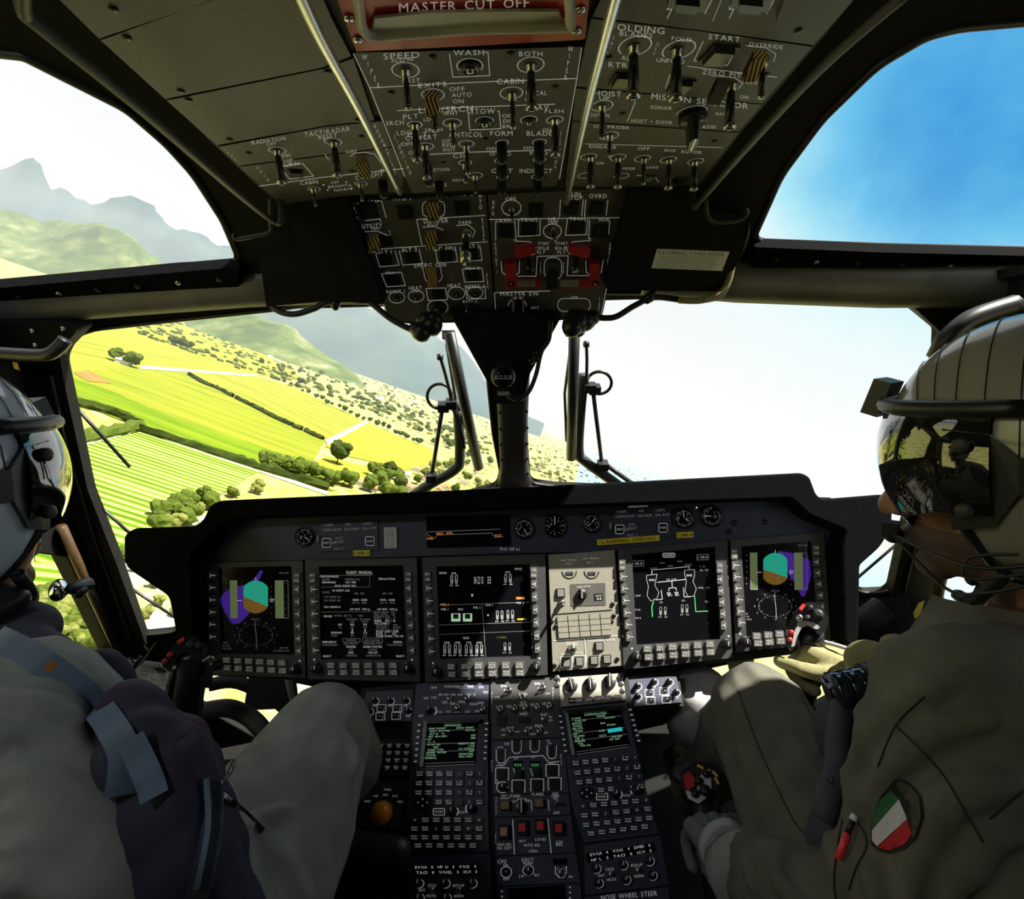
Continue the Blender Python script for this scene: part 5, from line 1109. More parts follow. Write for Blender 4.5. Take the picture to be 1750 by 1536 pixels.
def d2(b):
    A = lambda s_, x, y, w_, h=3.4, m=M_lglow: T(b, MP, s_, x, y, h, m, w_, 0, SO)
    A('FLIGHT MANUAL', 614, 978, 44, 4.6); line(b, MP, 592, 982, 637, 982, .7, SO, M_ldim)
    for s_, x, y, w_ in (('PERFORMANCES', 563, 985, 31), ('RANGE', 557, 990, 13), ('+RESERVE FUEL', 602, 990, 26), ('ENDURANCE', 562, 995, 23), ('+ICA TIME', 599, 995, 18), ('GROSS WEIGHT 9092', 590, 1001, 36), ('SIMULATION', 661, 989, 28), ('FH WEIGHT LOSS', 583, 1009, 29), ('HOVER', 557, 1012, 12), ('GNB  OGE', 614, 1014, 17), ('GNB  OGE', 662, 1014, 17), ('MAX WEIGHT OEI', 568, 1020, 28), ('MAX WEIGHT AEO', 568, 1026, 28), ('14800  13205', 615, 1025, 25), ('14976  13488', 662, 1025, 25), ('LMT FL  9800', 614, 1030, 25), ('LMT FL  9640', 662, 1030, 25),
        ('MAX CEILING FL', 568, 1037, 28), ('LMT MWT  9092 kg', 615, 1041, 34), ('LMT MWT  9478 kg', 662, 1041, 34), ('CRUISE', 560, 1053, 14), ('INITIAL SET FL', 586, 1052, 30), ('VAR', 616, 1052, 8), ('MAX RANGE', 601, 1058, 18), ('MAX RANGE', 624, 1058, 18), ('IAS', 602, 1062, 7), ('IAS/FL', 624, 1062, 11), ('IAS', 581, 1067, 6), ('115', 602, 1067, 6), ('105', 624, 1067, 6), ('FL', 582, 1072, 4), ('007', 602, 1072, 6), ('100', 624, 1072, 6), ('ENDURANCE', 575, 1081, 18), ('RANGE', 571, 1086, 10), ('88', 602, 1081, 5), ('2.5', 624, 1081, 6), ('120', 602, 1086, 6), ('225', 624, 1086, 6),
        ('GROSS WEIGHT  9076', 657, 1046, 36), ('FUEL TOTAL   426', 657, 1050, 36), ('RESERVE FUEL   0', 657, 1054, 36), ('FL/ISA   002/ + 8', 657, 1058, 36), ('WIND   276 / 18', 657, 1061, 36), ('NAV CONFIG +', 653, 1065, 26), ('ANTI ICE +    OFF', 661, 1068, 36), ('ICE FRMC +    OPTMD', 664, 1072, 42), ('LH EXT LOAD + NONE', 662, 1076, 38), ('RH EXT LOAD + NONE', 662, 1079, 38), ('NTR +    2%', 660, 1083, 34), ('POWER RATING + MCS OEI', 666, 1087, 46),
        ('EMERGENCY', 563, 1097, 24), ('PROCEDURES', 564, 1102, 26), ('AVIONICS', 600, 1094, 18), ('ELECTRICITY', 600, 1100, 24), ('ENGINES', 600, 1105, 16), ('FCS', 600, 1110, 7), ('FUEL', 600, 1115, 9), ('HYDRAULIC', 601, 1120, 19), ('APU STARTING', 636, 1094, 26), ('NORM ENG START', 637, 1100, 32), ('ENGINE STARTING', 637, 1105, 32), ('TAXIING', 637, 1110, 15), ('TAKE OFF', 637, 1115, 16), ('CLIMB/CRUISE', 638, 1120, 25), ('NORMAL', 680, 1097, 15), ('PROCEDURES', 675, 1102, 26), ('SELECT', 559, 1121, 14), ('SELECT', 684, 1121, 14)): A(s_, x, y, w_, 3.2, M_lglow if (y % 2) else M_ldim)
    for p in ([(586, 1091), (615, 1091), (615, 1097), (586, 1097)], [(619, 1090), (653, 1090), (654, 1097), (619, 1097)]): pline(b, MP, p, .5, SO, M_ldim, True)
    for p in ([(548, 983), (632, 983), (632, 1003), (548, 1003)], [(548, 1046), (638, 1045)]): pline(b, MP, p, .5, SO, M_olv)
    for y in (1020, 1026, 1037, 1067, 1072, 1081, 1086): pass
    for x in (602, 624): line(b, MP, x, 1075, x, 1078.5, 1.6, SO, M_lglow)
mfd([(521, 957), (712, 953), (718, 1165), (526, 1160)], [(545, 968), (689, 966), (695, 1127), (548, 1128)], [(534 + k * .7, 1007 + k * 20.8) for k in range(6)], [(698 + k * 1.2, 1005 + k * 21.2) for k in range(6)],
    [(565 + k * 21.3, 1137) for k in range(6)], [(566 + k * 21.3, 1149) for k in range(6)], [(543, 1140), (698, 1140)], 'display filled with small white flight manual text, second from the left', d2)
def tubes(b, x, y, h, m=M_lglow, s_=None):
    for dx in (-4, 4): pline(b, MP, rrect(x + dx, y, 3.4, h, 1.6), .6, SO, m, True); flat(b, MP, rect(x + dx, y + h * .2, 1.6, h * .4), SO, M_ldim)
    if s_: T(b, MP, s_, x, y - h / 2 - 3.5, 3, m, 9, 0, SO)
    T(b, MP, '64', x - 5, y + h / 2 + 3, 2.8, m, 5, 0, SO); T(b, MP, '66', x + 5, y + h / 2 + 3, 2.8, m, 5, 0, SO)
def d3(b):
    A = lambda s_, x, y, w_, h=3.4, m=M_lglow: T(b, MP, s_, x, y, h, m, w_, 0, SO)
    A('ENG1', 757, 979, 12); A('ENG2', 886, 972, 12); tubes(b, 776, 990, 14, M_lglow, 'OIL'); tubes(b, 868, 988, 14, M_lglow, 'OIL')
    for k in range(3): A(('64 TQ 65', '880 T 66', '99 NR 99')[k], 818, 987 + k * 4.5, 16); A('99', 836, 987 + k * 4.5, 6)
    A('PFUEL 2', 760, 1033, 14, 3.6, M_orange); A('FUEL 1', 760, 1041, 12); A('820', 787, 1041, 8); A('FUEL 2', 815, 1038, 12); A('HYD 1', 836, 1034, 12); A('MIX 2', 889, 1030, 12)
    flat(b, MP, rect(889, 1022, 14, 4), SO, M_orange); flat(b, MP, rect(892, 1058, 16, 3), SO, M_yellow)
    for x in (779, 799):
        flat(b, MP, rect(x, 1055, 15, 13), SO, M_lgrn); flat(b, MP, rect(x, 1053, 9, 8), SO + .0003, M_black); pline(b, MP, rect(x, 1055, 15, 13), .7, SO + .0003, M_lglow, True)
    tubes(b, 854, 1051, 15); tubes(b, 872, 1050, 15)
    for x, s_ in ((764, 'MGB'), (782, 'IGB'), (801, 'TGB'), (819, 'HYD')): tubes(b, x, 1109, 15, M_lglow, s_)
    tubes(b, 867, 1105, 14, M_ldim); A('CABIN', 857, 1089, 16, 3.2, M_olv)
    pline(b, MP, [(750, 1034), (904, 1029)], .6, SO, M_ldim); pline(b, MP, [(750, 1068), (905, 1063)], .6, SO, M_ldim); pline(b, MP, [(750, 1084), (906, 1078)], .4, SO, M_ldim); pline(b, MP, [(824, 1031), (830, 1122)], .5, SO, M_ldim)
    A('ELEC', 797, 1090, 10); flat(b, MP, rect(807, 1017, 3, 4), SO, M_lglow); flat(b, MP, rect(834, 1051, 3, 3), SO, M_lglow)
mfd([(722, 953), (932, 947), (936, 1153), (727, 1166)], [(746, 968), (905, 964), (909, 1121), (752, 1126)], [(731 + k * 1, 1005 + k * 21.6) for k in range(6)], [(913 + k * 1.2, 998 + k * 22) for k in range(6)],
    [(771 + k * 23.4, 1139 - k * .4) for k in range(6)], [(772 + k * 23.4, 1152 - k * .5) for k in range(6)], [(746, 1146), (916, 1138)], 'dark engine and fuel display just left of the grey centre unit', d3)
def d4(b):
    A = lambda s_, x, y, w_, h=3.4, m=M_lglow: T(b, MP, s_, x, y, h, m, w_, 2, SO)
    P_ = lambda p, m=M_lglow, c=False, w_=.9: pline(b, MP, p, w_, SO, m, c)
    P_([(1132, 947), (1135, 945), (1152, 945), (1154, 948), (1152, 952), (1134, 952)], M_lglow, True); A('ENGINES', 1143, 948.5, 16)
    P_(rect(1089, 963, 22, 9, 2), M_ldim, True); P_(rect(1201, 952, 20, 9, 2), M_ldim, True); A('1 00.0', 1089, 963, 16); A('1 00.0', 1201, 952, 16)
    P_([(1105, 983), (1123, 981), (1121, 990), (1119, 1000), (1126, 1012), (1123, 1022), (1112, 1027), (1106, 1018), (1108, 1002), (1105, 990)], M_ldim, True); A('ENG', 1114, 991, 9)
    P_([(1170, 974), (1187, 973), (1187, 983), (1184, 993), (1190, 1006), (1186, 1018), (1176, 1020), (1171, 1010), (1173, 992), (1170, 983)], M_ldim, True); A('ENG', 1178, 983, 9)
    P_([(1114, 981), (1114, 974), (1178, 968), (1178, 973)]); P_([(1123, 995), (1172, 990)]); P_([(1148, 992), (1149, 1003)]); P_([(1143, 1010), (1143, 1005), (1155, 1004), (1156, 1009)]); P_([(1130, 1008), (1132, 1024), (1120, 1025)]); P_([(1168, 1004), (1169, 1020), (1180, 1019)])
    P_([(1117, 1027), (1114, 1037), (1115, 1054)], M_green, False, 1.4); P_([(1187, 1018), (1189, 1045), (1210, 1044)], M_green, False, 1.2)
    for x, y in ((1143, 1013), (1156, 1012)): P_([(x - 3, y), (x + 3, y), (x, y + 5)], M_lglow, True)
    for s_, x, y, w_ in (('100', 1132, 962, 8), ('100', 1162, 959, 8), ('#100', 1117, 971, 12), ('100', 1146, 967, 8), ('#100', 1176, 965, 12), ('OIL FUEL', 1148, 990, 18), ('GND  GND', 1151, 1017, 20), ('T 55', 1200, 968, 10), ('55 99', 1203, 974, 14), ('OIL 101', 1203, 1004, 20), ('56', 1208, 1028, 6), ('OIL', 1168, 1026, 6), ('OIL', 1130, 1029, 6), ('PSI', 1090, 1042, 8), ('TEMP', 1090, 1018, 10), ('MFA', 1091, 1056, 10)): A(s_, x, y, w_, 3, M_ldim)
    tubes(b, 1133, 1044, 14, M_ldim); tubes(b, 1170, 1040, 14, M_ldim)
mfd([(1056, 938), (1243, 924), (1252, 1124), (1066, 1144)], [(1080, 948), (1222, 934), (1231, 1092), (1088, 1102)], [(1064 + k * 2.2, 985 + k * 20.6) for k in range(6)], [(1231 + k * 1.6, 990 + k * 19.6) for k in range(5)],
    [(1107 + k * 21.4, 1109 - k * 1.6) for k in range(6)], [(1109 + k * 21.2, 1123 - k * 1.8) for k in range(6)], [(1086, 1121), (1239, 1100)], 'engine schematic display just right of the grey centre unit', d4)
def d5(b):
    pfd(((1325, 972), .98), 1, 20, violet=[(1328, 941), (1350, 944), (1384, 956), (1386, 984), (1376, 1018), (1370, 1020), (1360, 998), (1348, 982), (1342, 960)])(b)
mfd([(1248, 923), (1408, 910), (1420, 1098), (1258, 1114)], [(1267, 934), (1386, 924), (1398, 1078), (1276, 1088)], [(1256 + k * 2, 966 + k * 19.6) for k in range(6)], [(1396 + k * 2.2, 960 + k * 19) for k in range(6)],
    [(1294 + k * 19.4, 1087 - k * 1.8) for k in range(5)], [(1296 + k * 19.4, 1099 - k * 1.8) for k in range(5)], [(1271, 1096)], 'rightmost display with teal and brown attitude ball behind the gloved hand', d5)
# grey centre control unit in the sun
t = thing('centre_control_unit', MP.P(1000, 1045), 'sunlit grey centre unit with a gear lever window, caption grid and landing gear buttons', 'control unit'); mb = MB(); M_cu = mat('light grey panel paint', (.40, .375, .31), .45, var=.06, vs_=150, bump=.1, bs=1800)
CU = [(937, 948), (1050, 940), (1065, 1137), (945, 1147)]
prism(mb, MP, CU, .010, -.001, M_cu, M_knob); c_ = .0105
B_ = lambda pts, w_=1, m=M_edge, c=False, o=c_: pline(mb, MP, pts, w_, o, m, c)
for s_, x, y, w_ in (('60t 970mb', 972, 957, 26), ('60t 980mb', 1010, 954, 26), ('NG 1', 972, 963, 10), ('NG 2', 1008, 961, 10)): T(mb, MP, s_, x, y, 3, M_white, w_, 2, c_)
for x in (973, 1011): ring(mb, MP, x, 976, 13, 13, 1.6, c_, M_edge, 180, 360); flat(mb, MP, rrect(x, 980, 13, 6, 1), c_, M_edge); T(mb, MP, 'EMPTY', x, 980, 3, M_keyw, 10, 0, c_ + .0004)
B_([(943, 1050), (1046, 1042)], 1.5); B_([(946, 1095), (1056, 1086)], 1.3, M_white); B_([(999, 1092), (1003, 1141)], 1.2, M_white)
flat(mb, MP, rrect(1005, 1016, 60, 38, 2, 2), c_, M_panel)
for s_, x, y, w_, h in (('GATE', 1023, 1018, 10, 3.2), ('UP', 990, 1003, 8, 3), ('DOWN', 1003, 1002, 12, 3), ('66', 1024, 1023, 8, 4)): T(mb, MP, s_, x, y, h, M_white, w_, 2, c_ + .0008)
flat(mb, MP, rect(1023, 1020, 15, 12, 2), c_ + .0004, M_black); B_(rect(1028, 1127 - 2, 1, 1), 1)
T(mb, MP, 'LANDING GEAR', 1028, 1094, 4, M_white, 46, 3, c_); T(mb, MP, 'LDG LIGHTS', 977, 1100, 4, M_white, 20, 0, c_); T(mb, MP, 'DIMMER', 967, 1118, 4, M_white, 16, 0, c_); T(mb, MP, 'HOOK', 989, 1115, 4, M_white, 14, 0, c_)
B_(rect(968, 1131, 20, 18, 1), 1.2, M_white, True); B_(rect(990, 1129, 20, 18, 1), 1.2, M_white, True)
done(t, mb)
for r_ in range(4):
    for k in range(5):
        b = MB(); prism(b, MP, rect(961 + k * 18.4 + r_ * .8, 1057 + r_ * 9.6 - k * 1.3, 17, 8.6, 3), .0125, .0095, M_cu, M_edge); b.build('caption_tile', t)
put(t, 'square_button', P_sqw, MP, 958, 1013, .010, 2, 1.2); put(t, 'toggle_switch', P_togS, MP, 960, 1029, .010); put(t, 'toggle_switch', P_togC, MP, 978, 1108, .010, 0, 1.3)
for x, y in ((968, 1132), (990, 1130), (1024, 1104), (1015, 1128), (1037, 1126)): put(t, 'square_button', P_sqw, MP, x, y, .010, 2, 1.15)
b = MB(); M, _ = MP.fr(994, 1016, .012); lathe(b, M, [(.010, 0), (.0095, .002), (.004, .003)], M_knob, 24); box(b, M @ Matrix.Translation((0, .004, .004)), .003, .020, .003, M_keyw); b.build('gear_lever', t)
for x, y in ((1047, 1032), (1049, 1052), (943, 1062), (1055, 1126), (948, 1137), (1045, 1062), (950, 1070)): put(t, 'screw', P_scr, MP, x, y, .010)
# struts between the displays
for k, (x0, y0, x1, y1) in enumerate(((519, 958, 524, 1158),)): pass

# ------------------------------------------------------------------ lower centre console
LCo = MP.P(890, 1152); LC = Pl(LCo, (0, -1, 1))
t = thing('centre_console', LC.P(910, 1300), 'long sloping black centre console between the two seats', 'console'); mb = MB()
prism(mb, LC, [(706, 1160), (1072, 1148), (1100, 1330), (1172, 1640), (670, 1640), (700, 1300)], -.001, -.20, M_dark); mb.build('housing', t)
mb = MB(); prism(mb, LC, [(617, 1176), (706, 1168), (704, 1300), (690, 1500), (670, 1640), (540, 1640), (586, 1440), (618, 1330), (610, 1240)], -.012, -.24, M_dark); mb.build('left_step', t)
mb = MB(); prism(mb, LC, [(1072, 1150), (1160, 1150), (1168, 1206), (1080, 1214)], -.012, -.20, M_dark); mb.build('right_step', t)
def lu(pts, label, off=.004, m=None): return unit('console_unit', LC, pts, label, 'console unit', m or M_panelB, off + .003, off)
lo_ = .0045
def LT(mb, lst, off=lo_):
    for q in lst: T(mb, LC, q[0], q[1], q[2], q[3], M_white, q[4] if len(q) > 4 else None, q[5] if len(q) > 5 else 0, off)
def keyq(t, mb, q, rows, cols, lab, kw, kh, off=.004, name='key', m=None, skip=()):
    """grid of key caps in quad q"""
    for r_ in range(rows):
        for c_ in range(cols):
            if (r_, c_) in skip: continue
            u = (c_ + .5) / cols; v = (r_ + .5) / rows
            x = (q[0][0] * (1 - u) + q[1][0] * u) * (1 - v) + (q[3][0] * (1 - u) + q[2][0] * u) * v; y = (q[0][1] * (1 - u) + q[1][1] * u) * (1 - v) + (q[3][1] * (1 - u) + q[2][1] * u) * v
            b = MB(); prism(b, LC, rrect(x, y, kw, kh, 2, n=2), off + .003, off, m or M_key)
            s_ = lab(r_, c_)
            if s_:
                if len(s_) > 2: T(b, LC, s_, x, y - 1.8, 3.2, M_white, kw * .72, 0, off + .0034); line(b, LC, x - kw * .34, y + 2.4, x + kw * .34, y + 2.4, 1, off + .0034, M_white)
                else: T(b, LC, s_, x, y, 4, M_white, None, 0, off + .0034)
            b.build(name, t)
def cdu(sx, scr, top, kq, lq, l6, knob, ent, label, lines, hl=None):
    t, mb = lu(top, label); mb_ = mb
    for i in range(4): pass
    scm = MB(); prism(scm, LC, scr, .0045, .0035, M_screen)
    def SP(u, v): return ((scr[0][0] * (1 - u) + scr[1][0] * u) * (1 - v) + (scr[3][0] * (1 - u) + scr[2][0] * u) * v, (scr[0][1] * (1 - u) + scr[1][1] * u) * (1 - v) + (scr[3][1] * (1 - u) + scr[2][1] * u) * v)
    an = -math.degrees(math.atan2(scr[1][1] - scr[0][1], scr[1][0] - scr[0][0]))
    for k, (s_, u, w_) in enumerate(lines):
        for (st, uu, ww) in ([(s_, u, w_)] if isinstance(s_, str) else s_): x, y = SP(uu, .06 + k * .062); T(scm, LC, st, x, y, 3.0, M_lgrn, ww, an, .0049)
    for v in (.17, .48, .66, .93, .99): line(scm, LC, *SP(.02, v), *SP(.98, v), .7, .0049, M_ldim)
    if hl: flat(scm, LC, [SP(*q) for q in hl], .0052, M_cyan)
    scm.build('screen', t)
    for side, u0 in ((0, -.17), (1, 1.17)):
        for k in range(7):
            x, y = SP(u0, .03 + k * .14); b = MB(); prism(b, LC, rrect(x, y, 9, 7, 1.5, n=2), .0065, .004, M_key); line(b, LC, x - 2.2, y, x + 2.2, y, 2, .0069, M_white); b.build('line_key', t)
    # raised visor over the screen
    rim = MB(); a, c, d, e_ = scr; prism(rim, LC, [(a[0] - 6, a[1] - 7), (c[0] + 6, c[1] - 7), (c[0] + 1, c[1]), (a[0] - 1, a[1])], .016, .004, M_knob); prism(rim, LC, [(a[0] - 7, a[1] - 6), (a[0] - 1, a[1]), (e_[0] - 1, e_[1]), (e_[0] - 7, e_[1])], .012, .004, M_keyw, M_knob); rim.build('screen_hood', t)
    words = ['DTC', 'NEW', 'DEL', 'EDIT', '1', '2 N', '3', 'LAST', 'IDX', 'STOR', 'CLR', '4 W', '5', '6 E', 'DATA', 'PREV', 'NEXT', 'TBL', '7', '8 S', '9', '', '', 'FREQ', 'DIRCT', '', '0', '+/-']
    keyq(t, mb, kq, 4, 7, lambda r_, c_: words[r_ * 7 + c_], 14, 12, skip=((3, 0), (3, 1)))
    ws = ['A', 'BCN', 'COM', 'DIR', 'ENG', 'F/P', 'G', 'HOV', 'INI', 'J', 'KEY', 'LOG', 'M', 'NAV', 'OVR', 'PRF', 'QNH', 'RAD', 'SYS', 'TGT', 'USR']
    keyq(t, mb, lq, 3, 7, lambda r_, c_: ws[r_ * 7 + c_] + '/', 15, 11)
    keyq(t, mb, l6, 1, 6, lambda r_, c_: ('MARK', 'WPT', 'XPDR', 'YAW', 'ZULU', 'SPC')[c_], 15, 11)
    x = (kq[3][0] * .86 + kq[2][0] * .14); y = kq[3][1] - 7; dp = MB(); prism(dp, LC, rrect(x, y, 24, 20, 8), .008, .004, M_knob)
    for dx, dy in ((0, -6), (0, 6), (-8, 0), (8, 0)): flat(dp, LC, rrect(x + dx, y + dy, 2.4, 2.4, 1, n=2), .0084, M_white)
    dp.build('cursor_pad', t)
    T(mb, LC, 'INT/EXT', (knob[0][0] + knob[1][0]) / 2 + 1, knob[0][1] + 2, 3.5, M_white, 13, 0, lo_); ring(mb, LC, knob[0][0] + 2, knob[0][1], 10, 10, 2, lo_, M_white, -50, 40, 8); ring(mb, LC, knob[1][0], knob[1][1], 11, 11, 2, lo_, M_white, 140, 220, 8)
    pline(mb, LC, rrect(ent[0], ent[1], 19, 11, 1), 1.3, lo_, M_white, True); b = MB(); prism(b, LC, rrect(ent[0], ent[1], 15, 7, 1), .007, .004, M_key); T(b, LC, 'ENTER', ent[0], ent[1], 3.6, M_white, 13, 0, .0074); b.build('enter_key', t)
    for x, y in knob: put(t, 'rotary_knob', P_knobS, LC, x, y, .004, 0, 1.25)
    done(t, mb); return t
cdu(0, [(731, 1236), (817, 1234), (813, 1306), (724, 1310)], [(706, 1222), (834, 1220), (834, 1386), (836, 1455), (692, 1458), (700, 1320)], [(709, 1314), (828, 1313), (828, 1378), (705, 1378)], [(700, 1393), (828, 1393), (828, 1438), (698, 1438)], [(706, 1438), (818, 1438), (817, 1451), (704, 1451)], [(772, 1386), (806, 1382)], (750, 1387),
    'left keyboard unit with a bright green performance text screen', [([('PERFORMANCE', .5, 28)], 0, 0), ([('WIND 270/18/KT', .2, 30), ('GROSS WEIGHT', .75, 30)], 0, 0), ([('GUST  HVY/VFR', .25, 34), ('9092 KG', .85, 16)], 0, 0), ([('ALT 10   FL', .2, 26)], 0, 0), ([('OAT +8/+4 NFW', .22, 32), ('OFF', .92, 8)], 0, 0), ([('UAT', .06, 8), ('OEM', .92, 8)], 0, 0), ([('+/- 0', .1, 12)], 0, 0), ([('TOTAL FUEL', .15, 24), ('RESERVE FUEL', .8, 28)], 0, 0), ([('426', .2, 8), ('0 KG', .9, 10)], 0, 0), ([('FLIGHT TYPE', .2, 26), ('A/I CONFIG', .8, 26)], 0, 0), ([('CRUISE  HOVER', .22, 34), ('OFF', .9, 8)], 0, 0), ([('STATUS', .12, 16), ('DEPARTURE', .8, 24)], 0, 0), ([('CRUISE/CL', .12, 20), ('SOUL PORT', .8, 24)], 0, 0)])
cdu(1, [(972, 1220), (1061, 1212), (1078, 1276), (984, 1290)], [(956, 1212), (1070, 1200), (1098, 1330), (1118, 1400), (1126, 1424), (998, 1440), (976, 1370), (968, 1300)], [(974, 1296), (1092, 1285), (1106, 1350), (986, 1362)], [(986, 1370), (1112, 1358), (1120, 1404), (994, 1418)], [(1000, 1418), (1110, 1404), (1112, 1418), (1002, 1432)], [(1052, 1357), (1088, 1350)], (1029, 1361),
    'right keyboard unit with a dim communications text screen and cyan bar', [([('COMMUNICATION', .5, 38)], 0, 0), ([('V/UHF1', .12, 16), ('MODE', .6, 14)], 0, 0), ([('145.10', .2, 18), ('AM/FM', .75, 18)], 0, 0), ([('REMOTE', .12, 16)], 0, 0), ([('V/UHF2', .12, 16), ('ON', .6, 8)], 0, 0), ([('136.475', .12, 18), ('MAIN', .75, 14)], 0, 0), ([('TACAN', .12, 14)], 0, 0), ([('HF', .06, 8), ('USB', .55, 10)], 0, 0), ([('121.500', .12, 18)], 0, 0), ([('HF L', .12, 14), ('ACTV', .55, 12)], 0, 0), ([('MARKER', .12, 18), ('281.400', .8, 18)], 0, 0), ([('VOL', .12, 10), ('SQ OFF', .75, 18)], 0, 0), ([('TCN 270', .2, 18)], 0, 0)], [(.66, .47), (.93, .46), (.93, .56), (.66, .57)])
# upper left radio box
t, mb = lu([(712, 1168), (836, 1165), (834, 1218), (706, 1221)], 'control box with broken white captions above the left keyboard unit')
LT(mb, [('IFF', 742, 1175, 4, 10), ('TRANSPONDER', 772, 1173, 4, 26), ('MODE', 804, 1173, 4, 10), ('ON', 822, 1174, 4, 8), ('TEST', 830, 1183, 4, 9), ('OFF', 728, 1193, 4, 8), ('STBY', 742, 1192, 4, 10), ('M1 M2 M3 M4', 770, 1187, 4, 40), ('M5 C', 805, 1187, 4, 16), ('REPLY', 762, 1200, 4, 12), ('ID', 774, 1202, 4, 8), ('HOLD', 790, 1199, 4, 12), ('IDENT', 810, 1203, 4, 14), ('EMER', 822, 1201, 4, 10), ('DF TOP', 750, 1217, 4, 10), ('VTA', 766, 1216, 4, 8), ('INT', 782, 1216, 4, 8), ('AUT', 799, 1216, 4, 8), ('ON', 815, 1215, 4, 7), ('BRT', 720, 1223, 4, 8)])
for x in (772, 800): pline(mb, LC, [(x - 16, 1179), (x + 12, 1179)], .8, lo_, M_edge)
ring(mb, LC, 738, 1214, 9, 9, 1.8, lo_, M_white, -60, 50, 8); done(t, mb); put(t, 'rotary_knob', P_knobS, LC, 733, 1214, .004, 0, 1.1)
for x, y in ((768, 1194), (798, 1194), (825, 1213), (782, 1210)): put(t, 'toggle_switch', P_togC, LC, x, y, .004)
# radio management boxes
def rmu(q, disp, l1, l2, kn, sm, tx, label):
    t, mb = lu(q, label); flat(mb, LC, disp, lo_, M_screen)
    an = -math.degrees(math.atan2(disp[1][1] - disp[0][1], disp[1][0] - disp[0][0])); cx = sum(p[0] for p in disp) / 4; cy = sum(p[1] for p in disp) / 4
    T(mb, LC, l1, cx - 1, cy - 4.5, 4.4, M_lglow, 104, an, lo_ + .0004); T(mb, LC, l2, cx + 1, cy + 4.5, 4.4, M_lglow, 104, an, lo_ + .0004)
    for x, y in kn: ring(mb, LC, x + 1.5, y + 1.5, 8.5, 8.5, 1.4, lo_, M_white, -120, 60, 12)
    for x, y in sm: ring(mb, LC, x, y, 5, 6, 1.1, lo_, M_white, -160, 160, 12)
    LT(mb, tx); done(t, mb)
    for x, y in kn: put(t, 'rotary_knob', P_knobS, LC, x, y, .004, 0, 1.15)
    for x, y in sm: put(t, 'toggle_switch', P_togC, LC, x, y, .004, 0, .8)
rmu([(700, 1462), (838, 1458), (842, 1640), (690, 1640)], [(705, 1478), (821, 1476), (820, 1494), (704, 1495)], 'EV/U1  0  HF U  5  V/U2  4', 'TAC1  0  V/U2L  5  IC/I  5', [(715, 1508), (760, 1508), (806, 1508), (716, 1533), (762, 1533)], [(738, 1521), (784, 1521)],
    [('COLD', 738, 1513, 4.5, 14), ('HOT', 721, 1521, 4.5, 11), ('MUTE', 737, 1531, 4.5, 16), ('BCKUP', 784, 1513, 4.5, 19), ('NORM', 784, 1531, 4.5, 16)], 'radio selector box with a two line readout at the bottom of the left console column')
rmu([(998, 1444), (1128, 1428), (1142, 1512), (1000, 1530)], [(1001, 1459), (1118, 1440), (1121, 1455), (1004, 1474)], 'EV/U1  4  V/U2  4  DME1  0', 'HF L  5  TAC1  0  IC/I  5', [(1018, 1483), (1064, 1477), (1109, 1470), (1022, 1508), (1069, 1502), (1114, 1495)], [(1044, 1494), (1090, 1487)],
    [('COLD', 1042, 1485, 4.5, 14, 5), ('HOT', 1028, 1496, 4.5, 11, 5), ('MUTE', 1045, 1503, 4.5, 16, 5), ('BCKUP', 1088, 1478, 4.5, 19, 5), ('NORM', 1092, 1497, 4.5, 16, 5)], 'radio selector box with a two line readout above the nose wheel steer box')
t, mb = lu([(1000, 1533), (1142, 1515), (1160, 1640), (1004, 1640)], 'box lettered nose wheel steer at the bottom of the right console column'); LT(mb, [('NOSE WHEEL STEER', 1075, 1530, 8, 96, 5)]); done(t, mb)
# centre column
t, mb = lu([(838, 1160), (955, 1157), (963, 1260), (840, 1264)], 'dark fuel control box at the top of the middle console column', m=mat('dark fuel panel paint', (.055, .055, .055), .5, bump=.12, bs=1800))
LT(mb, [('ENG 1', 863, 1172, 4, 14), ('ENG 2', 921, 1168, 4.5, 15), ('X-FEED', 894, 1186, 4, 14), ('ON', 864, 1179, 3.5, 6), ('OFF', 864, 1186, 3.5, 7), ('ON', 922, 1176, 3.5, 6), ('OFF', 922, 1183, 3.5, 7), ('LOW', 850, 1191, 3.5, 8), ('LOW', 936, 1185, 3.5, 8), ('1-2', 854, 1208, 4, 10), ('CELL A', 873, 1207, 4, 14), ('AUTO', 894, 1200, 3.5, 10), ('CELL 1', 894, 1205, 3.5, 14), ('CELL B', 913, 1204, 4, 14), ('CELL 2', 934, 1202, 4, 14), ('PRESET', 895, 1220, 4, 14), ('REFUEL', 921, 1240, 4, 14), ('INLET', 930, 1221, 4, 12), ('DUMP', 872, 1244, 4, 12), ('ON', 940, 1225, 3.5, 6), ('OFF', 941, 1231, 3.5, 7), ('OFF', 860, 1256, 3.5, 7), ('ON', 860, 1247, 3.5, 6), ('UP', 906, 1244, 3.5, 7), ('DOWN', 910, 1254, 3.5, 10), ('OFF', 933, 1252, 3.5, 7)])
T(mb, LC, 'FUEL', 841, 1193, 4, None, 0, 0, lo_, True); T(mb, LC, 'FUEL', 945, 1185, 4, None, 0, 0, lo_, True); line(mb, LC, 879, 1250, 888, 1250, 1, lo_, M_white)
done(t, mb)
for x, y in ((870, 1180), (928, 1176), (855, 1214), (880, 1212), (897, 1211), (918, 1210), (938, 1208), (873, 1250), (900, 1250), (921, 1250), (929, 1229), (893, 1193)): put(t, 'toggle_switch', P_togC, LC, x, y, .004)
put(t, 'square_button', P_sq, LC, 858, 1231, .004); b = MB(); prism(b, LC, rrect(896, 1230, 18, 9, 1), .008, .004, M_knob); b.build('thumbwheel', t)
t, mb = lu([(840, 1266), (963, 1262), (972, 1354), (843, 1358)], 'autopilot control box with two small lit green numbers')
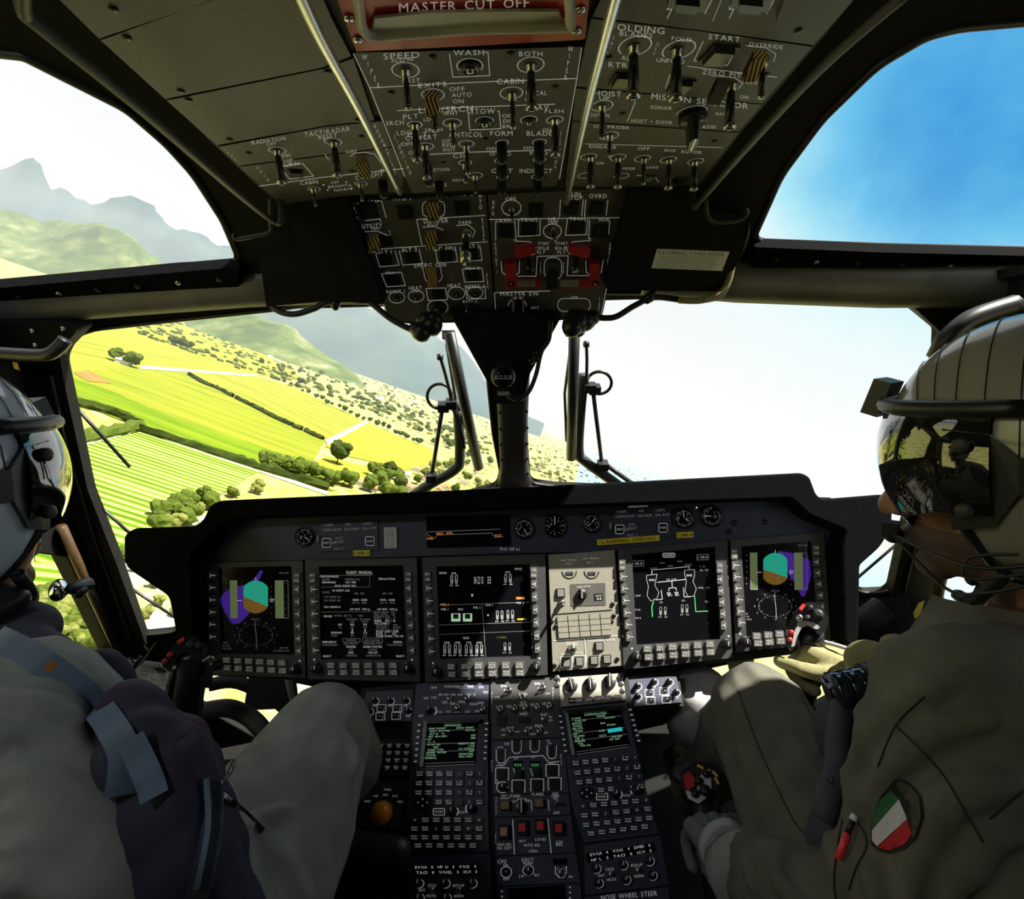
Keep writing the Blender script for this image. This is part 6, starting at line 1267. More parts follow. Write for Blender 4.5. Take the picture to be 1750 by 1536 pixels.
for x, y, h in ((856, 1292, 24), (883, 1276, 22), (914, 1275, 20), (943, 1285, 22)): pline(mb, LC, [(x - 8, y - h / 2), (x - 8, y + h * .25), (x - 4, y + h / 2), (x + 4, y + h / 2), (x + 8, y + h * .25), (x + 8, y - h / 2)], 1.2, lo_, M_white)
for x, y in ((858, 1322), (886, 1343), (918, 1341), (944, 1316), (948, 1339)): pline(mb, LC, rect(x, y, 22, 20), 1.2, lo_, M_white, True)
pline(mb, LC, [(848, 1308), (862, 1307), (870, 1294), (928, 1291), (938, 1303), (956, 1301)], 1.3, lo_, M_white); ring(mb, LC, 859, 1345, 11, 10, 1.2, lo_, M_white, 60, 300); ring(mb, LC, 848.5, 1336, 3, 3, 1, lo_, M_white)
for x, s_ in ((885, '050'), (914, '0200')): flat(mb, LC, rect(x, 1306, 17, 12), lo_, M_screen); T(mb, LC, s_, x, 1307, 5, M_green, 13, 0, lo_ + .0004); pline(mb, LC, [(x - 8, 1312), (x - 5, 1322), (x - 2, 1330), (x + 3, 1330), (x + 5, 1322), (x + 9, 1311)], 1.1, lo_, M_white)
LT(mb, [('HTS', 855, 1277, 4, 9), ('OEI', 866, 1271, 4, 9), ('FT', 937, 1266, 4, 6), ('FT', 940, 1271, 4, 6), ('ALT', 858, 1311, 3.5, 9), ('ATT', 943, 1305, 3.5, 9), ('HOV', 946, 1328, 3.5, 9), ('IAS', 886, 1331, 3.5, 8), ('CUR', 915, 1329, 3.5, 8), ('FT', 882, 1297, 4, 6), ('FT', 912, 1294, 4, 6), ('FT/OUT', 868, 1345, 3.5, 4)])
T(mb, LC, 'AFCS', 840.5, 1308, 4, None, 0, 0, lo_, True); T(mb, LC, 'AFCS', 959, 1298, 4, None, .5, 0, lo_, True); done(t, mb)
for x, y in ((856, 1290), (883, 1273), (914, 1272), (943, 1281), (886, 1322), (917, 1320)): b = MB(); M, _ = LC.fr(x, y, .01); box(b, M, .013, .016, .012, M_knob, taper=.7); b.build('thumbwheel', t)
for x, y in ((858, 1323), (886, 1344), (918, 1342), (944, 1317), (948, 1340)): put(t, 'square_button', P_sq, LC, x, y, .004, 0, .95)
put(t, 'rotary_knob', P_knobS, LC, 859, 1345, .004, 0, 1.3)
t, mb = lu([(843, 1360), (972, 1356), (976, 1392), (845, 1396)], 'stores jettison box with two yellow and black striped guards')
LT(mb, [('HVY STORES', 873, 1360, 4.5, 32), ('FLARES', 919, 1357, 4.5, 20), ('NOW', 949, 1356, 4, 10), ('CMPD', 949, 1360, 4, 13), ('ON', 949, 1364, 4, 7), ('LH', 880, 1369, 4.5, 8), ('BOTH', 892, 1366, 4.5, 15), ('RH', 902, 1368, 4.5, 8), ('OFF', 951, 1389, 4.5, 11)])
T(mb, LC, 'SELECT', 848, 1377, 4, None, 0, 0, lo_, True); line(mb, LC, 908, 1368, 909, 1386, 1, lo_, M_white); line(mb, LC, 937, 1366, 938, 1385, 1, lo_, M_white); line(mb, LC, 855, 1364, 870, 1364, 1, lo_, M_white)
done(t, mb)
for x, y in ((863, 1376), (921, 1372)): b = MB(); M, _ = LC.fr(x, y, .010); box(b, M, .014, .012, .010, M_knob, taper=.95); box(b, M @ Matrix.Translation((0, 0, .0055)), .0125, .0105, .001, M_hazard); b.build('switch_guard', t)['label'] = 'yellow and black striped guard'
put(t, 'rotary_knob', P_bar, LC, 891, 1378, .004, 0, .8); put(t, 'toggle_switch', P_tog, LC, 951, 1374, .004, 180, .7)
t, mb = lu([(845, 1398), (976, 1394), (984, 1456), (848, 1462)], 'release box with four red square buttons in the middle console column')
LT(mb, [('MAN REL', 862, 1443, 4.5, 24), ('REL RDY', 862, 1449, 4.5, 24), ('HVY', 893, 1437, 4.5, 11), ('LS/SD', 924, 1434, 4.5, 18), ('AUTO REL', 909, 1444, 4.5, 28), ('CSF', 956, 1439, 4.5, 12), ('REL', 956, 1443, 4.5, 12), ('-ON-', 911, 1454, 4.5, 18)])
line(mb, LC, 876, 1400, 879, 1460, 1.3, lo_, M_white); line(mb, LC, 936, 1398, 942, 1458, 1.3, lo_, M_white); T(mb, LC, 'JETT', 841 + 6, 1432, 4, None, 0, 0, lo_, True); done(t, mb)
for x, y, m in ((861, 1421, M_hazardR), (892, 1414, M_redb), (923, 1411, M_redb), (954, 1415, M_redb)):
    b = MB(); M, _ = LC.fr(x, y, .004); box(b, M, .0165, .018, .010, M_knob, 0); box(b, M @ Matrix.Translation((0, 0, .0)), .0105, .0105, .0125, m, 0, .96); b.build('release_button', t)['label'] = 'red square push button'
t, mb = lu([(848, 1464), (984, 1458), (992, 1508), (850, 1514)], 'box lettered CFD and eject below the red release buttons')
LT(mb, [('CFD', 858, 1472, 6, 16), ('ON', 864, 1478, 4, 8), ('OFF', 865, 1502, 4.5, 11), ('EJECT', 902, 1469, 5, 20), ('NORM', 902, 1475, 4.5, 16), ('LH', 891, 1497, 4.5, 8), ('RH', 917, 1495, 4.5, 8), ('AFTC', 959, 1484, 4.5, 14), ('ON', 975, 1498, 3.5, 7)])
ring(mb, LC, 865, 1490, 10, 10, 1.3, lo_, M_white); ring(mb, LC, 864, 1491, 3, 3, 1.1, lo_, M_white); ring(mb, LC, 903, 1487, 10, 9.5, 1.3, lo_, M_white); pline(mb, LC, [(949, 1480), (949, 1492), (955, 1499), (963, 1499), (968, 1491), (968, 1480)], 1.3, lo_, M_white); flat(mb, LC, rect(957, 1472, 24, 11), lo_, M_screen)
done(t, mb); put(t, 'push_switch', P_push, LC, 865, 1490, .004, 0, .6); put(t, 'rotary_knob', P_knobS, LC, 903, 1487, .004, 0, 1.2); put(t, 'toggle_switch', P_togC, LC, 959, 1490, .004)
t, mb = lu([(850, 1516), (992, 1510), (1002, 1640), (852, 1640)], 'dark display box at the very bottom of the middle console column')
flat(mb, LC, [(868, 1518), (965, 1512), (972, 1560), (870, 1568)], lo_, M_screen)
for k in range(3): [flat(mb, LC, rect(x, y + k * 9, 2.5, 2.5), lo_, M_white) for x, y in ((858, 1523), (974, 1516))]
done(t, mb)
# right column upper box, in the sun
t, mb = lu([(957, 1158), (1064, 1150), (1070, 1196), (956, 1208)], 'sunlit reconfiguration box with three black selector knobs', m=M_cu)
T(mb, LC, 'RECONFIGURATION', 1000, 1161, 5, M_white, 60, 2, lo_); LT(mb, [('NAV DISPLAY', 977, 1182, 4, 24), ('ADC', 1010, 1180, 4, 10), ('AHRS', 1047, 1175, 4, 14), ('OFF', 978, 1160, 3.5, 8), ('ALT', 1033, 1158, 3.5, 8)])
for x, y in ((978, 1172), (1010, 1170), (1043, 1166)): ring(mb, LC, x, y, 12, 9, 1.3, lo_, M_white, -150, 60)
done(t, mb)
for x, y, a in ((976, 1172, 10), (1008, 1171, 0), (1041, 1166, -5)): put(t, 'rotary_knob', P_bar, LC, x, y, .004, a, .95)
for k, x in enumerate((978, 990, 1006, 1022, 1040, 1056)): b = MB(); prism(b, LC, rrect(x, 1197 - k * 1.2, 13, 9, 2), .008, .004, M_keyw if k else M_knob); T(b, LC, ('NAV', 'SAT', 'SYS', 'FMS', 'ALT', 'FIX')[k], x, 1197 - k * 1.2, 3.4, M_white, 9, 0, .0084); b.build('key', t)
for x, y in ((952, 1158), (953, 1170), (1061, 1155), (1062, 1168), (1064, 1180)): put(t, 'screw', P_scrS, LC, x, y, .004)
# intercom boxes either side
LS = Pl(LC.P(660, 1205, -.012), (0, -1, .8))
def icp(x0, y0, lst, sq, label, outer):
    t, mb = unit('intercom_box', LC, outer, label, 'intercom box', M_panelB, .008, -.004)
    for x, y in lst: ring(mb, LC, x, y, 7.5, 6.5, 1.1, -.0035, M_white, -120, 90, 14); T(mb, LC, 'VOL', x - 1, y + 8, 3, M_white, 8, 0, -.0035)
    for x, y in sq: pline(mb, LC, rect(x, y, 15, 12), 1, -.0035, M_white, True); ring(mb, LC, x, y, 5, 4.4, .9, -.0035, M_white)
    done(t, mb)
    for x, y in lst: put(t, 'rotary_knob', P_knobS, LC, x - 1, y - 1, -.004, 0, 1)
    for x, y in sq: put(t, 'push_button', P_push, LC, x, y, -.004, 0, .55)
icp(0, 0, [(641, 1198), (667, 1198), (694, 1198), (632, 1216), (698, 1216)], [(652, 1210), (679, 1210), (650, 1224), (677, 1223)], 'small dark intercom box left of the console above the left knee', [(626, 1182), (708, 1178), (704, 1232), (616, 1234)])
icp(0, 0, [(1090, 1173), (1090, 1191), (1118, 1166), (1144, 1166), (1156, 1184)], [(1110, 1184), (1135, 1181), (1112, 1197), (1139, 1195)], 'small partly sunlit intercom box right of the reconfiguration box', [(1070, 1156), (1156, 1156), (1166, 1200), (1080, 1208)])
# keypad, trackball, armrest on the left of the console
t, mb = unit('annunciator_keypad', LC, [(640, 1264), (704, 1262), (702, 1324), (632, 1326)], 'small dark keypad box with four rows of tiny captions', 'keypad', M_panelB, .008, -.004)
done(t, mb)
nm = [['SET', 'INT', 'CTRP', 'MCH'], ['SUR', 'COM', 'MISC', 'DRG'], ['SNR', 'FLIR', 'HUM', 'TST'], ['DROP', 'MENU', 'BALL', 'GO']]
for r_ in range(4):
    for c_ in range(4):
        x, y = 651 - r_ * 1.4 + c_ * 15, 1274 + r_ * 12.5; b = MB(); prism(b, LC, rrect(x, y, 12, 10, 2, n=2), -.001, -.004, M_key); T(b, LC, nm[r_][c_], x, y - 1.6, 3, M_white, 8, 0, -.0006); T(b, LC, 'ST', x, y + 2, 2.6, M_white, 5, 0, -.0006); b.build('key', t)
t, mb = unit('trackball_unit', LC, [(626, 1334), (702, 1332), (694, 1412), (608, 1414)], 'black trackball box with a bright orange ball', 'trackball', M_panelB, .008, -.004)
for s_, x, y, w_ in (('TOGGLE', 662, 1349, 13), ('L/H SET', 642, 1360, 8), ('REV', 659, 1358, 8), ('HOF TRK', 675, 1360, 9), ('HOOK', 628, 1369, 10), ('MRK PLTS', 684, 1370, 9)): T(mb, LC, s_, x, y, 3.4, M_white, w_, 0, -.0035)
done(t, mb); b = MB(); M, sc_ = LC.fr(652, 1390, -.004); r0 = 19 * sc_; lathe(b, M, [(r0 * 1.12, 0), (r0 * 1.12, .002), (r0, .003)], M_knob, 28); b.build('ring', t)
b = MB(); v, f = icos(3); b.add([M @ (Vector(q) * r0 + Vector((0, 0, .002))) for q in v], f, M_ball, True); b.build('ball', t)['label'] = 'bright orange ball'
t = thing('armrest', LC.P(640, 1455, 0), 'padded blue black armrest in front of the orange trackball', 'armrest'); M_pad = mat('blue black padding vinyl', (.022, .028, .05), .42, var=.2, vs_=20, bump=.15)
b = MB(); tube(b, spl([LC.P(584, 1440, .0), LC.P(600, 1446, .012), LC.P(640, 1452, .014), LC.P(675, 1456, .012), LC.P(682, 1457, .008)], 6), [.012] + [.022] * 22 + [.014, .008], M_pad, 18); b.build('pad', t)
b = MB(); prism(b, LC, [(580, 1450), (688, 1462), (676, 1500), (560, 1490)], -.004, -.03, M_dark); b.build('base', t)
# ------------------------------------------------------------------ figures
M_suit = mat('olive drab flight suit cloth', (.12, .115, .09), .9, var=.18, vs_=25, bump=.25, bs=2500)
M_suit2 = mat('grey green flight suit cloth', (.30, .325, .29), .9, var=.16, vs_=25, bump=.25, bs=2500)
M_skin = mat('tanned skin', (.28, .13, .075), .5, var=.12, vs_=80, bump=.1, bs=1500)
M_stub = mat('stubbled skin', (.10, .06, .045), .7, var=.3, vs_=900)
M_glove = mat('olive knitted glove', (.30, .28, .13), .9, var=.25, vs_=500, bump=.6, bs=1600)
M_gloved = mat('dark green knitted glove', (.16, .19, .18), .9, var=.2, vs_=500, bump=.5, bs=1600)
M_leather = mat('grey glove leather', (.42, .42, .42), .7, var=.12, vs_=60)
M_shell = mat('pale grey helmet paint', (.66, .76, .86), .16, var=.05, vs_=14, coat=.6)
M_shell2 = mat('stone grey helmet paint', (.24, .235, .20), .22, var=.05, vs_=14, coat=.5)
M_hblk = mat('black helmet trim', (.012, .012, .016), .42, var=.1)
M_visor = mat('dark smoked visor', (.012, .011, .006), .04, var=0, coat=1, spec=.8)
M_vest = mat('dark navy survival vest cloth', (.055, .058, .08), .75, var=.25, vs_=25, bump=.2, bs=2500)
M_vestp = mat('faded plum vest cloth', (.24, .11, .17), .6, var=.35, vs_=14, bump=.2, bs=2500)
M_strap = mat('blue grey webbing', (.15, .21, .30), .6, var=.1, vs_=60, bump=.3, bs=3000)
M_boot = mat('black boot leather', (.012, .012, .012), .4)
M_orangec = mat('orange lining', (.55, .22, .02), .6)
M_lime = mat('lime green rubber', (.35, .60, .05), .4, emit=0)
def capsule(mb, p0, r0, p1, r1, m, n=14):
    p0, p1 = Vector(p0), Vector(p1); d = p1 - p0; L_ = d.length
    if L_ < 1e-5: d = Vector((0, 0, 1)); L_ = 1e-4
    M = frameM(p0, d); prof = []
    for k in range(5): a = R(-88 + 88 * k / 4); prof.append((r0 * math.cos(a), r0 * math.sin(a)))
    for k in range(5): a = R(88 * k / 4); prof.append((r1 * math.cos(a), L_ + r1 * math.sin(a)))
    lathe(mb, M, prof, m, n)
capsule0 = capsule
def chain(mb, pts, rs, m):
    for i in range(len(pts) - 1): capsule(mb, pts[i], rs[i], pts[i + 1], rs[i + 1], m)
def ell(mb, c, rad, m, Mr=None, sub=3):
    v, f = icos(sub); Mr = Mr or Matrix.Identity(3); mb.add([Vector(c) + Mr @ Vector((q[0] * rad[0], q[1] * rad[1], q[2] * rad[2])) for q in v], f, m, True)
def fuse(mb, voxel, smooth=3, fold=None, colour=None):
    """union of overlapping volumes into one continuous surface, then cloth folds"""
    me = mb.mesh('fuse'); o = bpy.data.objects.new('fuse', me); COL.objects.link(o)
    r = o.modifiers.new('r', 'REMESH'); r.mode = 'VOXEL'; r.voxel_size = voxel
    s_ = o.modifiers.new('s', 'SMOOTH'); s_.factor = .5; s_.iterations = smooth
    dg = bpy.context.evaluated_depsgraph_get(); m2 = bpy.data.meshes.new_from_object(o.evaluated_get(dg)); bpy.data.objects.remove(o)
    out = MB(); n = len(m2.vertices); co = np.empty(n * 3); m2.vertices.foreach_get('co', co); co = co.reshape(-1, 3); no = np.empty(n * 3); m2.vertices.foreach_get('normal', no); no = no.reshape(-1, 3)
    vs = []
    for i in range(n):
        p = Vector(co[i]); vs.append(p + Vector(no[i]) * fold(p) if fold else p)
    fs = [tuple(p.vertices) for p in m2.polygons]
    if colour:
        by = {}
        for f in fs: by.setdefault(colour(sum((vs[i] for i in f), Vector()) / len(f)), []).append(f)
        first = True
        for m, ff in by.items():
            if first: out.add(vs, ff, m, True); first = False
            else:
                out.mats.append(m); k = len(out.mats) - 1; out.f += ff; out.mi += [k] * len(ff); out.sm += [True] * len(ff)
    else: out.add(vs, fs, mb.mats[0], True)
    bpy.data.meshes.remove(m2); return out
def folds(k, wl, amp, warp=5, seed=0, cen=None):
    k = Vector(k).normalized()
    def f(p):
        w_ = noise.noise(p * warp + Vector((seed, 0, 0))); w2 = noise.noise(p * warp * 2.3 + Vector((0, seed, 3)))
        ph = p.dot(k) * 2 * math.pi / wl + w_ * 4 + w2 * 1.6
        a = amp * min(1, max(.25, .75 + noise.noise(p * 6 + Vector((3, 1, seed))) * 1.2)); s_ = .5 + .5 * math.sin(ph)
        return a * (s_ ** 1.8 - .4) + amp * .25 * noise.noise(p * 28 + Vector((seed, 2, 0)))
    return f
def hand(wrist, fdir, back, size, m, curl=(50, 60, 40), thumb=(.5, .6), side=1, fr=.0088, rk=1.0):
    """palm plus five separate bent fingers; x runs to the thumb side"""
    y = Vector(fdir).normalized(); z = Vector(back); z = (z - y * z.dot(y)).normalized(); x = y.cross(z) * side
    W_ = Vector(wrist); L = lambda a, b, c: W_ + (x * a + y * b + z * c) * size
    mb = MB(); fr = fr * rk
    def capsule(mb, a, ra, b, rb, m, n=14): capsule0(mb, a, ra * (rk if ra > fr * 1.2 * size else 1), b, rb * (rk if rb > fr * 1.2 * size else 1), m, n)
    capsule(mb, L(0, -.02, 0), .030 * size, L(0, .02, 0), .030 * size, m)
    for a, b in ((-.028, .080), (-.010, .088), (.010, .088), (.028, .082)): capsule(mb, L(a * .55, .01, -.002), .020 * size, L(a, b, .002), .0135 * size, m)
    for a, b, ln, k in ((-.031, .078, .80, 0), (-.0105, .086, .95, 1), (.0105, .088, 1.0, 2), (.031, .083, .92, 3)):
        p = L(a, b, 0); ang = 0; seg = (.040 * ln, .026 * ln, .021 * ln); q = p
        for s_, c_ in zip(seg, curl):
            ang += R(c_ + (k - 1.5) * 3); q2 = q + (y * math.cos(ang) - z * math.sin(ang)) * s_ * size; capsule(mb, q, fr * 1.08 * size, q2, fr * size, m, 10); q = q2
    t0 = L(.022, .018, -.004); t1 = L(.048, .045 + .01 * thumb[0], -.012); t2 = t1 + (y * thumb[0] + x * .25 - z * thumb[1]).normalized() * .034 * size; t3 = t2 + (y * thumb[0] - x * .15 - z * thumb[1] * 1.2).normalized() * .028 * size
    capsule(mb, t0, .018 * size, t1, .0135 * size, m); capsule(mb, t1, .0125 * size, t2, .0105 * size, m, 10); capsule(mb, t2, .0105 * size, t3, .009 * size, m, 10)
    return mb, L
def helmet(t, body, c, fwd_, up_, shell, rim_side=1):
    """flying helmet as clothing of the figure, local y forward, z up"""
    y = Vector(fwd_).normalized(); z = Vector(up_); z = (z - y * z.dot(y)).normalized(); x = y.cross(z)
    M = Matrix(((x.x, y.x, z.x, c[0]), (x.y, y.y, z.y, c[1]), (x.z, y.z, z.z, c[2]), (0, 0, 0, 1)))
    Pt = lambda rx, ry, rz, az, el: M @ Vector((rx * math.cos(el) * math.sin(az), ry * math.cos(el) * math.cos(az) - .012, rz * math.sin(el)))
    # shell: grid in azimuth/elevation with the face opening left out
    nA, nE = 72, 40; vs, fs = [], []
    def lim(az):   # lowest elevation of the shell rim per azimuth
        a = abs(az)
        if a < R(55): return R(20)
        if a < R(78): return R(20 - (math.degrees(a) - 55) / 23 * 75)
        return R(-55)
    for th in (0, .008):
        for i in range(nA):
            az = -math.pi + 2 * math.pi * i / nA; lo = lim(az)
            for j in range(nE + 1):
                el = lo + (math.pi / 2 - lo) * j / nE; k = 1 + (.02 if el < 0 else 0) * 0
                vs.append(Pt(.122 - th, .142 - th, .152 - th, az, el))
    o = nA * (nE + 1)
    for i in range(nA):
        i2 = (i + 1) % nA
        for j in range(nE):
            a, b = i * (nE + 1) + j, i2 * (nE + 1) + j; fs.append((a, b, b + 1, a + 1)); fs.append((a + o, a + 1 + o, b + 1 + o, b + o))
        a, b = i * (nE + 1), i2 * (nE + 1); fs.append((a, a + o, b + o, b))
    mb = MB(); mb.add(vs, fs, shell, True); hs = mb.build('helmet', t); hs['label'] = 'glossy pale helmet shell'
    # rubber edge roll
    mb = MB(); tube(mb, [Pt(.122, .142, .152, -math.pi + 2 * math.pi * i / 72, lim(-math.pi + 2 * math.pi * i / 72)) for i in range(73)], .0055, M_hblk, 8, False); mb.build('edge_roll', hs)
    # seams of the reflective tape panels
    mb = MB()
    for k in range(-4, 5):
        a = k * .19; pts = []
        for i in range(19):
            e_ = R(-8 + i * 10.4); yy = math.cos(e_) * math.cos(a); zz = math.sin(e_); xx = 0
            v = Vector((math.cos(e_), math.sin(a) * 1.0, math.sin(e_) * math.cos(a))).normalized(); pts.append(M @ Vector((v.x * .1232, v.y * .1432 - .012, v.z * .1532)))
        tube(mb, pts, .0006, M_hblk, 5)
    mb.build('panel_seams', hs)
    # visor: dark curved shield
    mb = MB(); vs, fs = [], []; nA, nE = 40, 16
    for th in (0, .003):
        for i in range(nA + 1):
            az = R(-82 + 164 * i / nA)
            for j in range(nE + 1):
                lo = R(-40 + 12 * abs(az) - 5 * math.cos(az * 3)); el = lo + (R(26) - lo) * j / nE; vs.append(Pt(.130 - th, .150 - th, .140 - th, az, el))
    o = (nA + 1) * (nE + 1)
    for i in range(nA):
        for j in range(nE): a = i * (nE + 1) + j; b = a + nE + 1; fs += [(a, b, b + 1, a + 1), (a + o, a + 1 + o, b + 1 + o, b + o)]
    mb.add(vs, fs, M_visor, True); vi = mb.build('visor', hs)
    mb = MB(); tube(mb, [Pt(.133, .156, .140, R(-92 + 184 * i / 30), R(27 - 3 * abs(i - 15) / 15)) for i in range(31)], .009, M_hblk, 10); mb.build('visor_frame', vi)
    mb = MB()
    b0 = Pt(.13, .165, .15, 0, R(28)); box(mb, frameM(b0, y + z * .4, x), .05, .045, .02, M_hblk); mb.build('night_vision_mount', hs)
    for sx in (-1, 1):
        mb = MB()
        vs = []; fs = []
        for i in range(9):
            az = sx * R(66 + i * 8)
            e0, e1 = (R(-26 + i * 2), R(14 - i)) if i < 3 else (R(-9), R(4))
            for el, rr in ((e0, 1.02), (e1, 1.02), (e1, 1.06), (e0, 1.06)): vs.append(Pt(.122 * rr, .142 * rr, .152 * rr, az, el))
        for i in range(8):
            for j in range(4): a = i * 4 + j; b = i * 4 + (j + 1) % 4; fs.append((a, b, b + 4, a + 4))
        fs += [(3, 2, 1, 0), (32, 33, 34, 35)]; mb.add(vs, fs, M_hblk)
        for i, e_ in ((1, -16), (1, 8)): lathe(mb, frameM(Pt(.132, .153, .163, sx * R(74), R(e_)), x * sx), [(.008, -.002), (.008, .004), (.005, .006)], M_frame2, 14)
        mb.build('visor_strap', hs)
        # ear cup bulge and chin strap
        mb = MB(); tube(mb, spl([M @ Vector((sx * .105, .0, -.11)), M @ Vector((sx * .085, .03, -.15)), M @ Vector((sx * .03, .055, -.168))], 5), .007, M_hblk, 8); mb.build('chin_strap', hs)
    return hs, M
def face(M, m):
    """head volumes in helmet axes"""
    mb = MB(); q = lambda a, b, c: M @ Vector((a, b, c)); M3 = M.to_3x3()
    ell(mb, q(0, -.012, .0), (.078, .098, .108), m, M3); ell(mb, q(0, .040, -.078), (.058, .066, .078), m, M3); ell(mb, q(0, .080, -.140), (.027, .024, .022), m, M3)
    capsule(mb, q(0, .100, -.02), .010, q(0, .130, -.070), .0135, m); ell(mb, q(0, .132, -.074), (.013, .011, .011), m, M3)
    for s_ in (-1, 1): ell(mb, q(s_ * .011, .116, -.076), (.009, .010, .008), m, M3); ell(mb, q(s_ * .032, .082, .0), (.020, .012, .012), m, M3); ell(mb, q(s_ * .045, .065, -.055), (.022, .03, .028), m, M3); ell(mb, q(s_ * .080, -.012, -.03), (.010, .02, .032), m, M3)
    ell(mb, q(0, .105, -.100), (.024, .012, .007), m, M3); ell(mb, q(0, .103, -.113), (.021, .012, .007), m, M3)
    capsule(mb, q(0, -.01, -.06), .062, q(0, -.035, -.20), .064, m)
    return mb
# ================= right-hand pilot
HC = at(1752, 772, .585); vr = (HC - CAM).normalized(); hf = Vector((0, 0, 1)).cross(vr).normalized(); hf = (hf * .97 + vr * .12 + Vector((0, 0, -.05))).normalized()
if hf.x > 0: hf = -hf
seatR = Vector((.52, .25, .45))
t = thing('person', (.52, .30, 0.0), 'pilot on the right in olive flight suit and pale helmet, gloved hands on the controls', 'person', None); PR = t
shL, elL, wrL = at(1655, 1215, .50), at(1540, 1640, .46), at(1262, 1478, .66)
shR = at(2080, 1150, .72); elR = at(1980, 1330, .72) ; wrR = at(1495, 1160, .83)
hipL, knL, anL = at(1580, 1760, .50), at(1296, 1218, .84), at(1190, 1340, 1.15)
hipR = hipL + Vector((.22, 0, 0)); knR = knL + Vector((.33, -.03, -.05)); anR = anL + Vector((.28, .05, -.05))
nk = HC + Vector((.0, -.03, -.20)); ch = (shL + shR) / 2 + Vector((0, .02, -.18)); pel = (hipL + hipR) / 2
anL.z = max(anL.z, .09); anR.z = max(anR.z, .09)
hlm, HM = helmet(t, None, HC, hf, Vector((0, 0, 1)), M_shell2)
mb = face(HM, M_skin)
for p, r_ in (((shL, elL, wrL), (.05, .045, .03)), ((shR, elR, wrR), (.05, .045, .03)), ((hipL, knL, anL), (.08, .055, .045)), ((hipR, knR, anR), (.08, .055, .045))): chain(mb, p, r_, M_skin)
ell(mb, ch, (.15, .09, .19), M_skin); ell(mb, pel + Vector((0, 0, .08)), (.14, .10, .15), M_skin); capsule(mb, shL, .05, shR, .05, M_skin); capsule(mb, ch + Vector((0, 0, .1)), .07, nk + Vector((0, 0, -.02)), .06, M_skin)
hb1, L1 = hand(wrR, at(1392, 1112, .885) - wrR, Vector((.55, -.25, .8)), 1.08, M_glove, (62, 68, 45), (.9, .15), -1)
hb2, L2 = hand(wrL, at(1205, 1400, .75) - wrL, Vector((.1, -.55, .8)), .93, M_gloved, (55, 65, 45), (1.0, .0), 1)
for a in ((wrR, at(1392, 1112, .885) - wrR, Vector((.55, -.25, .8)), 1.08, M_skin, (62, 68, 45), (.9, .15), -1), (wrL, at(1205, 1400, .75) - wrL, Vector((.1, -.55, .8)), .93, M_skin, (55, 65, 45), (1.0, .0), 1)): mb.merge(hand(*a, rk=.72)[0])
def chinstub(p):
    q = HM.inverted() @ p
    return M_stub if (q.z < -.085 and q.z > -.165 and q.y > .0) else M_skin
fuse(mb, .005, 2, None, chinstub).build('body', t)
# eyes, lips
mb = MB()
for s_ in (-1, 1): ell(mb, HM @ Vector((s_ * .032, .086, .004)), (.011, .011, .011), M_white, None, 2)
mb.build('eyes', t)
# gloves
mb = MB()
g1 = fuse(hb1, .0032, 2, lambda p: .0009 * noise.noise(p * 90)); g1.build('glove', t)['label'] = 'olive knitted glove on the stick'
g2 = fuse(hb2, .0032, 2, lambda p: .0009 * noise.noise(p * 90)); g2.build('glove', t)['label'] = 'dark green knitted glove with a grey leather band'
# flight suit: torso, arms, legs in one garment
mb = MB(); sm_ = M_suit
chain(mb, (shL, shL.lerp(elL, .5), elL), (.083, .074, .062), sm_); chain(mb, (elL, elL.lerp(wrL, .5), wrL.lerp(elL, .10)), (.062, .056, .042), sm_)
chain(mb, (shR, elR, wrR.lerp(elR, .2)), (.075, .060, .043), sm_)
chain(mb, (hipL, hipL.lerp(knL, .55), knL), (.105, .096, .074), sm_); chain(mb, (hipR, knR), (.11, .074), sm_); chain(mb, (knL, knL.lerp(anL, .4), anL), (.070, .068, .055), sm_); chain(mb, (knR, anR), (.072, .055), sm_)
ell(mb, ch, (.215, .13, .23), sm_); ell(mb, pel + Vector((0, 0, .10)), (.19, .14, .2), sm_); capsule(mb, shL, .078, shR, .07, sm_)
tv = (HC + Vector((0, -.03, -.19))); capsule(mb, tv + Vector((.02, -.03, -.08)), .09, ch + Vector((0, 0, .1)), .13, sm_)
fl = folds((.45, .15, 1), .065, .006, 4, 2)
def ridges(mb, lst, m):
    """deep cloth creases: tapering rolls of cloth along curves on the sleeve, fused into the garment"""
    f0 = fuse(mb, .009, 2); b0 = BVHTree.FromPolygons([Vector(v) for v in f0.v], f0.f)
    for r_, pts in lst:
        P = []
        for v in spl([(x, y, 0) for x, y in pts], 6):
            h = b0.ray_cast(CAM, ray(v.x, v.y).normalized())
            if h[0] is not None: P.append(h[0] - (h[0] - CAM).normalized() * r_ * .1)
        n = len(P)
        if n > 3: tube(mb, P, [r_ * (.35 + .65 * math.sin(math.pi * (i + .5) / n)) for i in range(n)], m, 10)
from mathutils.bvhtree import BVHTree
ridges(mb, [(.016, [(1650, 1150), (1560, 1190), (1490, 1260), (1450, 1330)]), (.014, [(1700, 1230), (1600, 1250), (1520, 1310), (1480, 1380)]), (.016, [(1750, 1330), (1670, 1340), (1600, 1390), (1560, 1480), (1550, 1560)]), (.014, [(1750, 1430), (1690, 1440), (1640, 1490), (1620, 1560)]), (.012, [(1400, 1410), (1430, 1450), (1440, 1500), (1430, 1560)]), (.011, [(1345, 1440), (1330, 1480), (1345, 1520), (1380, 1550)]), (.010, [(1290, 1440), (1280, 1480), (1290, 1530)]), (.012, [(1480, 1470), (1500, 1500), (1500, 1560)])], sm_)
SR_ = fuse(mb, .0045, 1, fl); suit = SR_.build('flight_suit', t); suit['label'] = 'olive flight suit'
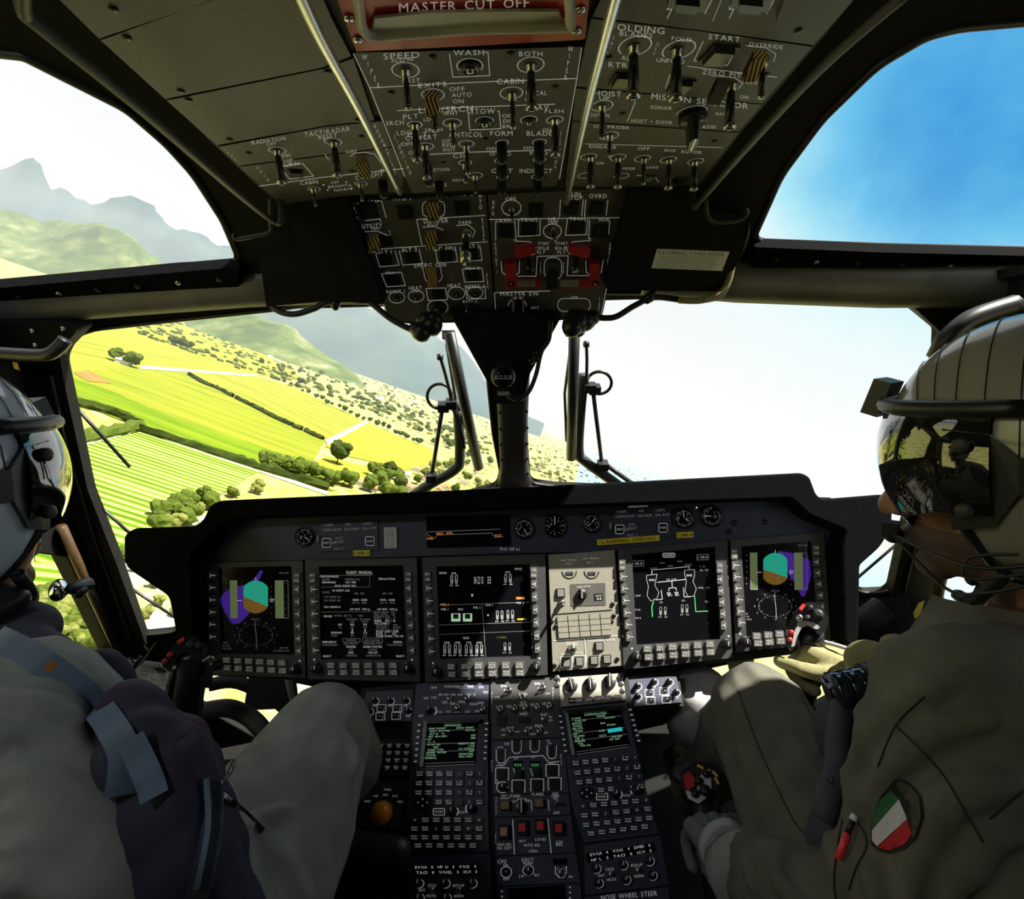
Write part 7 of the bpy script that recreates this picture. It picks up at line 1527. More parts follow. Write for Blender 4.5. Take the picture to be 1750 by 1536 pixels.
# collar: stand-up fold around the neck
mb = MB(); cc = HC + Vector((.01, -.015, -.175)); pts = []
for i in range(29):
    a = R(-200 + 275 * i / 28); pts.append(cc + Vector((.085 * math.cos(a), .082 * math.sin(a), -.020 + .012 * math.sin(a * 2))))
vs, fs = [], []
for i, p in enumerate(pts):
    d = (p - cc); d.z = 0; d.normalize()
    for dr, dz in ((.0, .03), (.010, .033), (.034, -.018), (.038, -.045), (.028, -.048), (.0, -.03)): vs.append(p + d * dr + Vector((0, 0, dz)))
for i in range(28):
    for j in range(6): a = i * 6 + j; b = i * 6 + (j + 1) % 6; fs.append((a, b, b + 6, a + 6))
mb.add(vs, fs, M_suit, True); cl = mb.build('collar', t)
mb = MB(); tube(mb, [Vector(vs[i * 6 + 3]) + Vector((0, 0, .006)) for i in range(29)], .0012, M_suit2, 5); mb.build('stitching', cl)
mb = MB(); tube(mb, spl([cc + Vector((-.10, .02, -.05)), cc + Vector((-.12, -.04, -.05)), cc + Vector((-.06, -.11, -.06)), cc + Vector((.04, -.13, -.06))], 6), .010, M_hblk, 8); mb.build('harness_strap', t)
mb = MB(); tube(mb, spl([at(1575, 1140, .56), at(1600, 1128, .56), at(1640, 1118, .55)], 4), .006, M_orangec, 8); mb.build('lining', t)['label'] = 'orange lining at the collar'
# grey band and cuff on the left wrist
axL = (wrL - elL).normalized(); kn = (at(1205, 1400, .75) - wrL).normalized()
mb = MB(); lathe(mb, frameM(wrL + kn * .03, kn), [(.034, -.008), (.0355, -.006), (.0355, .006), (.034, .008)], M_leather, 24); mb.build('glove_band', t)['label'] = 'grey leather wrist band'
mb = MB(); lathe(mb, frameM(wrL - kn * .014, kn), [(.046, -.03), (.044, .012), (.036, .016), (.034, -.02)], M_suit2, 24); mb.build('cuff', t)
mb = MB(); ya = (at(1392, 1112, .885) - wrR).normalized(); lathe(mb, frameM(wrR + ya * .018, ya), [(.037, -.03), (.035, .008), (.033, .012), (.03, -.02)], M_leather, 24); mb.build('glove_band', t)['label'] = 'pale glove cuff in the sun'
tube_ = MB(); tube(tube_, spl([wrR + ya * .02 + Vector((.0, -.01, .034)), wrR + ya * .055 + Vector((.0, -.008, .03)), wrR + ya * .09 + Vector((0, -.004, .02))], 5), .0035, M_leather, 8); tube_.build('glove_seam', t)
# boots
for an in (anL, anR):
    mb = MB(); capsule(mb, an + Vector((0, -.03, -.03)), .042, an + Vector((0, .13, -.045)), .036, M_boot); capsule(mb, an + Vector((0, 0, .08)), .052, an + Vector((0, -.01, -.03)), .045, M_boot); fuse(mb, .006).build('boot', t)
# microphone boom and wires
mb = MB(); q = lambda a, b, c: HM @ Vector((a, b, c))
sd = 1 if (HM.inverted() @ CAM).x > 0 else -1
tube(mb, spl([q(sd * .118, -.03, -.09), q(sd * .115, .02, -.105), q(sd * .08, .07, -.105), q(sd * .035, .118, -.10), q(sd * .01, .128, -.10)], 6), .0022, M_hblk, 8)
tube(mb, spl([q(sd * .118, -.04, -.10), q(sd * .11, .01, -.13), q(sd * .085, .05, -.145), q(sd * .06, .085, -.125), q(sd * .04, .112, -.105)], 6), .0018, M_hblk, 8)
tube(mb, spl([q(sd * .12, -.06, -.085), q(sd * .125, -.02, -.10), q(sd * .11, .03, -.12), q(sd * .10, .03, -.10), q(sd * .118, -.01, -.085)], 6), .0016, M_hblk, 6)
bm_ = mb.build('microphone_boom', hlm); mb = MB(); capsule(mb, q(sd * .016, .122, -.108), .0105, q(-sd * .012, .128, -.112), .0105, M_hblk); box(mb, frameM(q(sd * .03, .12, -.096), Vector((0, 0, 1))), .02, .016, .018, M_hblk); mb.build('microphone', bm_)
# shoulder patch: shield with the flag colours on the upper sleeve, wrapped onto the cloth
from mathutils.bvhtree import BVHTree
bv = BVHTree.FromPolygons([Vector(v) for v in SR_.v], SR_.f)
def proj(px, py, off):
    r = ray(px, py).normalized(); h = bv.ray_cast(CAM, r)
    if h[0] is None: return at(px, py, .42)
    return h[0] - r * off
def cloth_patch(mb, pts, m, off):
    """polygon laid on the sleeve: subdivided and dropped onto the cloth"""
    cx = sum(p[0] for p in pts) / len(pts); cy = sum(p[1] for p in pts) / len(pts); n = len(pts); K = 5; vs = [proj(cx, cy, off)]; fs = []
    for k in range(1, K + 1):
        for x, y in pts: vs.append(proj(cx + (x - cx) * k / K, cy + (y - cy) * k / K, off))
    for i in range(n): fs.append((0, 1 + i, 1 + (i + 1) % n))
    for k in range(K - 1):
        for i in range(n): a, b = 1 + k * n + i, 1 + k * n + (i + 1) % n; fs.append((a, a + n, b + n, b))
    mb.add(vs, fs, m, True)
def dens(pts, k=6):
    o = []
    for i in range(len(pts)):
        a, b = pts[i], pts[(i + 1) % len(pts)]
        o += [(a[0] + (b[0] - a[0]) * j / k, a[1] + (b[1] - a[1]) * j / k) for j in range(k)]
    return o
M_pg = mat('green embroidery', (.03, .13, .045), .85, bump=.3, bs=2500, var=.1, vs_=900); M_pw = mat('white embroidery', (.62, .60, .60), .85, bump=.3, bs=2500, var=.1, vs_=900); M_pr = mat('red embroidery', (.50, .015, .02), .85, bump=.3, bs=2500, var=.1, vs_=900); M_pb = mat('black embroidery', (.015, .015, .013), .85, bump=.3, bs=2500); M_po = mat('olive embroidery', (.07, .07, .05), .85, bump=.3, bs=2500)
mb = MB()
cloth_patch(mb, dens(rnd([(1533, 1328), (1556, 1338), (1575, 1362), (1578, 1395), (1566, 1432), (1545, 1452), (1518, 1459), (1500, 1454), (1487, 1442), (1489, 1402), (1503, 1362)], 5, 2), 2), M_pb, .0022)
cloth_patch(mb, dens(rnd([(1536, 1334), (1555, 1342), (1571, 1364), (1574, 1395), (1564, 1428), (1558, 1430), (1562, 1400), (1558, 1370), (1548, 1352), (1530, 1340)], 2, 2), 2), M_po, .0034)
cloth_patch(mb, dens([(1522, 1350), (1536, 1364), (1490, 1418), (1491, 1398), (1503, 1368)]), M_pg, .0034)
cloth_patch(mb, dens([(1536, 1365), (1550, 1399), (1499, 1446), (1490, 1436), (1490, 1419)]), M_pw, .0034)
cloth_patch(mb, dens([(1550, 1400), (1558, 1424), (1546, 1442), (1520, 1453), (1500, 1448)]), M_pr, .0034)
class _PP:   # lettering mapped through the cloth
    def P(s, x, y, off): return proj(x, y, off)
for k, (ch_, x, y, a) in enumerate((('I', 1533, 1347, -38), ('T', 1543, 1356, -48), ('A', 1552, 1369, -60), ('L', 1559, 1384, -72), ('I', 1562, 1398, -82), ('A', 1563, 1414, -95))): T(mb, _PP(), ch_, x, y, 9, M_pb, None, a, .0046)
pa = mb.build('arm_patch', suit); pa['label'] = 'green, white and red shield patch lettered ITALIA'
# pen in the sleeve pocket, pocket flap seams
mb = MB(); a_, b_ = proj(1461, 1392, .010), proj(1432, 1468, .008); d_ = (b_ - a_)
tube(mb, [a_, a_ + d_ * .12], [.0028, .0032], M_paper, 10); tube(mb, [a_ + d_ * .12, a_ + d_ * .42], .0026, M_hblk, 10); tube(mb, [a_ + d_ * .42, b_], .0032, M_redb, 10)
pen = mb.build('pen'); tag(pen, 'red and black pen with a white end stuck in the sleeve pocket', 'pen')
mb = MB()
for pts in ([(1440, 1400), (1432, 1440), (1425, 1500), (1428, 1536)], [(1462, 1400), (1478, 1425), (1480, 1450), (1464, 1480), (1450, 1520)], [(1530, 1240), (1560, 1268), (1600, 1310), (1625, 1345), (1680, 1440)], [(1690, 1400), (1750, 1350)], [(1500, 1310), (1530, 1240), (1580, 1190)]):
    tube(mb, [proj(v.x, v.y, .0012) for v in spl([(x, y, 0) for x, y in pts], 5)], .0007, M_pb, 5)
mb.build('seams', suit)['kind'] = 'stuff'
mb = MB()
for pts in ([(1262, 1180), (1290, 1260), (1330, 1350), (1362, 1410), (1400, 1450)], [(1370, 1190), (1395, 1240), (1420, 1300)]): tube(mb, [proj(v.x, v.y, .0012) for v in spl([(x, y, 0) for x, y in pts], 5)], .0007, M_pb, 5)
mb.build('trouser_seams', suit)['kind'] = 'stuff'
# survival vest bulk between arm and thigh
mb = MB()
for x, y, d, r_ in ((1440, 1245, .66, .045), (1470, 1300, .62, .05), (1450, 1370, .60, .045), (1500, 1230, .66, .05), (1560, 1220, .62, .05), (1480, 1210, .68, .04), (1430, 1430, .58, .04)): ell(mb, at(x, y, d), (r_ * .8, r_ * .6, r_ * 1.1), M_vest)
fuse(mb, .005, 2, folds((1, .2, .3), .04, .004, 8, 5)).build('survival_vest', t)
mb = MB(); tube(mb, spl([at(1440, 1200, .60), at(1432, 1260, .57), at(1428, 1320, .55), at(1405, 1400, .54)], 6), [.012] * 19, M_vest, 8); mb.build('harness_strap', t)
mb = MB(); tube(mb, spl([at(1440, 1205, .59), at(1445, 1270, .56), at(1420, 1340, .54)], 6), .004, M_hblk, 8); mb.build('strap_cord', t)
# ================= left-hand pilot
HL = at(-134, 822, .60); hl = Vector((.10, 1, -.05)).normalized()
t = thing('person', (-.55, .30, 0.0), 'pilot at the left edge in grey green flight suit, plum vest and blue grey helmet', 'person'); PLf = t
hlm2, HM2 = helmet(t, None, HL, hl, Vector((0, 0, 1)), M_shell)
sR, eR, wR = at(-10, 1285, .46), at(215, 1760, .42), at(400, 1720, .60)
sL = sR + Vector((-.36, .06, 0)); eL = sL + Vector((-.05, .1, -.26)); wL = at(60, 1330, .75)
hR, kR, aR = at(310, 1720, .48), at(552, 1255, .80), at(650, 1400, 1.10)
hL_ = hR + Vector((-.24, 0, 0)); kL = at(205, 1275, .82); aL = kL + Vector((0, .28, -.40)); aR.z = max(aR.z, .09); aL.z = .09
cL = (sR + sL) / 2 + Vector((0, .06, -.17)); pL_ = (hR + hL_) / 2
mb = face(HM2, M_skin)
for p, r_ in (((sR, eR, wR), (.05, .045, .03)), ((sL, eL, wL), (.05, .045, .03)), ((hR, kR, aR), (.08, .055, .045)), ((hL_, kL, aL), (.08, .055, .045))): chain(mb, p, r_, M_skin)
ell(mb, cL, (.15, .09, .19), M_skin); ell(mb, pL_ + Vector((0, 0, .08)), (.14, .10, .15), M_skin); capsule(mb, sR, .05, sL, .05, M_skin); capsule(mb, cL + Vector((0, 0, .1)), .07, HL + Vector((0, -.04, -.2)), .06, M_skin)
h3, _ = hand(wR, Vector((.1, 1, -.1)), Vector((.3, 0, 1)), .93, M_gloved, (20, 25, 20), (.8, .2), -1); h4, _ = hand(wL, Vector((.3, 1, -.2)), Vector((-.3, 0, 1)), .93, M_gloved, (35, 40, 25), (.8, .2), 1)
for a in ((wR, Vector((.1, 1, -.1)), Vector((.3, 0, 1)), .93, M_skin, (20, 25, 20), (.8, .2), -1), (wL, Vector((.3, 1, -.2)), Vector((-.3, 0, 1)), .93, M_skin, (35, 40, 25), (.8, .2), 1)): mb.merge(hand(*a, rk=.72)[0])
fuse(mb, .0055, 2).build('body', t)
for h_ in (h3, h4): fuse(h_, .0035, 2).build('glove', t)
mb = MB(); sm_ = M_suit2
chain(mb, (sR, sR.lerp(eR, .5), eR), (.098, .090, .078), sm_); chain(mb, (eR, eR.lerp(wR, .5), wR.lerp(eR, .12)), (.078, .065, .045), sm_); chain(mb, (sL, eL, wL.lerp(eL, .15)), (.075, .06, .043), sm_)
chain(mb, (hR, hR.lerp(kR, .55), kR), (.105, .098, .074), sm_); chain(mb, (hL_, kL), (.105, .074), sm_); chain(mb, (kR, kR.lerp(aR, .4), aR), (.070, .066, .055), sm_); chain(mb, (kL, aL), (.07, .055), sm_)
ell(mb, cL, (.20, .12, .22), sm_); ell(mb, pL_ + Vector((0, 0, .10)), (.19, .14, .2), sm_); capsule(mb, sR, .085, sL, .075, sm_)
capsule(mb, HL + Vector((.0, -.05, -.20)), .085, cL + Vector((0, 0, .1)), .13, sm_)
fA = folds((.30, 1, .10), .055, .006, 3.5, 7); fB = folds((.7, .6, .1), .09, .0025, 4, 4)
def fS(p):
    k = max(0, min(1, (.80 - p.y) / .08)) if p.x < .0 else 0
    dl = (p - sR).length; w1 = max(0, min(1, (.36 - min(dl, (p - eR).length)) / .15)) * max(0, min(1, (.53 - p.y) / .06))
    return fA(p) * w1 + fB(p) * (1 - w1)
ridges(mb, [(.013, [(-20, 1180), (50, 1200), (110, 1240), (150, 1290)]), (.014, [(-20, 1250), (60, 1260), (140, 1300), (200, 1360), (225, 1400)]), (.015, [(-20, 1330), (70, 1325), (160, 1360), (240, 1420), (280, 1480)]), (.014, [(-20, 1395), (60, 1385), (150, 1415), (230, 1470), (290, 1540)]), (.014, [(-20, 1450), (70, 1445), (150, 1475), (220, 1540), (250, 1590)]), (.013, [(-20, 1510), (60, 1500), (130, 1530), (180, 1590)]),
   (.009, [(400, 1420), (440, 1400), (500, 1380)]), (.010, [(590, 1250), (605, 1290), (600, 1330)])], sm_)
LS_ = fuse(mb, .0045, 1, fS); suitL = LS_.build('flight_suit', t); suitL['label'] = 'grey green flight suit with deep sleeve folds'
bvL = BVHTree.FromPolygons([Vector(v) for v in LS_.v], LS_.f)
# survival vest with plum sheen
mb = MB(); vb = [(190, 1215, .030, .6), (165, 1180, .034, .55), (232, 1245, .034, 0), (250, 1300, .036, 0), (300, 1275, .026, 0), (225, 1320, .03, 0), (285, 1345, .040, 0), (325, 1330, .026, 0), (285, 1410, .036, 0), (335, 1400, .034, 0), (355, 1370, .016, 0), (320, 1470, .040, 0), (362, 1450, .030, 0), (345, 1530, .036, 0), (372, 1510, .026, 0), (370, 1590, .04, 0), (390, 1560, .026, 0)]
def hitL(x, y, d0):
    h = bvL.ray_cast(CAM, ray(x, y).normalized()); return h[0] if (h[0] is not None and not d0) else at(x, y, d0 or .5)
for x, y, r_, d0 in vb: c_ = hitL(x, y, d0); k = (c_ - CAM).length / .5; ell(mb, c_ - (c_ - CAM).normalized() * r_ * .15, (r_ * 1.05, r_ * .9, r_ * 1.3), M_vest)
def plum(p):
    d = (p - CAM).dot(fwd); px = 875 + (p - CAM).dot(crt) / d * F; py = 768 - (p - CAM).dot(cup) / d * F
    c = 258 + (py - 1200) * .22
    return M_vestp if abs(px - c - 20 * math.sin(py * .03)) < 34 + 10 * math.sin(py * .05) and py > 1215 else M_vest
M_vl = gmat('navy vest cloth faded to plum', [(.045, .05, .075), (.045, .048, .07), (.07, .05, .08), (.26, .12, .19)], 5, rough=.65, detail=2)
for i_ in range(len(mb.mats)): mb.mats[i_] = M_vl
VL = fuse(mb, .0045, 3, folds((.8, .3, .2), .05, .006, 5, 9)); vest = VL.build('survival_vest', t); vest['label'] = 'dark survival vest with faded plum panels'
bvV = BVHTree.FromPolygons([Vector(v) for v in VL.v + LS_.v], VL.f + [tuple(i + len(VL.v) for i in f) for f in LS_.f])
def prL(px, py, off):
    r = ray(px, py).normalized(); h = bvV.ray_cast(CAM, r); return (h[0] if h[0] is not None else at(px, py, .5)) - r * off
def ribbon(mb, pts, w_, m, off=.004, proj_=prL):
    P = [proj_(v.x, v.y, off) for v in spl([(x, y, 0) for x, y in pts], 6)]
    tube_vs = []
    for i, p in enumerate(P):
        d = (P[min(i + 1, len(P) - 1)] - P[max(i - 1, 0)]).normalized(); v = (CAM - p).normalized(); s_ = d.cross(v).normalized()
        for a, b in ((-1, 0), (1, 0), (1, -.003), (-1, -.003)): tube_vs.append(p + s_ * a * w_ / 2 + v * b)
    fs = []
    for i in range(len(P) - 1):
        for j in range(4): a = i * 4 + j; b = i * 4 + (j + 1) % 4; fs.append((a, b, b + 4, a + 4))
    fs += [(0, 1, 2, 3), tuple(len(P) * 4 - 1 - k for k in range(4))]
    mb.add(tube_vs, fs, m)
mb = MB(); ribbon(mb, [(-10, 1088), (40, 1112), (100, 1150), (150, 1190), (190, 1240), (212, 1290), (205, 1360)], .020, M_strap, .006); mb.build('harness_strap', t)['label'] = 'blue grey shoulder strap'
mb = MB(); ribbon(mb, [(222, 1262), (240, 1298), (256, 1335), (264, 1362)], .018, M_strap, .010); mb.build('strap_flap', t)['label'] = 'blue grey strap end flap'
mb = MB(); ribbon(mb, [(315, 1260), (345, 1310), (362, 1360), (362, 1420), (350, 1480), (336, 1535)], .016, M_vest, .006); ribbon(mb, [(352, 1330), (356, 1400), (348, 1460), (335, 1520)], .004, M_strap, .010); mb.build('vest_edge', vest)
mb = MB(); ribbon(mb, [(80, 1135), (110, 1150), (138, 1165)], .007, M_orangec, .008); mb.build('lining', t)['label'] = 'orange lining'
for x, y in ((118, 1148), (143, 1160)):
    mb = MB(); ell(mb, at(x, y, .53), (.009, .008, .013), M_lime, None, 2); mb.build('light_stick', t)['label'] = 'lime green rubber knob'
mb = MB(); capsule(mb, at(-10, 1065, .62), .035, at(50, 1075, .62), .032, M_vest); capsule(mb, at(50, 1095, .6), .02, at(95, 1112, .60), .018, M_vest); fuse(mb, .004).build('neck_bladder', t)
mb = MB(); ell(mb, at(-10, 1030, .60), (.035, .03, .02), M_hblk); ell(mb, at(22, 1022, .60), (.016, .016, .011), M_hblk); fuse(mb, .003).build('chin_cup', t)
# thigh zips
mb = MB(); ribbon(mb, [(400, 1297), (392, 1318), (376, 1340), (364, 1352)], .004, M_knob, .004); ribbon(mb, [(400, 1300), (393, 1318), (378, 1338)], .0014, M_steel, .006); ribbon(mb, [(360, 1350), (372, 1358), (390, 1366), (420, 1390), (450, 1420)], .005, M_knob, .004); mb.build('zip', suitL)
mb = MB(); P = [prL(x, y, .007) for x, y in ((380, 1356), (388, 1360), (396, 1366), (393, 1369), (385, 1363), (378, 1359))]; tube(mb, P + P[:1], .0012, M_steel, 6); mb.build('zip_puller', suitL)['label'] = 'steel zip puller'
for an in (aL, aR):
    mb = MB(); capsule(mb, an + Vector((0, -.03, -.03)), .042, an + Vector((0, .13, -.045)), .036, M_boot); capsule(mb, an + Vector((0, 0, .08)), .052, an + Vector((0, -.01, -.03)), .045, M_boot); fuse(mb, .006).build('boot', t)
mb = MB(); c7 = [HM2 @ Vector(q) for q in ((.118, -.02, .06), (.122, .06, .05), (.10, .11, .045))]
tube(mb, spl([HM2 @ Vector(q) for q in ((-.05, -.14, .055), (.04, -.14, .06), (.10, -.08, .065), (.12, 0, .06), (.11, .06, .055))], 5), .003, M_ochre, 6); mb.build('gold_piping', hlm2)
# ================= seats
def seat(x, label):
    t = thing('pilot_seat', (x, .0, 0), label, 'seat')
    mb = MB(); box(mb, Matrix.Translation((x, .28, .36)), .46, .46, .10, M_dark); mb.build('seat_pan', t, .02)
    mb = MB(); box(mb, Matrix.Translation((x, .0, .78)) @ Matrix.Rotation(R(8), 4, 'X'), .46, .09, .78, M_dark); mb.build('backrest', t, .02)
    mb = MB(); box(mb, Matrix.Translation((x, .2, .16)), .34, .36, .32, M_frame); mb.build('pedestal', t)
seat(.62, 'dark crew seat under the right hand pilot'); seat(-.66, 'dark crew seat under the left hand pilot')
# ------------------------------------------------------------------ sticks, wipers, loose items
def facing(px, py, d, tilt=(0, 0, 0)):
    p = at(px, py, d); n = (CAM - p).normalized() + Vector(tilt); return Pl(p, n)
# right cyclic stick
t = thing('cyclic_stick', at(1385, 1230, .80), 'black cyclic stick with red buttons, gripped by the gloved right hand', 'control stick')
GP = facing(1385, 1065, .865, (0, 0, .25))
mb = MB(); prism(mb, GP, rnd([(1345, 1102), (1346, 1072), (1358, 1046), (1372, 1030), (1392, 1028), (1408, 1040), (1417, 1056), (1410, 1076), (1400, 1086), (1388, 1074), (1374, 1068), (1364, 1078), (1360, 1098), (1354, 1110)], 5), .004, -.030, M_knob); mb.build('head', t, .003)
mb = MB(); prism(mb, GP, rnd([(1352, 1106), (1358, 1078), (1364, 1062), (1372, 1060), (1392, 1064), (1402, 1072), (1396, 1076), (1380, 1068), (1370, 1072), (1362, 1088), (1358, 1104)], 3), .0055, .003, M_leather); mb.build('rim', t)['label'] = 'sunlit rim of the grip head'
def gbtn(t, pl, x, y, r_, m, h=.006, lab=None, n='button'):
    mb = MB(); M, sc = pl.fr(x, y, .004); lathe(mb, M, [(r_ * sc * 1.15, -.001), (r_ * sc * 1.1, h * .4), (r_ * sc, h * .5), (r_ * sc * .9, h), (r_ * sc * .4, h * 1.05)], m, 18); o = mb.build(n, t)
    if lab: o['label'] = lab
gbtn(t, GP, 1366, 1057, 6.5, M_steel, .010, 'steel hat switch'); gbtn(t, GP, 1352, 1081, 5, M_red, .006, 'red button'); gbtn(t, GP, 1350, 1093, 4, M_redb, .006, 'red button'); gbtn(t, GP, 1398, 1050, 9, M_frame2, .008); gbtn(t, GP, 1384, 1040, 6, M_knob, .008); gbtn(t, GP, 1380, 1056, 5, M_frame2, .006)
mb = MB(); prism(mb, GP, rect(1371, 1037, 11, 6, 50), .010, .003, M_redb); mb.build('trim_button', t)['label'] = 'small red rectangular button'
mb = MB(); tube(mb, spl([GP.P(1385, 1080, -.015), at(1388, 1110, .89), at(1386, 1160, .91), at(1370, 1225, .93), at(1340, 1270, .95)], 5), [.020] * 6 + [.018] * 5 + [.014] * 10, M_knob, 14); mb.build('grip', t)
# left cyclic stick
t = thing('cyclic_stick', at(350, 1250, .80), 'black cyclic stick with red buttons beside the white kneeboard, nobody holding it', 'control stick')
GL = facing(318, 1110, .74, (0, 0, .2))
mb = MB(); prism(mb, GL, rnd([(276, 1138), (284, 1116), (300, 1098), (318, 1086), (336, 1088), (348, 1104), (346, 1122), (330, 1124), (316, 1114), (304, 1120), (298, 1136), (288, 1144)], 5), .004, -.030, M_knob); mb.build('head', t, .003)
gbtn(t, GL, 282, 1130, 5, M_red, .005, 'red button'); gbtn(t, GL, 291, 1119, 5, M_red, .005, 'red button'); gbtn(t, GL, 324, 1102, 7, M_frame2); gbtn(t, GL, 338, 1104, 6, M_frame2)
mb = MB(); prism(mb, GL, rect(309, 1094, 13, 6, 35), .009, .003, M_redb); mb.build('trim_button', t)['label'] = 'small red rectangular button'
mb = MB(); tube(mb, spl([GL.P(328, 1112, -.01), at(330, 1150, .76), at(322, 1200, .79), at(330, 1260, .84), at(360, 1330, .95)], 5), [.020] * 12 + [.015] * 9, M_knob, 14); mb.build('grip', t)
mb = MB(); prism(mb, GL, [(352, 1136), (366, 1136), (362, 1174), (348, 1172)], .0, -.02, M_knob); mb.build('trigger', t)
mb = MB(); tube(mb, [GL.P(346, 1130, .004), GL.P(360, 1121, .006)], .0018, M_leather, 6); mb.build('pull_pin', t)
# collective lever grip under the left hand of the right pilot
t = thing('collective_lever', at(1215, 1470, .80), 'collective lever with a silver switch face and red guard, under the dark glove', 'control lever')
GC = facing(1200, 1345, .80, (0, 0, .5))
mb = MB(); prism(mb, GC, rnd([(1168, 1312), (1190, 1300), (1226, 1304), (1238, 1324), (1232, 1344), (1212, 1358), (1194, 1374), (1176, 1364), (1160, 1340)], 6), .0, -.045, M_knob); mb.build('head', t, .003)
mb = MB(); prism(mb, GC, [(1195, 1328), (1206, 1314), (1214, 1314), (1216, 1348), (1206, 1364), (1194, 1373), (1176, 1364), (1172, 1352), (1186, 1345)], .003, -.001, mat('silver switch plate', (.72, .72, .74), .35, .3, var=.05)); mb.build('switch_face', t)['label'] = 'silver switch face'
mb = MB(); prism(mb, GC, [(1167, 1324), (1179, 1318), (1188, 1330), (1186, 1344), (1176, 1349), (1170, 1338)], .016, .0, M_red); mb.build('switch_guard', t, .002)['label'] = 'red guard'
for x, y, r_ in ((1194, 1335, 6.5), (1205, 1351, 8.5), (1188, 1356, 6.5), (1207, 1323, 6)): gbtn(t, GC, x, y, r_, M_knob, .008)
for x, y, a in ((1197, 1310, 30), (1225, 1334, 60), (1222, 1322, 50)): mb = MB(); prism(mb, GC, rrect(x, y, 18, 10, 4, -a), .010, 0, M_ochre if False else M_knob); prism(mb, GC, rrect(x, y, 13, 4, 1.5, -a), .012, .009, mat('gold toggle cap', (.75, .50, .15), .35)); mb.build('rocker', t)
mb = MB(); ell(mb, GC.P(1170, 1322, -.02), (.022, .022, .012), M_hblk); mb.build('thumb_stop', t)
mb = MB(); tube(mb, spl([GC.P(1200, 1350, -.03), at(1208, 1400, .78), at(1216, 1460, .76), at(1230, 1560, .74), at(1240, 1700, .72)], 5), .019, M_knob, 14); mb.build('shaft', t)
# torch and pouch by the right hand
t = thing('torch', at(1470, 1185, .60), 'black torch with bluish chrome bands and a ribbed ring beside the gloved hand', 'torch')
a_, b_ = at(1424, 1182, .60), at(1556, 1160, .60); ax = (b_ - a_).normalized(); LN = (b_ - a_).length; Mt = frameM(a_, ax)
M_chr = mat('blue black chrome', (.10, .13, .18), .08, .9, var=0)
mb = MB(); lathe(mb, Mt, [(.0185, 0), (.020, .002), (.020, LN * .12), (.018, LN * .125), (.018, LN * .95), (.016, LN)], M_knob, 28); mb.build('barrel', t)
for u in (.06, .24, .38): mb = MB(); lathe(mb, frameM(a_ + ax * LN * u, ax), [(.0200, -.007), (.0212, -.006), (.0212, .006), (.0200, .007)], M_chr, 32); mb.build('chrome_band', t)
mb = MB()
lathe(mb, frameM(a_ + ax * LN * .56, ax), [(.022, -.013), (.0245, -.012), (.0245, -.008), (.022, -.006), (.0245, -.004), (.0245, .0), (.022, .002), (.0245, .004), (.0245, .010), (.022, .012)], M_knob, 28); mb.build('ribbed_ring', t)
t = MB(); ell(t, at(1532, 1128, .60), (.021, .018, .030), M_glove, None, 3); ell(t, at(1532, 1102, .60), (.018, .016, .012), M_glove, None, 2); o = fuse(t, .003, 2).build('cloth_pouch'); tag(o, 'grey brown padded knob standing above the torch', 'pouch')
t = MB(); ell(t, at(1485, 1128, .80), (.035, .03, .03), M_glove, None, 3); ell(t, at(1470, 1140, .80), (.02, .02, .02), M_glove, None, 3); o = fuse(t, .004, 2).build('rolled_glove'); tag(o, 'olive knitted bundle behind the gloved hand', 'bundle')
# kneeboard
KP = Pl(at(232, 1165, .76), (.05, -.75, .9))
t = thing('kneeboard', KP.P(232, 1165), 'white kneeboard clipboard with a pen on the left pilot\'s thigh', 'clipboard')
mb = MB(); prism(mb, KP, rnd([(194, 1122), (277, 1132), (293, 1146), (276, 1212), (196, 1205), (178, 1142)], 4), -.002, -.008, M_leather); mb.build('board', t)
mb = MB(); prism(mb, KP, rnd([(196, 1125), (275, 1134), (290, 1148), (273, 1210), (198, 1203), (181, 1144)], 3), .0, -.002, M_paper)
for p in ([(186, 1160), (286, 1172)], [(262, 1140), (250, 1208)], [(190, 1180), (255, 1188)], [(192, 1142), (280, 1150)]): pline(mb, KP, p, .9, .0004, M_pline)
for k, (x, y, s_) in enumerate(((215, 1148, 'ROTTA 270'), (240, 1152, 'QNH 1018'), (210, 1166, 'FUEL 426'), (236, 1178, 'GRID 12'), (215, 1174, 'TIME 10.45'), (212, 1192, 'FREQ 118.7'), (270, 1162, 'ALT'), (266, 1186, 'GS'))): T(mb, KP, s_, x, y, 3, M_pline, 24, -6, .0006)
mb.build('sheet', t)
mb = MB(); prism(mb, KP, [(196, 1126), (272, 1134), (271, 1140), (195, 1132)], .004, 0, M_leather); mb.build('clip_bar', t)
mb = MB(); prism(mb, KP, rrect(195, 1133, 12, 7, 3), .012, .002, M_knob); mb.build('corner_clip', t); mb = MB(); prism(mb, KP, rrect(271, 1143, 14, 6, 3), .012, .002, M_knob); mb.build('corner_clip', t)
mb = MB(); tube(mb, spl([KP.P(193, 1140, .008), KP.P(220, 1125, .014), KP.P(232, 1136, .01), KP.P(246, 1128, .016), KP.P(262, 1105, .03), KP.P(266, 1100, .03), KP.P(258, 1112, .03), KP.P(248, 1104, .03), KP.P(254, 1098, .03)], 5), .0016, M_frame2, 6); mb.build('wire', t)
mb = MB(); tube(mb, [KP.P(215, 1158, .006), KP.P(226, 1144, .008), KP.P(243, 1122, .014)], [.0015, .0035, .0035], M_knob, 10); o = mb.build('pen'); tag(o, 'black pen lying across the kneeboard', 'pen')
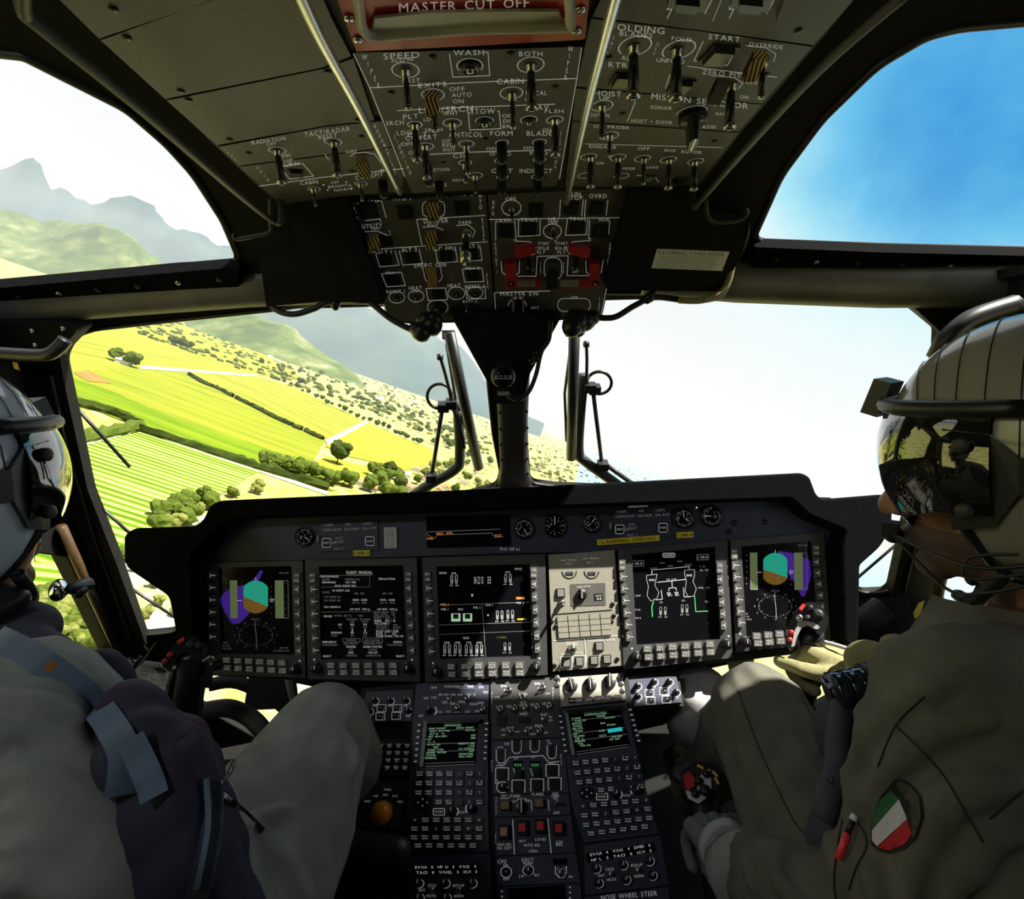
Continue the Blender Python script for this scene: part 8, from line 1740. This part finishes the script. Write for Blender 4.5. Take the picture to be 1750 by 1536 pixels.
# door mirror
t = thing('rear_mirror', at(110, 1008, 1.25), 'small round mirror on a black arm at the left door post', 'mirror'); MPm = facing(100, 1008, 1.2)
mb = MB(); M, sc = MPm.fr(100, 1008, 0); M2 = M @ Matrix.Diagonal((.72, 1, 1, 1)); lathe(mb, M2, [(24 * sc, -.008), (24.5 * sc, -.002), (24 * sc, .004), (22 * sc, .004)], M_hblk, 28); mb.build('rim', t)
mb = MB(); lathe(mb, M2, [(22.5 * sc, .001), (22 * sc, .0045)], mat('mirror glass', (.8, .8, .78), .03, 1, var=0), 28); mb.build('mirror_glass', t)
mb = MB(); tube(mb, [MPm.P(112, 1008, -.005), MPm.P(122, 1006, -.01), MPm.P(150, 1000, -.04)], [.007, .014, .02], M_hblk, 10); tube(mb, [MPm.P(130, 1016, -.01), MPm.P(145, 1006, -.02)], .012, M_hblk, 10); mb.build('arm', t)
# wipers outside the windscreen
WO = lambda x, y, o=-.07: WS.P(x, y, o)
def wiper(blade, arm, link, spring, ringc, ringr, extra, label, top):
    t = thing('windscreen_wiper', WO(*blade[1]), label, 'wiper')
    mb = MB(); a, b = blade; tube(mb, [WO(*a), WO(*b)], .014, M_knob, 8); mb.build('blade', t)
    mb = MB(); tube(mb, [WO(a[0] - 7, a[1] + 4, -.09), WO(b[0] - 5, b[1] - 2, -.09)], .005, M_steel, 6); tube(mb, [WO(a[0] - 5, a[1] + 20, -.09), WO((a[0] + b[0]) / 2 - 14, (a[1] + b[1]) / 2, -.12), WO(b[0] - 8, b[1] - 30, -.09)], .004, M_knob, 6); mb.build('blade_carrier', t)
    mb = MB(); tube(mb, spl([WO(*q, -.12) for q in arm], 5), .015, M_frame2, 12); mb.build('arm', t)
    mb = MB(); tube(mb, [WO(*q, -.12) for q in link], .006, M_knob, 8); mb.build('link_rod', t)
    mb = MB(); tube(mb, spl([WO(*q, -.11) for q in spring], 4), .0045, M_knob, 8); lathe(mb, Matrix.Translation(WO(*spring[0], -.11)), [(.008, -.008), (.009, 0), (.007, .008)], M_knob, 10); mb.build('washer_tube', t)
    mb = MB(); n = 28; tube(mb, [WO(ringc[0] + ringr[0] * math.cos(2 * math.pi * i / n), ringc[1] + ringr[1] * math.sin(2 * math.pi * i / n), -.12) for i in range(n + 1)], .0045, M_knob, 8, False); mb.build('hose_loop', t)
    mb = MB()
    for q in extra: M, sc = WS.fr(*q, -.11); box(mb, M, .03, .022, .03, M_knob)
    for q in top: M, sc = WS.fr(*q, -.09); box(mb, M, .032, .024, .02, M_cream)
    mb.build('clamp', t)
wiper([(768, 568), (818, 800)], [(700, 850), (738, 826), (778, 802), (786, 780), (783, 700)], [(738, 812), (756, 698)], [(752, 610), (760, 636), (768, 668), (775, 700), (789, 738), (794, 766)], (751, 677), (21, 21), [(758, 695), (772, 690), (738, 815)], 'left windscreen wiper with its arm and hose loop outside the glass', [(767, 570)])
wiper([(982, 560), (976, 784)], [(1085, 850), (1050, 824), (1000, 788), (989, 770), (992, 700), (998, 640)], [(1014, 672), (1029, 796)], [(1002, 588), (1003, 620), (1001, 668), (996, 710), (988, 740)], (1024, 654), (21, 19), [(1008, 662), (1016, 665), (1030, 795)], 'right windscreen wiper with its arm and hose loop outside the glass', [])
mb = MB(); tube(mb, [WO(1036, 794, -.12), WO(1086, 830, -.12)], .007, M_frame2, 8); tag(mb.build('wiper_link'), 'slim grey link rod at the foot of the right wiper', 'rod')
for (a, b, lab) in (((112, 676), (222, 798), 'uppermost black rod outside the left side of the windscreen'), ((156, 852), (252, 938), 'middle black rod outside the left side of the windscreen'), ((210, 996), (316, 1066), 'lowest black rod outside the left side of the windscreen'),
                    ((1600, 610), (1507, 738), 'uppermost black rod outside the right side of the windscreen'), ((1553, 808), (1490, 874), 'middle black rod outside the right side of the windscreen'), ((1539, 924), (1446, 1004), 'lowest black rod outside the right side of the windscreen')):
    mb = MB(); tube(mb, [WO(*a, -.06), WO(*b, -.06)], .0045, M_hblk, 8); tag(mb.build('antenna_rod'), lab, 'rod')
mb = MB(); tube(mb, spl([at(1601, 610, .95), at(1620, 578, .93), at(1660, 545, .92), at(1735, 520, .92)], 6), .017, M_hblk, 10); tag(mb.build('grab_handle'), 'curved black padded grab handle above the right hand helmet', 'handle')
mb = MB(); tube(mb, spl([at(-20, 602, 1.0), at(40, 606, 1.0), at(80, 606, 1.0), at(100, 594, 1.0), at(112, 580, 1.0)], 6), .012, M_hblk, 10); tag(mb.build('grab_handle'), 'curved black grab handle in the upper left corner', 'handle')
# yellow tags and striped door post on the right, quilted sunlit sill
mb = MB(); YP = facing(1605, 1068, 1.15); prism(mb, YP, [(1588, 1058), (1614, 1072), (1608, 1080), (1584, 1066)], .002, 0, M_yellow); T(mb, YP, 'DOOR JETTISON', 1599, 1069, 4, M_black, 20, -28, .003); tag(mb.build('tape_label'), 'yellow tape label on the sill behind the right pilot\'s chin', 'label')
mb = MB(); prism(mb, YP, [(1570, 1030), (1580, 1026), (1572, 1052), (1556, 1062), (1560, 1048)], .004, 0, M_yellow); tag(mb.build('warning_tape'), 'strip of yellow warning tape on the right door post', 'tape')
mb = MB(); prism(mb, facing(25, 626, 1.0), [(21, 618), (30, 620), (34, 633), (24, 630)], .004, 0, M_yellow); tag(mb.build('warning_tag'), 'tiny yellow tag beside the left helmet', 'tag')
mb = MB(); prism(mb, facing(1680, 528, .97), [(1668, 524), (1690, 522), (1686, 534), (1668, 536)], .004, 0, M_orangec); tag(mb.build('warning_tag'), 'small orange tag above the right hand helmet', 'tag')
# under-panel clutter: pedals, struts, boots space
def pedal(x, y, d, label):
    t = thing('rudder_pedal', at(x, y, d), label, 'pedal'); P0 = facing(x, y, d)
    mb = MB(); prism(mb, P0, rnd([(x - 40, y - 42), (x + 36, y - 40), (x + 44, y + 30), (x - 52, y + 34)], 8), 0, -.03, M_dark); mb.build('plate', t, .004)
    mb = MB(); tube(mb, spl([P0.P(x - 110, y - 10, -.02), P0.P(x - 60, y - 14, -.02), P0.P(x + 10, y + 22, -.02), P0.P(x + 40, y + 60, -.02)], 5), .016, M_dark, 10); mb.build('arm', t)
pedal(468, 1180, 1.30, 'black rudder pedal seen below the leftmost display')
t = MB(); tube(t, spl([at(345, 1215, 1.05), at(390, 1210, 1.05), at(430, 1228, 1.05), at(462, 1265, 1.0)], 6), .017, M_dark, 12); tag(t.build('linkage_arm'), 'thick black curved arm below the leftmost display', 'arm')
t = MB(); tube(t, [at(478, 1100, 1.3), at(500, 1195, 1.3)], .008, M_leather, 8); tag(t.build('strut'), 'thin pale strut in the footwell left of the left knee', 'strut')
pedal(1180, 1180, 1.25, 'black rudder pedal in the footwell right of the console')
t = MB(); tube(t, [at(1278, 1125, 1.1), at(1284, 1160, 1.1)], .012, M_leather, 8); tag(t.build('strut'), 'pale strut just above the right knee', 'strut')
t = MB(); tube(t, [at(1250, 1128, 1.1), at(1258, 1160, 1.1)], .010, M_cream, 8); box(t, facing(1268, 1140, 1.08).fr(1268, 1140)[0], .04, .03, .03, M_cream); tag(t.build('bracket'), 'pale bracket above the right hand knee', 'bracket')
t = MB(); lathe(t, frameM(at(1190, 1215, 1.0), (0, -.3, 1)), [(.05, -.05), (.055, 0), (.05, .07), (.03, .075)], M_leather, 20); tag(t.build('boot_gaiter'), 'pale grey canvas gaiter lit by the sun next to the console', 'gaiter')
t = MB(); tube(t, [at(1355, 1218, .9), at(1380, 1205, .9)], .004, M_leather, 8); tag(t.build('lever'), 'thin pale lever beside the right knee', 'lever')
mb = MB(); tube(mb, [at(1428, 1000, 1.0), at(1436, 1088, 1.0)], .007, M_frame2, 10); tag(mb.build('support_tube'), 'dark vertical tube at the right end of the instrument panel', 'tube')
mb = MB(); box(mb, facing(1490, 1060, 1.25).fr(1490, 1060)[0], .16, .10, .1, M_dark); tube(mb, [at(1440, 1090, 1.2), at(1510, 1040, 1.2)], .03, M_dark, 12); tag(mb.build('equipment_box'), 'black equipment box between the panel and the right door post', 'box')

# added fill lamp for the suits, unseen behind the crew, hung from the roof
t = thing('fill_lamp', (-.80, -.30, 2.05), 'added fill lamp hanging from the roof behind the left pilot', 'lamp')
Ml = frameM((-.80, -.30, 2.06), Vector((-.80, -.30, 2.04)) - Vector((.0, .55, 1.0)))
mb = MB(); lathe(mb, Ml, [(.10, .022), (.10, .024), (.095, .03), (.05, .05)], M_frame2, 24); mb.build('housing', t)
mb = MB(); tube(mb, [Ml @ Vector((0, 0, .045)), Vector((-.80, -.30, 2.46))], .012, M_frame2, 10); mb.build('stem', t)
